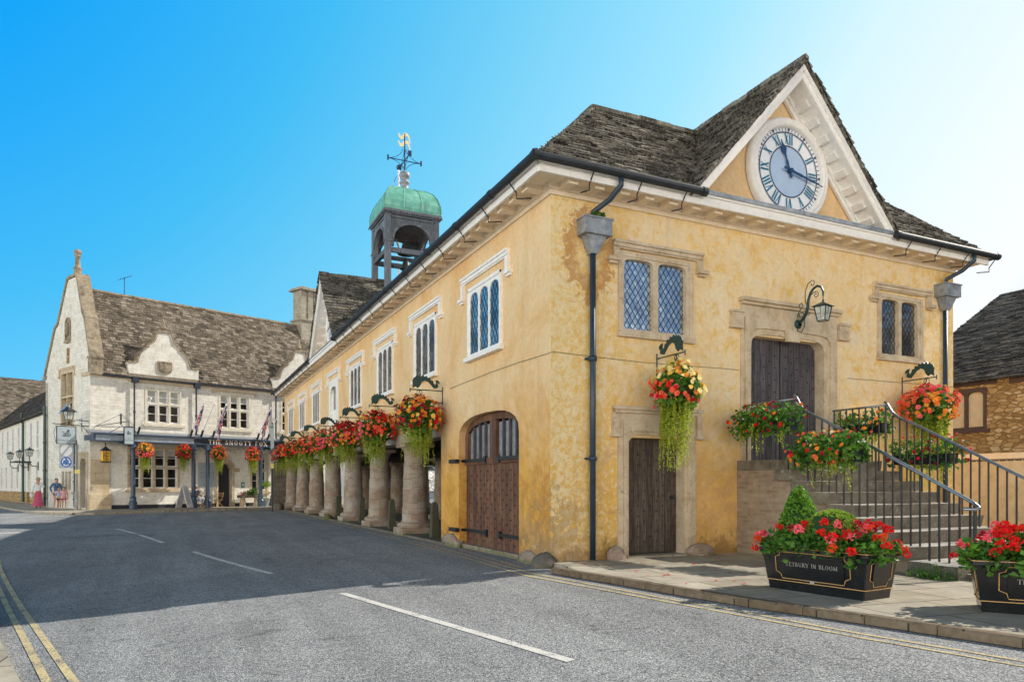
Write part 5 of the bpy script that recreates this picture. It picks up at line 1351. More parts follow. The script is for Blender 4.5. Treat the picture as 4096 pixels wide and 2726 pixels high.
def lantern_body(parent, x, y, z, s, mat='green_iron', fr_=True, rot=.6):
    # z = top of the roof ; body hangs below
    def ringp(r, zz): return [(x+r*math.cos(rot+pi/4+i*pi/2), y+r*math.sin(rot+pi/4+i*pi/2), zz) for i in range(4)]
    m = MB(); A, B, C_ = ringp(.3*s, z-.13*s), ringp(.22*s, z-.14*s), ringp(.14*s, z-.5*s)
    m.add([(x, y, z)]+A, [(0, 1, 2), (0, 2, 3), (0, 3, 4), (0, 4, 1), (4, 3, 2, 1)])
    for i in range(4):
        j = (i+1) % 4; m.tube([B[i], C_[i]], .014*s, 4); m.tube([C_[i], C_[j]], .013*s, 4); m.tube([B[i], B[j]], .013*s, 4)
        mid = lambda p, q: tuple((a+b)/2 for a, b in zip(p, q))
        m.tube([mid(B[i], B[j]), mid(C_[i], C_[j])], .005*s, 4); m.tube([mid(B[i], C_[i]), mid(B[j], C_[j])], .005*s, 4)
    m.tube([(x, y, z-.01), (x, y, z+.05*s)], .025*s, 6)
    o = m.build('lantern_case', mat, parent, uv=False)
    m = MB(); g = lambda P: [(x+(p[0]-x)*.93, y+(p[1]-y)*.93, p[2]) for p in P]; b, c = g(B), g(C_)
    m.add(b+c, [(i, (i+1) % 4, 4+(i+1) % 4, 4+i) for i in range(4)]+[(4, 5, 6, 7)]); m.build('glass', 'lantern_glass', o, uv=False)
lantern_body(wl_, 5.93, -.8, 5.27, .8, rot=.25)

# ================================================================== RIGHT SIDE
sh = thing('stone_house', 'golden rubble stone house with a steep dark tiled roof at the right edge', 'house', (17, 0, 0))
RX = lambda a, b, c: (17-c, a, b)
m = MB(); m.panel([(-16, -.1), (6, -.1), (6, 4.95), (-16, 4.95)], [rect(2.62, 3.9, 3.3, 4.56)], 0, -.4, RX)
m.prism([(17., -.1), (31, -.1), (31, 4.9), (24, 9.0), (17., 4.9)], 6, 5.6, lambda a, b, c: (a+.002, c, b)); m.build('wall', 'rubble_gold', sh)
m = MB(); ro = (16.75, 6.15, 4.78)
m.quad((16.75, 6.15, 4.75), (16.75, -16, 4.75), (23.9, -16, 9.1), (23.9, 6.15, 9.1)); m.quad((31, 6.15, 4.75), (31, -16, 4.75), (23.9, -16, 9.1), (23.9, 6.15, 9.1)); rr_ = m.build('roof', 'grey_tiles', sh)
m = MB(); rg = random.Random(31); tiles(m, (16.7, 6.2, 4.76), (0, -1, 0), (7.15, 0, 4.35), [(0, 0), (14, 0), (14, 8.4), (0, 8.4)], .2, .32, .03, None, rg); m.build('roof_tiles', 'grey_tiles', rr_, uv=False)
m = MB(); m.panel(rect(2.6, 3.95, 3.25, 4.58), [arch(2.7, 3.2, 3.34, 4.3, .15, 8, 2.4), arch(3.3, 3.85, 3.34, 4.3, .15, 8, 2.4)], .02, -.12, RX); m.fbox(RX, 2.5, 4.0, 3.16, 3.245, 0, .1)
w = m.build('window', 'shed_brown', sh); m = MB(); m.quad(RX(2.65, 3.3, -.06), RX(3.9, 3.3, -.06), RX(3.9, 4.5, -.06), RX(2.65, 4.5, -.06)); m.build('glass', 'cream_blind', w, uv=False)
m = MB(); m.fbox(RX, 2.3, 4.3, 4.66, 4.82, 0, .05); m.fbox(RX, 1.2, 1.9, 4.6, 4.78, 0, .06); m.build('lintel', 'shed_brown', sh)
lw = thing('boundary_wall', 'smooth cream rendered wall with a pale coping behind the stair railing', 'wall', (14.2, 0, 0))
BX = lambda a, b, c: (14.2-c, a, b)
m = MB(); m.panel([(-16, -.1), (7, -.1), (7, 2.2), (-16, 2.2)], [], 0, -.3, BX); m.build('wall', 'cream_render', lw)
m = MB(); m.fbox(BX, -16, 7, 2.201, 2.36, -.34, .05); m.build('coping', 'cream_paint', lw)
m = MB(); a = -16
while a < 7: m.fbox(BX, a, a+.16, 2.14, 2.165, .0, .012); a += .2
m.fbox(BX, -16, 7, 2.17, 2.185, 0, .01)
m.build('trim_line', 'wood_dark', lw)

# ================================================================== BACKGROUND SHOPS SEEN THROUGH THE ARCADE
YS = 60.
BF = lambda a, b, c: (a, YS-c, b)
sp = thing('blue_shop', 'white house with a royal blue shop front seen through the arcade', 'shop', (11.5, YS, 0))
m = MB(); m.panel(rect(9.6, 14.2, 0, 7), [rect(10.2, 13.6, .9, 2.3)], 0, -.3, BF); m.prism([(9.6, 7), (14.2, 7), (14.2, 9), (9.6, 9)], -.3, -5, BF); m.build('wall', 'white_brick', sp)
m = MB(); m.panel(rect(9.8, 14.0, .1, 2.95), [rect(10.2, 11.7, .95, 2.3), rect(11.9, 13.6, .95, 2.3)], .12, .001, BF); m.fbox(BF, 9.8, 14, 2.95, 3.05, 0, .25); m.build('shop_front', 'shop_blue', sp)
m = MB(); m.quad(BF(10, .9, -.1), BF(13.8, .9, -.1), BF(13.8, 2.35, -.1), BF(10, 2.35, -.1)); m.build('glass', 'dim_glass', sp, uv=False)
m = MB(); letters(m, 'TETBURY', BF, 11.9, 2.5, .3, .13); m.build('lettering', 'letter_cream', sp, uv=False)
m = MB(); m.fbox(BF, 10.5, 11., .9, 1.4, .13, .2); m.fbox(BF, 11.1, 11.4, 1., 1.6, .13, .2); m.build('poster', 'sign_pale', sp)
sp = thing('grey_shop', 'pale grey shop front with black pilasters seen through the nearest arcade bay', 'shop', (17, YS, 0))
m = MB(); m.panel(rect(14.3, 22., 0, 7), [rect(17.9, 19.3, .7, 2.9)], 0, -.3, BF); m.build('wall', 'sign_pale', sp)
m = MB(); m.fbox(BF, 17.2, 22, 3.05, 3.15, 0, .3)
for a in (17.3, 17.75, 19.4, 20.2): m.fbox(BF, a, a+.12, .1, 3.04, 0, .1)
m.fbox(BF, 17.9, 19.3, .65, .72, 0, .12); m.build('shop_front', 'slate_dark', sp)
m = MB(); m.quad(BF(17.8, .6, -.1), BF(19.4, .6, -.1), BF(19.4, 3, -.1), BF(17.8, 3, -.1)); m.build('glass', 'dim_glass', sp, uv=False)
sp = thing('white_house', 'plain white rendered house beyond the far end of the arcade', 'house', (6, YS, 0))
m = MB(); m.panel(rect(-4, 9.5, 0, 7.2), [rect(2, 3, 1, 2.4), rect(5.4, 6.4, 1, 2.4)], 0, -.3, BF); m.prism([(-4, 7.2), (9.5, 7.2), (9.5, 7.4), (-4, 7.4)], .2, -5, BF); m.build('wall', 'white_paint', sp)
m = MB(); m.quad(BF(-3, .6, -.2), BF(9, .6, -.2), BF(9, 3, -.2), BF(-3, 3, -.2)); m.build('glass', 'dim_glass', sp, uv=False)
# ================================================================== HOTEL
HO = Vector((-10.29, 34.43, 0)); HU = Vector((.93883, .34429, 0)); HG = Vector((-.43112, .90226, 0))
def H(u, v, z): return HO+HU*u+HG*v+Vector((0, 0, z))
HF = lambda a, b, c: H(a, -c, b)        # street front
GE = lambda a, b, c: H(-c, a, b)        # gable end
hotel = thing('hotel', 'pale stone coaching inn with curved dormer gables, tiled roof and blue iron canopy', 'hotel', tuple(HO))
UL = 15.5; DP = 6.7; EZ = 7.72; RZ = 12.95
m = MB()
w1 = rect(2.85, 4.95, 5.05, 7.15); w2 = rect(7.15, 9.25, 5.0, 7.2); w3 = rect(11.3, 13.3, 5.0, 7.2)
m.panel([(.452, 3.9), (UL, 3.9), (UL, 7.7), (.452, 7.7)], [w1, w2, w3], 0, -.45, HF)
gp = [(-.0, .1), (DP, .1), (DP, 8.0), (6.65, 8.15), (5.2, 10.5), (5.05, 10.75), (4.6, 10.95), (3.35, 13.0), (3.1, 13.35), (1.95, 13.35), (1.75, 13.0), (1.05, 11.1), (.75, 10.75), (-.0, 8.45)]
m.panel(gp, [rect(2.3, 4.25, 4.85, 8.1), rect(2.5, 4.2, 1.1, 2.4), rect(.45, 1.25, .2, 3.0)], 0, -.45, GE)
m.panel([(0, .1), (DP, .1), (DP, 7.7), (3.1, 12.6), (0, 7.7)], [], -UL, -UL+.4, GE)
m.panel([(.0, .1), (UL, .1), (UL, 7.7), (.0, 7.7)], [], -DP+.4, -DP, HF)
hw_ = m.build('wall', 'hotel_stone', hotel)
m = MB()
m.panel([(.45, .1), (7.1, .1), (7.1, 3.9), (.45, 3.9)], [rect(2.05, 4.65, 1.35, 3.6)], 0, -.4, HF)
m.panel([(7.1, .1), (7.12, .1), (7.12, 2.55), (7.3, 2.8), (7.6, 2.88), (7.9, 2.72), (7.98, 2.5), (7.98, .1), (UL, .1), (UL, 3.9), (7.1, 3.9)], [rect(9.3, 10.3, 1.2, 3.4)], 0, -.4, HF)
m.build('painted_wall', 'white_brick', hotel)
m = MB(); m.fbox(HF, .95, 7.05, .1, .34, .003, .03); m.fbox(HF, 8.2, UL, .1, .34, .003, .03); m.build('plinth', 'ink', hotel)
m = MB(); m.fbox(HF, -.02, .93, .1, 2.9, .002, .12); m.fbox(HF, -.08, 1.0, .1, .95, .12, .2); m.fbox(GE, -.12, .4, .1, .95, .0, .06)
m.build('corner_pier', 'hotel_ashlar', hotel)
# string courses + eaves course
m = MB(); m.fbox(HF, -.05, UL, 7.52, 7.7, .0, .1); m.fbox(HF, 1.9, 5.9, 7.4, 7.519, .0, .12); m.fbox(GE, -.02, 1., 7.55, 7.75, 0, .08)
m.build('eaves_course', 'dressed_stone', hotel)
m = MB()   # copings of the gable end
cp = [(DP+.15, 7.95), (6.75, 8.2), (5.3, 10.55), (5.12, 10.82), (4.68, 11.02), (3.42, 13.05), (3.15, 13.45), (1.9, 13.45), (1.66, 13.05), (.98, 11.18), (.68, 10.8), (-.12, 8.5)]
for (a0, b0), (a1, b1) in zip(cp, cp[1:]):
    L = math.hypot(a1-a0, b1-b0); nx_, nz_ = (b1-b0)/L*.1, -(a1-a0)/L*.1
    if True: m.prism([(a0-nx_*.6, b0-nz_*.6), (a1-nx_*.6, b1-nz_*.6), (a1+nx_, b1+nz_), (a0+nx_, b0+nz_)], .07, -.62, GE)
m.prism([(-.3, 7.6), (.2, 7.6), (.2, 8.5), (-.3, 8.5)], .04, -.55, GE); m.fbox(GE, -.36, .25, 8.5, 8.6, -.6, .08)
m.fbox(GE, 6.5, 6.95, 7.9, 8.1, -.5, .1)
cpo = m.build('coping', 'coping_stone', hotel)
m = MB(); c0 = H(.25, 2.45, 0); m.lathe([(.3, 13.4), (.34, 13.5), (.2, 13.65), (.2, 13.9), (.26, 13.95), (.15, 14.02), (.12, 14.6), (.2, 14.66), (.12, 14.72), (.2, 14.82), (.21, 14.92), (.12, 15.03), (.02, 15.06)], c0.x, c0.y, 14); m.build('finial', 'coping_stone', cpo, smooth=True)
# roof
ev_ = HG*3.1+Vector((0, 0, RZ-EZ)); evn = ev_.normalized(); Lr = ev_.length
m = MB(); m.quad(H(.4, -.22, EZ-.1), H(UL+.1, -.22, EZ-.1), H(UL+.1, 3.05, RZ-.05), H(.4, 3.05, RZ-.05)); m.quad(H(.4, 6.7, EZ), H(UL+.1, 6.7, EZ), H(UL+.1, 3.05, RZ-.05), H(.4, 3.05, RZ-.05))
hr = m.build('roof', 'hotel_tiles', hotel)
O = H(.4, -.25, EZ-.02); up_ = (HG*3.3+Vector((0, 0, RZ-EZ))); Lr = up_.length
def skh(a, b):
    u = a+.4; v = -.25+b/Lr*3.3
    return any(lo-.1 < u < hi+.1 and v < .42 for lo, hi in ((1.95, 5.9), (10.75, 14.7)))
m = MB(); rg = random.Random(61); tiles(m, O, HU, up_, [(0, 0), (UL-.3, 0), (UL-.3, Lr), (0, Lr)], .2, .3, .028, skh, rg); m.build('roof_tiles', 'hotel_tiles', hr, uv=False)
m = MB(); ridge_caps(m, H(.5, 3.05, RZ+.03), H(UL, 3.05, RZ+.03), .1, .45, rg); m.build('ridge_tiles', 'coping_stone', hr, uv=False)
# curved dormer gables
def dormer(u0):
    P = [(u0, 7.7), (u0+4, 7.7), (u0+4, 8.5), (u0+3.5, 8.55)]
    for i in range(7): t = pi/2*i/6; P.append((u0+3.5-.05-.5*math.sin(t)*1.0, 8.6+.75*(1-math.cos(t))*1.15))
    P = [(0, 0), (4, 0), (4, .8), (3.48, .82)]
    ar = [(3.45+(-.62)*math.sin(pi/2*i/6), .95+.9*(1-math.cos(pi/2*i/6))) for i in range(7)]         # outer concave-convex scroll
    ar = [(3.42, 1.0), (3.36, 1.25), (3.22, 1.5), (3.02, 1.68), (2.86, 1.78), (2.86, 1.98), (2.7, 2.02), (2.55, 2.15), (2.44, 2.4), (2.4, 2.62)]
    P += ar+[(2.35, 2.75), (1.65, 2.75)]+[(4-a, b) for a, b in ar[::-1]]+[(.52, .82), (0, .8)]
    Q = [(u0+a, 7.7+b) for a, b in P]
    m = MB(); m.prism(Q, .06, -.34, HF); d = m.build('dormer_gable', 'hotel_stone', hotel)
    m = MB(); E_ = Q[2:]
    for (a0, b0), (a1, b1) in zip(E_, E_[1:]+[]):
        L = math.hypot(a1-a0, b1-b0)
        if L < .01: continue
        nx_, nz_ = (b1-b0)/L*.09, -(a1-a0)/L*.09
        m.prism([(a0, b0), (a1, b1), (a1+nx_, b1+nz_), (a0+nx_, b0+nz_)], .13, -.4, HF)
    m.build('coping', 'coping_stone', d)
    m = MB(); c = H(u0+2, .1, 0); m.lathe([(.18, 10.5), (.22, 10.58), (.1, 10.64), (.22, 10.72), (.22, 10.8), (.16, 10.84), (.1, 11.1), (.02, 11.35)], c.x, c.y, 10); m.build('finial', 'coping_stone', d)
    m = MB(); x = u0+1.6; m.prism([(x, 8.75), (x+.82, 8.75), (x+.82, 8.25), (x+.7, 8.08), (x+.41, 7.98), (x+.12, 8.08), (x, 8.25)], .13, .061, HF); m.prism([(x+.1, 8.67), (x+.72, 8.67), (x+.7, 8.25), (x+.41, 8.1), (x+.12, 8.25)], .16, .131, HF)
    m.build('shield', 'coping_stone', d)
    m = MB(); r_ = H(u0+2, 2.2, 10.2)
    m.quad(H(u0+.4, .3, 8.4), H(u0+2, .3, 10.2), H(u0+2, 1.6, 10.2)); m.quad(H(u0+3.6, .3, 8.4), H(u0+2, .3, 10.2), H(u0+2, 1.6, 10.2)); m.build('dormer_roof', 'hotel_tiles', d)
dormer(1.9); dormer(10.7)
# windows: stone mullions and white sashes
def hwin(a0, a1, z0, z1, n, tr, f, sill=.14, blind=0, parent=hotel, glass='room_glass', lab=None, mat='window_stone', fr_=.14, mul=.1, hood_=False, sash=True):
    m = MB(); w = (a1-a0-2*fr_-(n-1)*mul)/n; L = []
    rows = [(z0+fr_*.6, tr-mul/2), (tr+mul/2, z1-fr_)] if tr else [(z0+fr_*.6, z1-fr_)]
    cells = [(a0+fr_+i*(w+mul), a0+fr_+i*(w+mul)+w, lo, hi) for i in range(n) for lo, hi in rows]
    m.panel(rect(a0, a1, z0, z1), [rect(a, b, lo, hi) for a, b, lo, hi in cells], .025, -.26, f)
    m.fbox(f, a0-.12, a1+.12, z0-sill, z0-.002, .0, .11)
    o = m.build('window', mat, parent, label=lab)
    m = MB(); m.quad(f(a0+.05, z0+.05, -.2), f(a1-.05, z0+.05, -.2), f(a1-.05, z1-.05, -.2), f(a0+.05, z1-.05, -.2)); m.build('glass', glass, o, uv=False)
    if sash:
        m = MB()
        for a, b, lo, hi in cells:
            m.panel(rect(a, b, lo, hi), [rect(a+.06, b-.06, lo+.07, (lo+hi)/2-.02), rect(a+.06, b-.06, (lo+hi)/2+.02, hi-.05)], -.12, -.17, f)
        m.build('sash', 'white_gloss', o)
    if blind:
        m = MB()
        for a, b, lo, hi in cells:
            if lo > z0+.5: m.quad(f(a, lo+(hi-lo)*(1-blind), -.18), f(b, lo+(hi-lo)*(1-blind), -.18), f(b, hi, -.18), f(a, hi, -.18))
            else: m.quad(f(a, lo, -.182), f(a+.12, lo, -.182), f(a+.12, hi, -.182), f(a, hi, -.182))
        m.build('blind', 'blind_cloth', o, uv=False)
    return o
hwin(2.85, 4.95, 5.05, 7.15, 3, 6.22, HF, blind=.95, lab='upper window under the nearer dormer gable'); hwin(7.15, 9.25, 5.0, 7.2, 3, 6.2, HF, blind=.5, lab='upper window between the dormer gables'); hwin(11.3, 13.3, 5.0, 7.2, 3, 6.2, HF, lab='upper window at the hall end of the inn')
hwin(1.9, 4.82, 1.2, 3.7, 4, 2.5, HF, blind=.4, mat='hotel_ashlar', lab='wide ground floor window under the canopy'); hwin(9.2, 10.45, 1.05, 3.5, 2, 2.4, HF, blind=.3, mat='hotel_ashlar', lab='ground floor window right of the entrance')
hwin(2.3, 4.25, 4.85, 8.1, 2, 6.6, GE, sash=False, glass='dim_glass', mat='hotel_ashlar', lab='tall mullioned window in the gable end'); hwin(2.5, 4.2, 1.1, 2.4, 3, None, GE, sash=False, glass='room_glass', lab='low mullioned window in the gable end')
m = MB(); m.quad(GE(3.35, 5.6, .32), GE(3.7, 5.6, .32), GE(3.7, 6.3, -.1), GE(3.35, 6.3, -.1)); m.build('open_casement', 'frosted_glass', hotel, uv=False); m = MB(); m.quad(GE(2.8, 5.6, .32), GE(3.15, 5.6, .32), GE(3.15, 6.3, -.1), GE(2.8, 6.3, -.1)); m.build('open_casement', 'frosted_glass', hotel, uv=False)
hood(6.7, 9.6, 7.38, 7.28, HF, hotel, 'dressed_stone', .1, .0); hood(2.1, 4.45, 8.25, 7.85, GE, hotel, 'dressed_stone', .1, .08)
m = MB(); m.fbox(GE, 2.75, 3.4, 9.7, 9.85, 0, .15); m.prism(arch(2.8, 3.35, 9.85, 10.8, .3, 8), .01, -.0, GE); m.panel(arch(2.7, 3.45, 9.8, 10.8, .4, 8), [arch(2.8, 3.35, 9.86, 10.8, .3, 8)], .08, .0, GE); m.ball(GE(3.07, 10.75, .08), .12); m.ball(GE(3.07, 10.4, .06), .16, sc=(1, 1, 1.8)); m.build('niche', 'coping_stone', hotel)
m = MB(); m.tube([GE(3.0, 9.4, .04), GE(3.05, 8.5, .04)], .09, 5); m.build('carved_panel', 'rubble_gold', hotel)
m = MB(); m.fbox(GE, .45, 1.25, .2, 3.0, -.35, -.25); m.build('door', 'wood_dark', hotel, label='dark side door in the gable end')
m = MB(); m.panel([(.25, .12), (.45, .12), (.45, 2.7), (.6, 2.95), (1.1, 2.95), (1.25, 2.7), (1.25, .12), (1.45, .12), (1.45, 3.2), (.25, 3.2)], [], .06, -.2, GE); m.fbox(GE, .2, 1.5, 3.2, 3.32, 0, .12); m.build('door_surround', 'dressed_stone', hotel)
m = MB(); m.fbox(HF, 7.12, 7.98, .12, 2.9, -.39, -.3); m.build('door', 'ink', hotel, label='dark front entrance of the inn')
m = MB(); m.panel([(7.0, .12), (7.12, .12), (7.12, 2.45), (7.3, 2.72), (7.6, 2.82), (7.85, 2.7), (7.98, 2.45), (7.98, .12), (8.15, .12), (8.15, 2.75), (7.85, 3.05), (7.6, 3.12), (7.3, 3.05), (7.0, 2.75)], [], .06, -.3, HF); m.fbox(HF, 8.15, 8.5, 2.3, 2.55, 0, .06); m.build('door_surround', 'hotel_ashlar', hotel)
# drain pipes, gutter
m = MB(); m.tube([HF(.5, 7.62, .26), HF(UL, 7.62, .26)], .06, 8); m.build('gutter', 'gutter_black', hotel)
for u, lab in ((2.22, 'left'), (5.72, 'middle'), (10.9, 'right')):
    m = MB(); m.fbox(HF, u-.16, u+.16, 7.35, 7.68, .1, .34); m.tube([HF(u, 7.4, .14), HF(u, 4.6, .14), HF(u, 4.35, .5)], .05, 8); m.tube([HF(u, 5.6, .14), HF(u, 5.75, .14)], .07, 8); m.build('downpipe', 'slate_dark', hotel)
for v, z1, z0 in ((6.45, 6.3, .2), (1.75, 3.8, .2)):
    m = MB(); m.tube([GE(v, z1, .14), GE(v, z0, .14)], .075, 8)
    for k_ in range(4): z = z0+.4+(z1-z0)*k_/3.6; m.tube([GE(v, z, .14), GE(v, z+.12, .14)], .1, 8)
    m.build('downpipe', 'pipe_green', hotel)
# chimney
m = MB(); m.T = lambda u, v, z: H(u, v, z)
m.box(14.4, 15.9, 2.4, 3.6, 11.4, 13.3); m.box(14.3, 16.0, 2.3, 3.7, 13.3, 13.42)
for a in (14.45, 15.0, 15.5): m.box(a, a+.4, 2.5, 3.5, 13.42, 15.5)
m.box(14.6, 15.8, 2.6, 3.4, 13.42, 15.5); m.box(14.25, 16.05, 2.25, 3.75, 15.5, 15.62); m.box(14.35, 15.95, 2.35, 3.65, 15.62, 15.72); m.box(15.0, 15.35, 2.8, 3.1, 15.72, 15.85)
m.build('chimney', 'chimney_stone', hotel)
m = MB(); a = H(2.95, 3, 0); m.tube([(a.x, a.y, 12.9), (a.x, a.y, 14.1)], .025, 5); m.tube([(a.x-.35, a.y, 13.9), (a.x+.4, a.y, 14.25)], .015, 4)
for i in range(5): x = a.x-.2+i*.13; m.tube([(x, a.y-.2, 13.97+i*.06), (x, a.y+.2, 13.97+i*.06)], .01, 3)
m.build('aerial', 'navy_paint', hotel, uv=False)
# canopy
m = MB(); m.fbox(HF, -.3, 13, 3.92, 4.22, 1.2, 1.3); m.fbox(HF, -.34, 13, 4.221, 4.32, 1.16, 1.42); m.fbox(HF, -.34, 13, 3.86, 3.919, 1.16, 1.36)
m.fbox(HF, -.3, -.2, 3.92, 4.22, 0, 1.199)
cano = m.build('canopy', 'slate_paint', hotel)
m = MB(); m.quad(HF(-.3, 4.3, 1.2), HF(13, 4.3, 1.2), HF(13, 4.55, .02), HF(-.3, 4.55, .02)); m.quad(HF(-.3, 4.28, 1.2), HF(13, 4.28, 1.2), HF(13, 4.53, .02), HF(-.3, 4.53, .02)); m.build('canopy_roof', 'lead_sheet', cano)
m = MB(); m.fbox(HF, -.2, 5.0, 3.92, 4.2, 1.301, 1.31); m.build('fascia_panel', 'slate_sheen', cano); m = MB(); m.fbox(HF, 5.05, 12.9, 3.9, 4.218, 1.301, 1.31); m.build('fascia_panel', 'slate_dark', cano)  # left panel paler: reflected light painted into the fascia colour
m = MB(); letters(m, 'THE SNOOTY FOX', HF, 7.72, 3.93, .27, 1.325, .24, .2, .08); m.build('lettering', 'letter_cream', cano, uv=False)
for u in (1.7, 5.02, 5.86, 9.2, 10.03):
    m = MB(); c = H(u, -1.24, 0); m.lathe([(.2, .12), (.2, .4), (.22, .42), (.22, .48), (.17, .6), (.16, .75), (.18, .78), (.12, .84), (.11, 2.9), (.1, 3.3), (.14, 3.33), (.14, 3.38), (.1, 3.42), (.12, 3.5), (.17, 3.56), (.17, 3.62), (.12, 3.66), (.12, 3.86)], c.x, c.y, 16)
    o = m.build('column', 'slate_paint', cano, smooth=False)
    m = MB()
    for s in (-1, 1): m.prism([(u, 3.86), (u+s*.75, 3.86), (u+s*.7, 3.78), (u+s*.35, 3.74), (u+s*.15, 3.6), (u+s*.1, 3.45), (u, 3.45)], 1.27, 1.21, HF)
    m.build('spandrel', 'slate_paint', o)
m = MB()
for i in range(18): c = H(5.9+i*.25, -.6+.15*math.sin(i), 3.7+.08*math.cos(i*1.3)); m.ball(c, .025, 6)
m.build('string_lights', 'ink', cano)
# menu board, plaque
nb = lambda n, mat, a0, a1, z0, z1, c0, c1: (lambda m: (m.fbox(HF, a0, a1, z0, z1, c0, c1), m.build(n, mat, None))[1])(MB())
o = nb('wall_sign', 'sign_pale', 5.89, 6.98, 1.35, 2.85, .003, .035); tag(o, 'large pale blue hotel sign with printed writing between the canopy columns', 'sign')
m = MB(); letters(m, 'SNOOTY FOX', HF, 6.44, 2.18, .095, .04, .12); letters(m, 'LUXURY ROOMS', HF, 6.44, 2.0, .055, .04, .1); letters(m, 'FOOD SERVED ALL DAY', HF, 6.44, 1.88, .055, .04, .08); letters(m, 'DINING', HF, 6.44, 1.76, .055, .04, .1)
m.tube([HF(6.44+.38*math.cos(t*pi/20), 2.1+.62*math.sin(t*pi/20), .04) for t in range(40)], .006, 3, closed=True); m.tube([HF(6.42, 2.35, .04), HF(6.46, 2.45, .04), HF(6.42, 2.52, .04), HF(6.5, 2.58, .04)], .008, 3); m.build('lettering', 'ink', o, uv=False)
o = nb('wall_sign', 'sign_green', 8.62, 8.82, 1.3, 1.65, .003, .03); tag(o, 'small green and white sign right of the inn entrance', 'sign')
m = MB(); m.fbox(HF, 8.69, 8.75, 1.36, 1.58, .03, .034); m.fbox(HF, 8.66, 8.78, 1.5, 1.54, .034, .037); m.build('symbol', 'white_gloss', o)

# ---- things in front of the hotel
def at(u, c, z=0): p = HF(u, z, c); return p.x, p.y
ht = [(2.15, 'orange over coral blooms, leftmost under the canopy', (1, 0, 5, 1, 9, 1, 0)), (4.28, 'mixed orange and pink blooms beside the paired columns', (2, 2, 5, 3, 4, 0, 0)), (6.32, 'salmon and orange blooms before the pale wall sign', (1, 0, 7, 2, 5, 0, 0)), (8.46, 'scarlet and coral blooms near the right canopy columns', (6, 2, 6, 1, 2, 0, 0))]
for i, (u, lab, mx) in enumerate(ht):
    x, y = at(u, 1.62); zt = 3.92
    def zz_(d, rg, q, i=i): return (rg.choice([4, 4, 5, 4]) if d.z > .1 and i == 0 else (rg.choice([2, 3]) if i == 0 else q))
    basket(x, y, zt, 'inn hanging basket of '+lab, mx, 400+i, r=.43, nleaf=260, nfl=110, trail=20, fs=.13, tl=1.05, grp='hanging baskets on the inn canopy', zones=zz_)
def person_skin(name, mat, nodes, edges, parent, root=0, lv=1):
    me = bpy.data.meshes.new(name); me.from_pydata([n[:3] for n in nodes], edges, []); o = bpy.data.objects.new(name, me); COL.objects.link(o); o.parent = parent; me.materials.append(M[mat])
    sk = o.modifiers.new('Skin', 'SKIN'); sk.use_smooth_shade = True
    for i, n in enumerate(nodes): me.skin_vertices[0].data[i].radius = (n[3], n[4] if len(n) > 4 else n[3]); me.skin_vertices[0].data[i].use_root = i == root
    ss = o.modifiers.new('Sub', 'SUBSURF'); ss.levels = lv; ss.render_levels = lv
    return o
def chain(*ids): return list(zip(ids, ids[1:]))
def head(parent, x, y, z, r, hair, long=False, face=-1):
    m = MB(); m.ball((x, y, z), r, 14, (.8, .92, 1.1)); m.ball((x, y+face*r*.9, z-.1*r), r*.16, 6); m.ball((x-r*.8, y, z), r*.16, 6); m.ball((x+r*.8, y, z), r*.16, 6); h = m.build('head', 'skin', parent, local=True, smooth=True)
    m = MB()
    for s in (-1, 1): m.ball((x+s*r*.32, y+face*r*.84, z+.12*r), r*.09, 6)
    m.build('eyes', 'ink', h, local=True)
    m = MB(); m.ball((x, y-face*r*.18, z+r*.22), r*1.05, 14, (.86, .92, 1.05))
    if long: m.ball((x+r*.25, y-face*r*.5, z-r*.9), r*.75, 10, (.8, .6, 1.6))
    m.build('hair', hair, h, local=True, smooth=True)
    return h
def hand(parent, x, y, z, d, s=1.):
    # palm with five short fingers, pointing along d
    d = Vector(d).normalized(); side = d.cross(Vector((0, 1, 0))); side = side.normalized() if side.length > .1 else Vector((1, 0, 0)); m = MB(); p = Vector((x, y, z))
    m.tube([p-d*.01*s, p+d*.03*s, p+d*.085*s], [.022*s, .035*s, .036*s], 6)
    for i, L in enumerate((.06, .075, .08, .068)): q = p+d*.08*s+side*(i-1.5)*.018*s; m.tube([q, q+d*L*.5*s, q+d*L*s*.9-Vector((0, .01*s, 0))], [.009*s, .008*s, .006*s], 5)
    q = p+d*.03*s+side*.03*s; m.tube([q, q+(d*.6+side)*.03*s, q+(d+side*.7)*.05*s], [.01*s, .009*s, .007*s], 5)
    return m.build('hand', 'skin', parent, local=True, smooth=True)
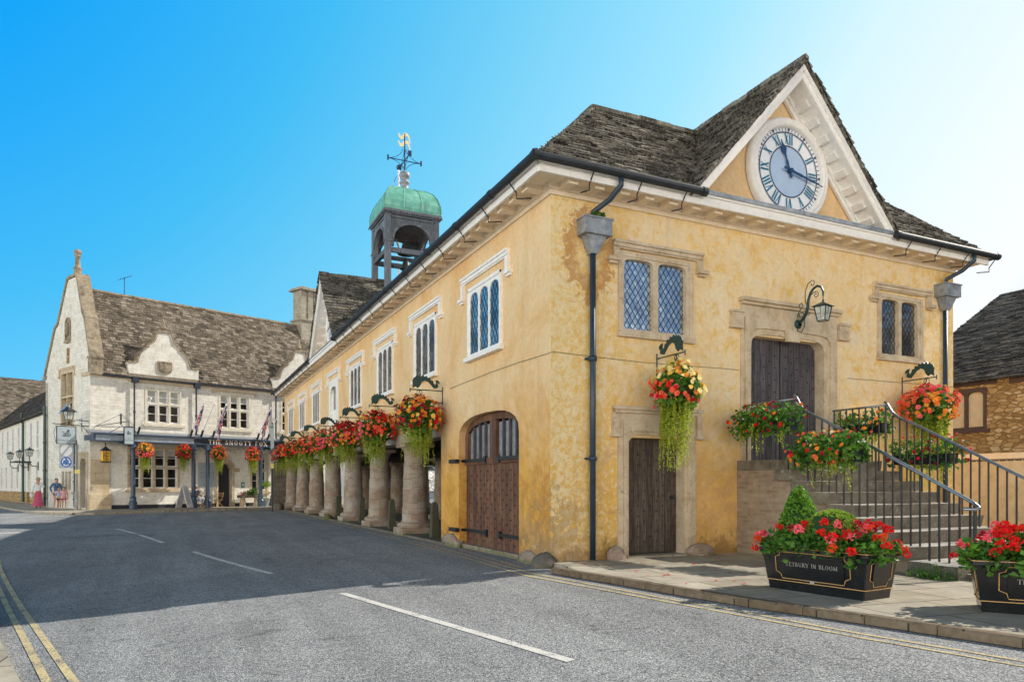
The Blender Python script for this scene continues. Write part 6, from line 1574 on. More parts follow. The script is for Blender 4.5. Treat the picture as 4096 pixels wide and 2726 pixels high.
def figure(lab, x, y, z, rz, H_, top, bottom, hair, pose, skirt=None, hat=False, long=False, legs='skin', heel='ink'):
    # local: faces -y, feet on z=0
    o = thing('person', lab, 'person', (x, y, z), None, rz); k = H_/1.7
    hx, sx = .09*k, .17*k
    LA = pose.get('l', [(.22, 0, 1.15), (.23, -.04, .9)]); RA = pose.get('r', [(-.22, 0, 1.15), (-.23, -.04, .9)]); st = pose.get('st', .05)
    N = [(0, 0, .92*k, .13*k, .1*k), (0, 0, 1.1*k, .115*k, .09*k), (0, 0, 1.32*k, .15*k, .095*k), (0, 0, 1.43*k, .06*k), (0, 0, 1.5*k, .05*k),
         (sx, 0, 1.4*k, .06*k), (LA[0][0]*k, LA[0][1]*k, LA[0][2]*k, .042*k), (LA[1][0]*k, LA[1][1]*k, LA[1][2]*k, .028*k),
         (-sx, 0, 1.4*k, .06*k), (RA[0][0]*k, RA[0][1]*k, RA[0][2]*k, .042*k), (RA[1][0]*k, RA[1][1]*k, RA[1][2]*k, .028*k),
         (hx, 0, .84*k, .085*k), (hx, -.03*k-st*.4, .48*k, .056*k), (hx, -st, .09*k, .036*k), (hx, -st-.13*k, .03*k, .03*k),
         (-hx, 0, .84*k, .085*k), (-hx, -.02*k+st*.4, .48*k, .056*k), (-hx, st, .09*k, .036*k), (-hx, st-.13*k, .03*k, .03*k)]
    Ed = chain(0, 1, 2, 3, 4)+chain(3, 5, 6, 7)+chain(3, 8, 9, 10)+chain(0, 11, 12, 13, 14)+chain(0, 15, 16, 17, 18)
    person_skin('body', legs, N, Ed, o)
    S = [(a[0], a[1], a[2], a[3]*1.12, (a[4] if len(a) > 4 else a[3])*1.2) for a in N]
    e1 = Vector(N[5][:3]).lerp(Vector(N[6][:3]), pose.get('sl', .8)); e2 = Vector(N[8][:3]).lerp(Vector(N[9][:3]), pose.get('sl', .8))
    T_ = [S[0][:2]+(.88*k,)+S[0][3:], S[1], S[2], (0, 0, 1.43*k, .07*k), S[5], (e1.x, e1.y, e1.z, .062*k), S[8], (e2.x, e2.y, e2.z, .062*k)]
    Te = chain(0, 1, 2, 3)+chain(2, 4, 5)+chain(2, 6, 7)
    if pose.get('long'): T_ += [N[7][:3]+(.042*k,), N[10][:3]+(.042*k,), (N[6][0], N[6][1], N[6][2], .058*k), (N[9][0], N[9][1], N[9][2], .058*k)]; Te += [(5, 10), (10, 8), (7, 11), (11, 9)]
    person_skin('top', top, T_, Te, o)
    if skirt:
        m = MB(); n = 22; P = []; F = []
        prof = [(.13, .98), (.16, .86), (.19, .6), (.24, .3), (.31, .1)] if skirt == 'long' else [(.13, .96), (.15, .9), (.17, .78), (.18, .66)]
        for r, zz in prof:
            for j in range(n): t = 2*pi*j/n; rr = r*k*(1+.09*math.sin(j*2.4)*(1-zz)); P.append((rr*math.cos(t), rr*math.sin(t)*.8, zz*k))
        for i in range(len(prof)-1):
            for j in range(n): F.append((i*n+j, i*n+(j+1) % n, (i+1)*n+(j+1) % n, (i+1)*n+j))
        m.add(P, F); m.build('skirt', bottom, o, local=True, smooth=True)
    else:
        f = pose.get('short', .5); kn = lambda a, b: tuple(Vector(N[a][:3]).lerp(Vector(N[b][:3]), f))
        person_skin('shorts', bottom, [(0, 0, .93*k, .14*k, .12*k), (hx, 0, .82*k, .1*k), kn(11, 12)+(.08*k,), (-hx, 0, .82*k, .1*k), kn(15, 16)+(.08*k,)], chain(0, 1, 2)+chain(0, 3, 4), o)
    h = head(o, 0, -.01, 1.6*k, .105*k if H_ > 1.4 else .1*k*1.18, hair, long)
    if hat: m = MB(); m.lathe([(.24*k, 1.655*k), (.23*k, 1.665*k), (.11*k, 1.68*k), (.105*k, 1.76*k), (.03*k, 1.79*k)], 0, 0, 16); m.build('hat', 'straw', h, local=True, smooth=True); m = MB(); m.lathe([(.117*k, 1.685*k), (.115*k, 1.72*k)], 0, 0, 16); m.build('hat_band', 'ink', h, local=True)
    for a, b in ((6, 7), (9, 10)): p = Vector(N[b][:3]); hand(o, p.x, p.y, p.z, p-Vector(N[a][:3]), k)
    m = MB()
    for s, a in ((1, 14), (-1, 18)): p = N[a]; m.ball((p[0], p[1]+.05*k, .035*k), .055*k, 8, (.8, 1.9, .65))
    m.build('shoes', heel, o, local=True, smooth=True)
    return o
fz = R(-20)
w_ = figure('woman in straw hat, white blouse and long pink skirt', -13.4, 39.35, .115, R(10), 1.74, 'cloth_white', 'cloth_pink', 'hair_dark', {'l': [(.26, -.12, 1.2), (.05, -.2, 1.48)], 'r': [(-.25, 0, 1.15), (-.3, -.05, .9)], 'long': 1}, skirt='long', hat=True)
bg = MB(); bg.ball((0, 0, -.12), .12, 10, (.8, .5, 1.2)); bg.tube([(-.05, 0, -.02), (0, 0, .12), (.05, 0, -.02)], .008, 4); o = bg.build('carrier_bag', 'cloth_white', None, local=True, smooth=True); o.location = (-13.72, 39.2, .98); tag(o, 'small white carrier bag held by the woman in the pink skirt', 'bag')
figure('adult in a long-sleeved denim shirt with long dark hair, behind the two children', -12.2, 37.1, .115, R(15), 1.72, 'cloth_denim', 'cloth_denim', 'hair_dark', {'l': [(.26, .02, 1.15), (.2, -.14, .98)], 'r': [(-.3, .06, 1.18), (-.24, -.06, .95)], 'long': 1, 'short': .45}, long=True, heel='cloth_white')
figure('child in a blue and purple tie-dye shirt and navy shorts', -11.9, 35.6, .115, R(10), 1.22, 'tie_dye', 'cloth_navy', 'hair_dark', {'sl': .7, 'st': .1}, heel='cloth_white')
figure('child in a pale pink shirt and magenta shorts', -11.62, 35.3, .115, R(10), 1.24, 'cloth_rose', 'cloth_magenta', 'hair_dark', {'sl': .7, 'st': .12}, heel='cloth_white')
# seated man
x, y = at(5.42, .7); o = thing('person', 'grey-haired person in navy top and white trousers sitting on a folding chair', 'person', (x, y, .115), None, R(20+25))
N = [(0, 0, .5, .14, .12), (0, .03, .75, .13, .11), (0, .04, .95, .16, .1), (0, .02, 1.06, .06), (0, 0, 1.14, .05), (.18, .03, 1.02, .06), (.24, -.06, .78, .045), (.1, -.3, .72, .03), (-.18, .03, 1.02, .06), (-.24, -.06, .78, .045), (-.08, -.3, .74, .03),
     (.1, -.08, .5, .09), (.12, -.44, .5, .065), (.11, -.48, .1, .04), (.11, -.62, .04, .035), (-.1, -.08, .5, .09), (-.1, -.44, .52, .065), (-.02, -.55, .12, .04), (-.0, -.7, .08, .035)]
person_skin('body', 'skin', N, chain(0, 1, 2, 3, 4)+chain(3, 5, 6, 7)+chain(3, 8, 9, 10)+chain(0, 11, 12, 13, 14)+chain(0, 15, 16, 17, 18), o)
person_skin('top', 'cloth_navy', [(0, 0, .52, .16, .14), (0, .03, .75, .15, .13), (0, .04, .96, .18, .12), (0, .02, 1.06, .07), (.19, .03, 1.02, .075), (.23, -.03, .87, .065), (-.19, .03, 1.02, .075), (-.23, -.03, .87, .065)], chain(0, 1, 2, 3)+chain(2, 4, 5)+chain(2, 6, 7), o)
person_skin('trousers', 'cloth_white', [(0, 0, .5, .16, .14), (.1, -.08, .5, .11), (.12, -.44, .5, .085), (.11, -.47, .25, .07), (-.1, -.08, .5, .11), (-.1, -.44, .52, .085), (-.06, -.5, .28, .07)], chain(0, 1, 2, 3)+chain(0, 4, 5, 6), o)
h = head(o, 0, -.02, 1.24, .115, 'hair_grey'); m = MB(); m.box(-.08, .08, -.125, -.1, 1.24, 1.275); m.build('sunglasses', 'ink', h, local=True)
hand(o, .1, -.3, .72, (-.3, -1, 0)); hand(o, -.08, -.3, .74, (.3, -1, 0)); m = MB(); m.ball((.11, -.58, .04), .05, 8, (.9, 2, .7)); m.ball((0, -.66, .07), .05, 8, (.9, 2, .7)); m.build('shoes', 'wood_tan', o, local=True, smooth=True)
def folding_chair(x, y, rz, lab):
    o = thing('folding_chair', lab, 'chair', (x, y, .115), 'wooden folding chairs at the cafe table', rz)
    m = MB()
    for i in range(5): m.box(-.2, .2, -.2+i*.085, -.13+i*.085, .43, .45)
    m.build('seat', 'wood_tan', o, local=True); m = MB()
    for i in range(3): m.box(-.2, .2, .2+i*.01, .22+i*.01, .62+i*.1, .69+i*.1)
    m.build('backrest', 'wood_tan', o, local=True)
    for s in (-1, 1):
        m = MB(); m.tube([(s*.21, -.22, 0), (s*.21, .12, .55), (s*.21, .24, .9)], .016, 4); m.build('leg', 'wood_tan', o, local=True); m = MB(); m.tube([(s*.18, .24, 0), (s*.18, -.2, .44)], .016, 4); m.build('leg', 'wood_tan', o, local=True)
    return o
folding_chair(x, y, R(45), 'wooden folding chair with a grey-haired person sitting on it')
x2, y2 = at(6.85, .55); folding_chair(x2, y2, R(20-80), 'empty wooden folding chair by the inn entrance')
x3, y3 = at(6.25, .62); o = thing('cafe_table', 'small wooden folding cafe table outside the inn', 'table', (x3, y3, .115), None, R(20))
m = MB(); m.lathe([(.3, .7), (.3, .73)], 0, 0, 18); m.build('tabletop', 'wood_tan', o, local=True)
for s in (-1, 1):
    for t in (-1, 1): m = MB(); m.tube([(-.26*t, .2*s, 0), (.24*t, .2*s, .7)], .016, 4); m.build('leg', 'wood_tan', o, local=True)
m = MB(); m.lathe([(.035, .85), (.035, .98), (.04, 1.0)], x3+.02, y3, 10); o = m.build('cup', 'ink', None); tag(o, 'dark cup standing on the cafe table', 'cup')
# A-board
x, y = at(4.35, 1.55); o = thing('advertising_board', 'white arched A-shaped pavement board outside the inn', 'A-board', (x, y, .115), None, R(20+42))
for s in (-1, 1):
    T_ = lambda a, b, c, s=s: (a, s*(.36*(1-b/1.35))+c*s, b)
    m = MB(); m.panel(arch(-.34, .34, .04, 1.1, .26, 10), [arch(-.28, .28, .22, 1.05, .2, 10)], .02, 0, T_); p = m.build('panel', 'white_gloss', o, local=True)
    m = MB(); m.prism(arch(-.28, .28, .22, 1.05, .2, 10), .012, .004, T_); m.build('poster', 'sheet_white', p, local=True)
    if s < 0: m = MB(); letters(m, 'THE', T_, 0, .95, .07, .025); letters(m, 'SNOOTY', T_, 0, .82, .08, .025); letters(m, 'FOX', T_, 0, .7, .08, .025); [m.fbox(T_, -.18, .18, .36+i*.07, .375+i*.07, .013, .02) for i in range(4)]; m.build('lettering', 'sign_grey', p, local=True, uv=False)
# planters by the inn
x, y = at(10.0+.15, 1.5); x, y = at(9.55, 1.25); o = thing('potted_tree', 'small clipped bay tree in a grey pot by the right canopy column', 'plant', (x, y, .115))
m = MB(); m.lathe([(.15, .115), (.22, .56), (.24, .6), (.2, .6), (.18, .5)], x, y, 14); m.build('pot', 'lead_sheet', o); m = MB(); m.tube([(x, y, .5), (x+.01, y, .95), (x, y, 1.35)], .02, 6); m.build('trunk', 'wood_tan', o)
m = MB(); rg = random.Random(71); leaf_ball(m, (x, y, 1.5), (.36, .36, .24), 420, .07, rg, .2); m.build('crown', 'leaf_boxlight', o, uv=False); m = MB(); leaf_ball(m, (x, y, .62), (.2, .2, .06), 90, .05, rg); m.build('underplanting', 'leaf_lime', o, uv=False)
x, y = at(8.9, .5); o = thing('stone_trough', 'stone trough of leafy plants on two mushroom bases under the right inn window', 'planter', (x, y, .115), None, R(20)); m = MB(); m.box(-.75, .75, -.2, .2, .55, .72); m.build('trough', 'dark_stone', o, local=True)
for s in (-.45, .45): m = MB(); m.lathe([(.22, 0), (.2, .1), (.14, .45), (.16, .55)], s, 0, 12); m.build('pedestal', 'hotel_ashlar', o, local=True)
m = MB(); leaf_ball(m, (.1, 0, .85), (.7, .25, .22), 380, .08, rg, .2); leaf_ball(m, (.3, 0, 1.0), (.3, .2, .25), 200, .08, rg, .2); m.build('foliage', 'leaf_green', o, local=True, uv=False); m = MB(); leaf_ball(m, (-.45, 0, .78), (.3, .24, .15), 160, .06, rg, .4); m.build('dark_flowers', 'fl_crimson', o, local=True, uv=False)

# flags on the canopy
def union(m, f, ln=1.5, ht=.95, seed=0):
    rg = random.Random(seed); NX, NY = 26, 18
    def col(s, t):
        X, Y = s*2-1, (t*2-1)
        if abs(X) < .07 or abs(Y) < .1: return 0
        if abs(X) < .14 or abs(Y) < .2: return 2
        d = abs(abs(X)-abs(Y))
        return 0 if d < .06 else (2 if d < .2 else 1)
    P = [[f(i/NX, j/NY) for i in range(NX+1)] for j in range(NY+1)]
    for j in range(NY):
        for i in range(NX): m.mi = col((i+.5)/NX, (j+.5)/NY); m.quad(P[j][i], P[j][i+1], P[j+1][i+1], P[j+1][i])
fl = [(2.07, 0), (4.99, 1), (5.61, 0), (6.31, 1), (9.14, 1), (9.82, 0), (10.75, 1)]
nm_ = ['first', 'second', 'third', 'fourth', 'fifth', 'sixth', 'seventh']
for i, (u, hasf) in enumerate(fl):
    b = HF(u, 4.42, .95); t = HF(u+.16, 6.27, 2.2)
    o = thing('flag_staff', ('slanting staff with a furled union flag, ' if hasf else 'bare slanting white flag staff, ')+nm_[i]+' from the left on the inn canopy', 'flag', tuple(b), 'flag staffs on the inn canopy')
    m = MB(); m.tube([b, t], .028, 6); m.ball(t, .05, 8, (1, 1, 1.6)); m.build('pole', 'white_gloss', o, uv=False)
    m = MB(); m.tube([HF(u, 4.3, .9), HF(u+.02, 4.75, 1.15)], .06, 6); m.tube([HF(u-.2, 4.3, .6), HF(u, 4.5, 1.0)], .02, 4); m.build('bracket', 'black_iron', o, uv=False)
    if hasf:
        m = MB(); d = Vector(t)-Vector(b); ph = i*1.3
        def ff_(s, q, b=b, d=d, ph=ph):
            p = Vector(b)+d*(.95-.6*q*(1-.0*s)); w = .26*s
            g = Vector(b)+d*(.95-.6*q)
            dn = s*(.35+.75*(q)); side = .05*math.sin(s*14+ph+q*2)
            return g+Vector((HU.x*side+HG.x*-.06*math.sin(s*11+ph), HU.y*side+HG.y*-.06*math.sin(s*11+ph), -dn*.9-.02))
        union(m, ff_); m.build('flag', ['flag_red', 'flag_blue', 'flag_white'], o, uv=False)
m = MB()
def ff2(s, q): return Vector((3.5-.05-.16*math.sin(q*3)*1-.1*s, 21.65+.06*math.sin(s*9), 16.2-1.1*q-.35*s))
union(m, ff2); m.build('flag', ['flag_red', 'flag_blue', 'flag_white'], fp, uv=False)

# signs and lamps near the inn corner
def fox(m, f, a, b, s, c):
    # a loose line drawing of an animal seated in a basket, with a hat
    for pts in ([(-.5, -.45), (.5, -.45), (.42, -.1), (-.6, -.05), (-.5, -.45)], [(-.45, -.05), (-.35, .2), (-.2, .3), (-.15, .1), (0, .05), (.2, -.05)], [(.1, 0), (.35, .15), (.55, .3), (.6, .2)], [(-.35, .05), (-.15, -.05), (.1, .05), (.2, -.1)], [(-.5, -.3), (.5, -.3)], [(-.3, -.42), (-.2, -.1)], [(.1, -.42), (.15, -.1)]):
        m.tube([f(a+x*s, b+y*s, c) for x, y in pts], .012*s*2, 4)
    m.prism([(a-.42*s, b+.36*s), (a-.1*s, b+.4*s), (a-.14*s, b+.46*s), (a-.2*s, b+.62*s), (a-.34*s, b+.58*s), (a-.38*s, b+.44*s)], c, c+.01, f); m.prism([(a-.3*s, b+.2*s), (a-.02*s, b+.28*s), (a-.2*s, b+.36*s), (a-.34*s, b+.34*s)], c, c+.01, f)
# projecting sign with lamp on the gable end; board is seen face on
G0 = H(0, .15, 0); pd = -HU        # projects from the gable end
sgn = thing('projecting_sign', 'pale blue inn sign hung from an iron arm on the gable end', 'sign', tuple(G0))
PJ = lambda a, b, c: G0+pd*a+Vector((0, 0, b))+HG*(-c)    # a outwards, board faces the street front
m = MB(); m.tube([PJ(0, 5.0, 0), PJ(.5, 5.02, 0)], .02, 5); m.tube([PJ(.0, 4.72, 0), PJ(1.75, 4.78, 0)], .025, 5); m.tube([PJ(.35, 5.1, 0), PJ(.35, 4.4, 0)], .02, 5); m.tube([PJ(.35, 5.1, 0), PJ(1.3, 4.8, 0)], .018, 5); m.tube([PJ(.0, 4.3, 0), PJ(.45, 4.9, 0)], .018, 5)
m.build('bracket', 'black_iron', sgn, uv=False)
m = MB(); m.fbox(PJ, .65, 1.55, 3.72, 4.66, -.03, .03); p = m.build('board', 'sign_pale', sgn)
m = MB(); fox(m, PJ, 1.1, 4.28, .34, .04); letters(m, 'SNOOTY FOX', lambda a, b, c: PJ(2.2-a, b, c), 1.1, 3.84, .1, .035); m.build('lettering', 'ink', p, uv=False)
m = MB(); m.panel(rect(.63, 1.57, 3.7, 4.68), [rect(.66, 1.54, 3.73, 4.65)], .04, -.04, PJ); m.tube([PJ(1.6, 4.7, 0), PJ(1.68, 4.3, 0), PJ(1.6, 3.8, 0)], .015, 4); m.build('board_frame', 'black_iron', p)
ln = thing('wall_lantern', 'black tapered lantern above the projecting sign on the gable end', 'lantern', tuple(PJ(1.05, 5.9, 0)))
q = PJ(.98, 0, 0); lantern_body(ln, q.x, q.y, 5.66, 1.25, 'black_iron'); m = MB(); m.tube([(q.x, q.y, 4.78), (q.x, q.y, 4.95)], .06, 6); m.lathe([(.44, 5.46), (.2, 5.6), (.08, 5.72), (.03, 5.82)], q.x, q.y, 4); m.build('lantern_cap', 'black_iron', ln, uv=False)
# second hanging sign over the canopy
sg2 = thing('hanging_sign', 'narrow pale inn sign hanging from a diamond iron bracket over the canopy', 'sign', tuple(HF(1.4, 4.7, 1.5)))
m = MB(); m.tube([HF(.3, 4.75, 0), HF(1.35, 5.0, 1.55), HF(1.35, 4.72, 1.6)], .022, 5); m.tube([HF(.5, 4.72, .1), HF(1.62, 4.72, 1.5)], .018, 5); m.tube([HF(1.05, 5.4, 1.3), HF(1.05, 4.8, 1.3)], .05, 5); m.tube([HF(.2, 4.7, 0), HF(1.05, 5.38, 1.3), HF(1.62, 4.75, 1.55)], .015, 4); m.tube([HF(.6, 4.3, .6), HF(1.1, 4.75, 1.4)], .018, 5); m.build('bracket', 'slate_dark', sg2, uv=False)
m = MB(); m.fbox(HF, 1.13, 1.6, 3.74, 4.66, 1.5, 1.56); p = m.build('board', 'sign_pale', sg2); m = MB(); fox(m, HF, 1.37, 4.35, .2, 1.565); letters(m, 'THE', HF, 1.37, 4.02, .05, 1.565); letters(m, 'SNOOTY FOX', HF, 1.37, 3.92, .06, 1.565, .06); m.build('lettering', 'ink', p, uv=False)
m = MB(); m.panel(rect(1.1, 1.63, 3.71, 4.69), [rect(1.13, 1.6, 3.74, 4.66)], 1.57, 1.49, HF); m.tube([HF(1.13+i*.05, 3.68-.05*math.sin(i*pi/10), 1.53) for i in range(11)], .02, 4); m.build('board_frame', 'black_iron', p)
# yellow star lantern
sl_ = thing('star_lantern', 'yellow lantern shaped sign with three black stars on the corner pier', 'sign', tuple(HF(.62, 3.2, .4)))
m = MB(); m.fbox(HF, .45, .8, 2.8, 3.35, .25, .55); p = m.build('case', 'sign_yellow', sl_)
m = MB()
for z in (2.9, 3.07, 3.24):
    S = []
    for i in range(10): r = .06 if i % 2 == 0 else .026; t = pi/2+i*pi/5; S.append((.68+r*math.cos(t), z+r*math.sin(t)))
    m.prism(S, .556, .553, HF)
m.tube([HF(.53+.05*math.cos(t*pi/8), 3.07+.2*math.sin(t*pi/8), .556) for t in range(16)], .008, 4, closed=True); m.tube([HF(.53+.02*math.cos(t*pi/8), 3.12+.06*math.sin(t*pi/8), .556) for t in range(16)], .008, 4, closed=True)
m.build('stars', 'ink', p, uv=False)
m = MB(); m.panel(rect(.44, .81, 2.76, 3.38), [rect(.455, .605, 2.79, 3.36), rect(.625, .795, 2.79, 3.36)], .562, .551, HF); m.hexa([HF(.4, 3.38, .2), HF(.85, 3.38, .2), HF(.85, 3.38, .6), HF(.4, 3.38, .6), HF(.58, 3.6, .36), HF(.66, 3.6, .36), HF(.66, 3.6, .44), HF(.58, 3.6, .44)]); m.tube([HF(.62, 3.6, .4), HF(.62, 3.85, .4)], .03, 5); m.fbox(HF, .42, .83, 2.74, 2.8, .22, .58); m.build('cap', 'ink', p)
# traffic sign on its post (mini roundabout + end of limit)
gx_, gy_ = -10.95, 34.4
ts = thing('traffic_sign', 'grey backed post with a round blue mini roundabout sign below a white striped disc', 'traffic sign', (gx_, gy_, .115))
cr_ = Vector((.9036, -.4283, 0)); cfw = Vector((.4283, .9036, 0))
nrm = Vector((-.35, -.94, 0)).normalized(); tng = Vector((.94, -.35, 0)).normalized()
PC = Vector((gx_, gy_, 0))-tng*.52
TS = lambda a, b, c: PC+tng*a+nrm*c+Vector((0, 0, b))
m = MB(); m.tube([(gx_, gy_, .1), (gx_, gy_, 3.9)], .05, 8); m.tube([(gx_, gy_, 2.55), TS(.1, 2.7, -.03)], .03, 6); m.tube([(gx_, gy_, 3.85), TS(-.3, 3.95, .0)], .02, 6); m.tube([(gx_, gy_, .1), (gx_, gy_, 1.1)], .08, 10); m.build('post', 'sign_grey', ts)
m = MB(); m.fbox(TS, -.36, .36, 2.4, 3.7, -.02, .0); pl = m.build('backing_plate', 'sign_grey', ts)
m = MB(); m.disc(TS, 0, 3.38, [(.31, .006)], 32); m.fbox(TS, -.5, .55, 3.93, 3.99, -.1, .1); m.build('white_disc', 'sheet_white', pl, uv=False); m = MB(); m.quad(TS(-.26, 3.14, .012), TS(-.18, 3.08, .012), TS(.26, 3.62, .012), TS(.18, 3.68, .012)); m.build('stripe', 'sign_grey', pl, uv=False)
m = MB(); m.disc(TS, 0, 2.73, [(.33, .004), (.31, .005)], 32, False); m.disc(TS, 0, 2.73, [(.31, .006)], 32)
m.build('white_ring', 'sheet_white', pl, uv=False); m = MB(); m.disc(TS, 0, 2.73, [(.305, .009)], 32); m.build('blue_disc', 'sign_blue', pl, uv=False)
m = MB()
for k_ in range(3):
    t0 = R(90+120*k_-15); n = 6; r_ = .19
    for i in range(n):
        a, b = t0-R(70)*i/n, t0-R(70)*(i+1)/n
        m.quad(*[TS(r*math.cos(t), 2.73+r*math.sin(t), .013) for r, t in ((r_-.025, a), (r_+.025, a), (r_+.025, b), (r_-.025, b))])
    e = t0-R(70); m.quad(*[TS(r*math.cos(t), 2.73+r*math.sin(t), .013) for r, t in ((r_-.065, e), (r_+.065, e), (r_, e-R(28)))])
m.build('arrows', 'sheet_white', pl, uv=False)
m = MB(); m.fbox(lambda a, b, c: TS(a+.62, b, c), -.14, .14, 2.1, 2.32, .06, .08); m.build('yellow_notice', 'note_yellow', ts)
# parking sign post by the hall corner
px_, py_ = -1.12, 30.6
ps = thing('sign_post', 'slim dark post with narrow stacked plates at the far corner of the hall', 'sign post', (px_, py_, 0))
nn_ = Vector((-.2, -.98, 0)).normalized(); tt_ = Vector((.98, -.2, 0)).normalized(); PP = lambda a, b, c: Vector((px_, py_, 0))+tt_*a+nn_*c+Vector((0, 0, b))
m = MB(); m.tube([(px_, py_, 0), (px_, py_, 4.95)], .045, 8); m.build('post', 'slate_dark', ps)
for z0, z1, mt, w in ((3.3, 4.85, 'sign_pale', .09), (2.75, 3.25, 'sign_pale', .09), (2.4, 2.7, 'note_yellow', .09)):
    m = MB(); m.fbox(PP, -w, w, z0, z1, .05, .07); p = m.build('plate', mt, ps)
    if mt == 'sign_pale': m = MB(); m.fbox(PP, -w*.8, w*.8, z0+.05, z0+.2, .071, .074); m.fbox(PP, -w*.6, w*.6, z1-.2, z1-.08, .071, .074); m.build('text_band', 'sign_maroon' if z0 < 3 else 'sign_green', p)

# ================================================================== WHITE ROW BEYOND THE HOTEL
A_ = Vector((-13.91, 45.86, 0)); D_ = Vector((-.29754, .95471, 0)); Mv = Vector((.95471, .29754, 0))
WB = lambda a, b, c: A_+D_*a-Mv*c+Vector((0, 0, b))
wr = thing('white_terrace', 'long cream painted terrace with green drainpipe and dark roof beyond the inn', 'building', tuple(A_))
ups = [(.57, 4.13, 6.04), (2.93, 4.0, 6.07), (5.4, 4.0, 6.05), (10.7, 4., 6.05), (13.3, 4., 6.05), (16, 4., 6.05), (18.8, 4., 6.05)]; dn = [(.7, 1.32, 3.13), (3.1, 1.31, 3.12), (11.3, 1.12, 3.05), (13.9, 1.1, 3.05), (16.8, 1.1, 3.05), (19.4, 1.1, 3.)]
m = MB(); m.panel([(-5, .95), (26, .95), (26, 6.4), (-5, 6.4)], [rect(a-.42, a+.42, lo, hi) for a, lo, hi in ups+dn]+[rect(5.5, 6.7, .96, 3.0)], 0, -.3, WB); m.build('wall', 'white_brick', wr)
m = MB(); m.panel([(-5, -.1), (5.5, -.1), (5.5, .949), (-5, .949)], [], .05, -.3, WB); m.panel([(6.7, -.1), (26, -.1), (26, .949), (6.7, .949)], [], .05, -.3, WB); m.build('plinth', 'rubble_gold', wr)
m = MB(); m.fbox(WB, 5.5, 6.7, .1, 3.0, -.3, -.2); m.build('door', 'sign_pale', wr)
for a, lo, hi in ups+dn:
    m = MB(); m.panel(rect(a-.42, a+.42, lo, hi), [rect(a-.36, a-.03, lo+.08, (lo+hi)/2-.03), rect(a+.03, a+.36, lo+.08, (lo+hi)/2-.03), rect(a-.34, a-.03, (lo+hi)/2+.03, hi-.08), rect(a+.03, a+.34, (lo+hi)/2+.03, hi-.08)], -.01, -.05, WB); m.fbox(WB, a-.5, a+.5, lo-.12, lo-.004, -.05, .1); o = m.build('window', 'white_gloss', wr)
    m = MB(); m.quad(WB(a-.38, lo+.04, -.04), WB(a+.38, lo+.04, -.04), WB(a+.38, hi-.04, -.04), WB(a-.38, hi-.04, -.04)); m.build('glass', 'dim_glass', o, uv=False)
m = MB(); m.quad(WB(-6, 6.38, .3), WB(26, 6.38, .3), WB(26, 9.7, -3.1), WB(-6, 9.7, -3.1)); m.quad(WB(-6, 6.38, -6.5), WB(26, 6.38, -6.5), WB(26, 9.7, -3.1), WB(-6, 9.7, -3.1)); m.fbox(WB, -6, 26, 6.3, 6.4, .0, .35); wro = m.build('roof', 'grey_tiles', wr)
m = MB(); tiles(m, WB(-6, 6.42, .35), D_, Mv*3.4+Vector((0, 0, 3.3)), [(0, 0), (32, 0), (32, 4.8), (0, 4.8)], .28, .4, .03, None, random.Random(3)); m.build('roof_tiles', 'grey_tiles', wro, uv=False)
m = MB(); m.tube([WB(8.1, 6.9, .15), WB(8.1, 6.4, .2), WB(7.7, 6.1, .15), WB(7.7, .2, .15)], .09, 8); m.build('downpipe', 'pipe_green', wr)
m = MB(); m.prism([(5.2, 3.1), (7.1, 3.1), (7.1, 3.2), (5.2, 3.2)], 1.0, 0, WB); m.build('door_canopy', 'slate_dark', wr)
for i, (a, lab) in enumerate(((2.4, 'nearest the inn'), (6.3, 'second from the inn'), (10.6, 'third from the inn'))):
    q = WB(a, 0, .55); o = thing('wall_lantern', 'black bracket lantern on the cream terrace, '+lab, 'lantern', (q.x, q.y, 3.7), 'lanterns along the terrace'); lantern_body(o, q.x, q.y, 4.05, 1.15, 'black_iron')
    m = MB(); m.tube([WB(a, 2.75, .02), WB(a, 2.8, .4), WB(a, 3.0, .55), WB(a, 3.45, .55)], .03, 5); m.tube([WB(a, 2.5, .03), WB(a, 3.1, .03)], .04, 5); m.build('bracket', 'black_iron', o, uv=False)
# rear house whose sunlit roof faces us
rh = thing('tiled_house', 'house with a sunlit brown stone tiled roof rising behind the cream terrace', 'house', (-40, 78, 0))
m = MB(); m.quad((-62, 66, 0), (-14, 84, 0), (-14, 84, 8.6), (-62, 66, 8.6)); m.quad((-14, 84, 0), (-17.5, 93, 0), (-17.5, 93, 14.0), (-14, 84, 8.6)); m.build('wall', 'hotel_ashlar', rh)
e0, e1 = Vector((-62, 65.7, 8.5)), Vector((-14, 83.7, 8.5)); up2 = Vector((-3.4, 9.2, 5.6))
m = MB(); m.quad(e0, e1, e1+up2, e0+up2); b2 = Vector((-6.8, 18.4, 0)); m.quad(e0+b2, e1+b2, e1+up2, e0+up2); ro_ = m.build('roof', 'hotel_tiles', rh)
m = MB(); tiles(m, e0, (e1-e0), up2, [(0, 0), (51, 0), (51, 11.3), (0, 11.3)], .3, .45, .04, None, random.Random(5)); m.build('roof_tiles', 'hotel_tiles', ro_, uv=False)

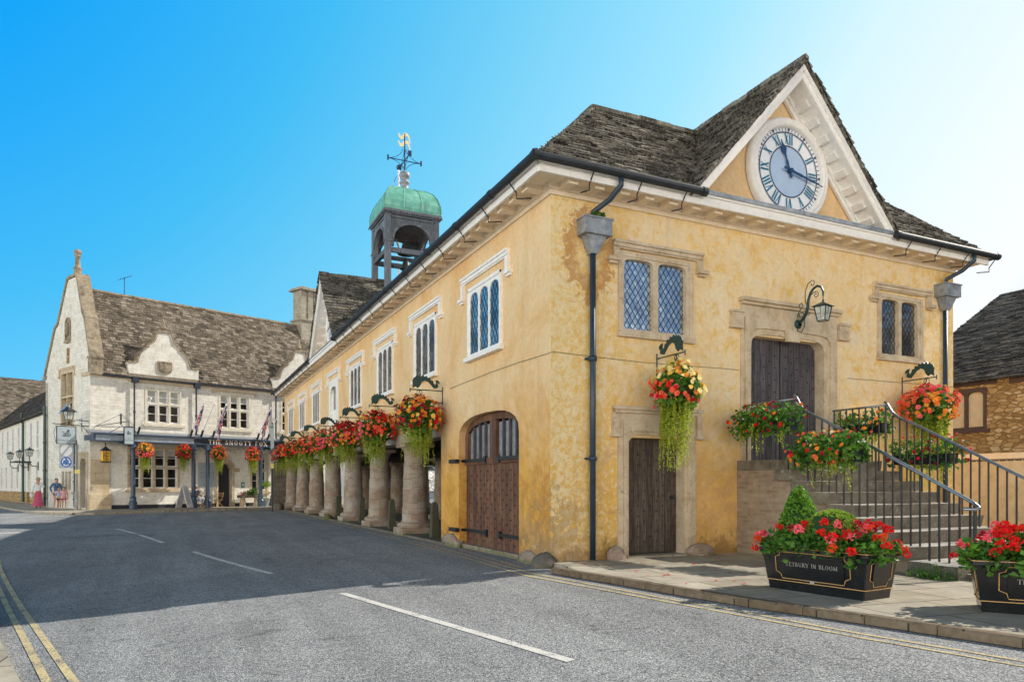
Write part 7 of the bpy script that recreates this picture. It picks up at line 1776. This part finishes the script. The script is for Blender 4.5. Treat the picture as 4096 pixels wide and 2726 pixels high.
# ================================================================== CAMERA, LIGHT, SKY
cam = bpy.data.cameras.new('camera'); co = bpy.data.objects.new('camera', cam); COL.objects.link(co)
co.location = (-6.19, -11.41, 1.5); co.rotation_euler = (pi/2, 0, R(-25.36)); cam.sensor_width = 36; cam.lens = 36*1650/2356; cam.shift_y = 330/2356; cam.clip_end = 3000
SC.camera = co
el, az = R(38), R(-4)          # sun from the right, a touch in front of the hall's front
sd_ = Vector((math.cos(el)*math.cos(az), math.cos(el)*math.sin(az), math.sin(el)))
su = bpy.data.lights.new('sun', 'SUN'); su.energy = 5.0; su.angle = R(.53); su.color = (1, .93, .82); so_ = bpy.data.objects.new('sun', su); COL.objects.link(so_)
so_.rotation_euler = sd_.to_track_quat('Z', 'Y').to_euler(); so_.location = (20, 0, 30)
W = bpy.data.worlds.new('World'); SC.world = W; W.use_nodes = True; nt = W.node_tree; nt.nodes.clear()
out = nt.nodes.new('ShaderNodeOutputWorld'); bgn = nt.nodes.new('ShaderNodeBackground'); sky = nt.nodes.new('ShaderNodeTexSky'); sky.sky_type = 'NISHITA'; sky.sun_disc = False
sky.sun_elevation = el; sky.sun_rotation = pi/2-az; sky.air_density = 1.0; sky.dust_density = .6; sky.ozone_density = 2.5
hs = nt.nodes.new('ShaderNodeHueSaturation'); hs.inputs['Saturation'].default_value = SKY_SAT; hs.inputs['Value'].default_value = 1.0
nt.links.new(sky.outputs[0], hs.inputs['Color'])
# summer sky: deep blue to the north-west, bleaching to bright haze towards the sun
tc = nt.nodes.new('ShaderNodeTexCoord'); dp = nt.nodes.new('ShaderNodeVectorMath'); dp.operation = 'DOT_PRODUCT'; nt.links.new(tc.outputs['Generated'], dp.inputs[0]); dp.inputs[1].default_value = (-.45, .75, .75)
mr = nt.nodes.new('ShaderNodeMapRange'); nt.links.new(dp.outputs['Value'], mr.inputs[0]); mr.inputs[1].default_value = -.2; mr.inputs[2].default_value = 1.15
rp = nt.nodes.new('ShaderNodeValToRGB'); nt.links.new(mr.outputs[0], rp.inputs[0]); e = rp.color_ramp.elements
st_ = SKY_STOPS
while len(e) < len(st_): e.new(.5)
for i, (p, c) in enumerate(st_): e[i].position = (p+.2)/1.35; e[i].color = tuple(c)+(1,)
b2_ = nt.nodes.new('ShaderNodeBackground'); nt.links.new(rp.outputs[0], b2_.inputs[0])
sz = nt.nodes.new('ShaderNodeSeparateXYZ'); nt.links.new(tc.outputs['Generated'], sz.inputs[0]); cap = nt.nodes.new('ShaderNodeMapRange'); cap.interpolation_type = 'SMOOTHSTEP'; nt.links.new(sz.outputs[2], cap.inputs[0])  # overhead sky, out of view, dimmed to cut the fill on the ground
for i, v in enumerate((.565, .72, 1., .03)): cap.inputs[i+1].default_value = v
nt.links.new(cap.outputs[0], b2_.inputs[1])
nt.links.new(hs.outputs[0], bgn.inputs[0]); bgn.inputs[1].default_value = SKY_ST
# added wall fill: warm band low behind and left, for light off unseen houses
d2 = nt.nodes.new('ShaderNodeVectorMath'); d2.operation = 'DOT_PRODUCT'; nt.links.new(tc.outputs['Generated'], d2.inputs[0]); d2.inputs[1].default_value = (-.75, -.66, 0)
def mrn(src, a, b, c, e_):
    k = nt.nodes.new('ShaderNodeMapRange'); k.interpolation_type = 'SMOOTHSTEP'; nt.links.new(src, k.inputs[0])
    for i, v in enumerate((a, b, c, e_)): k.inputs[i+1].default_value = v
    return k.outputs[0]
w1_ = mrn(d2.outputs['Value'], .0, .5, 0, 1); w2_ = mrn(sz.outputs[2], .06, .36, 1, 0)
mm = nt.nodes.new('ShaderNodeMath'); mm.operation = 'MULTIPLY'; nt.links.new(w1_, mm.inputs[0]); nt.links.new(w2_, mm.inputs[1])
m3 = nt.nodes.new('ShaderNodeMath'); m3.operation = 'MULTIPLY'; nt.links.new(mm.outputs[0], m3.inputs[0]); m3.inputs[1].default_value = FILL_GLOW
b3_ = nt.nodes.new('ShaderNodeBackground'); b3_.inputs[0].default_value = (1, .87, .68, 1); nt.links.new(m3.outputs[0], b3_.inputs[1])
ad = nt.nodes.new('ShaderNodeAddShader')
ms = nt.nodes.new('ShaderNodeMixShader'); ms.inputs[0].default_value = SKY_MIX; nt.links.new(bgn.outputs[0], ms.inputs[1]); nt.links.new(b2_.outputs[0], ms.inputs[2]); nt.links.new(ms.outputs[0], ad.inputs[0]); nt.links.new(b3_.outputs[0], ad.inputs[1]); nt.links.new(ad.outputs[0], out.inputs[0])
SC.view_settings.view_transform = 'Standard'; SC.view_settings.look = 'None'; SC.view_settings.exposure = 0
SC.cycles.max_bounces = 6; SC.cycles.diffuse_bounces = 4
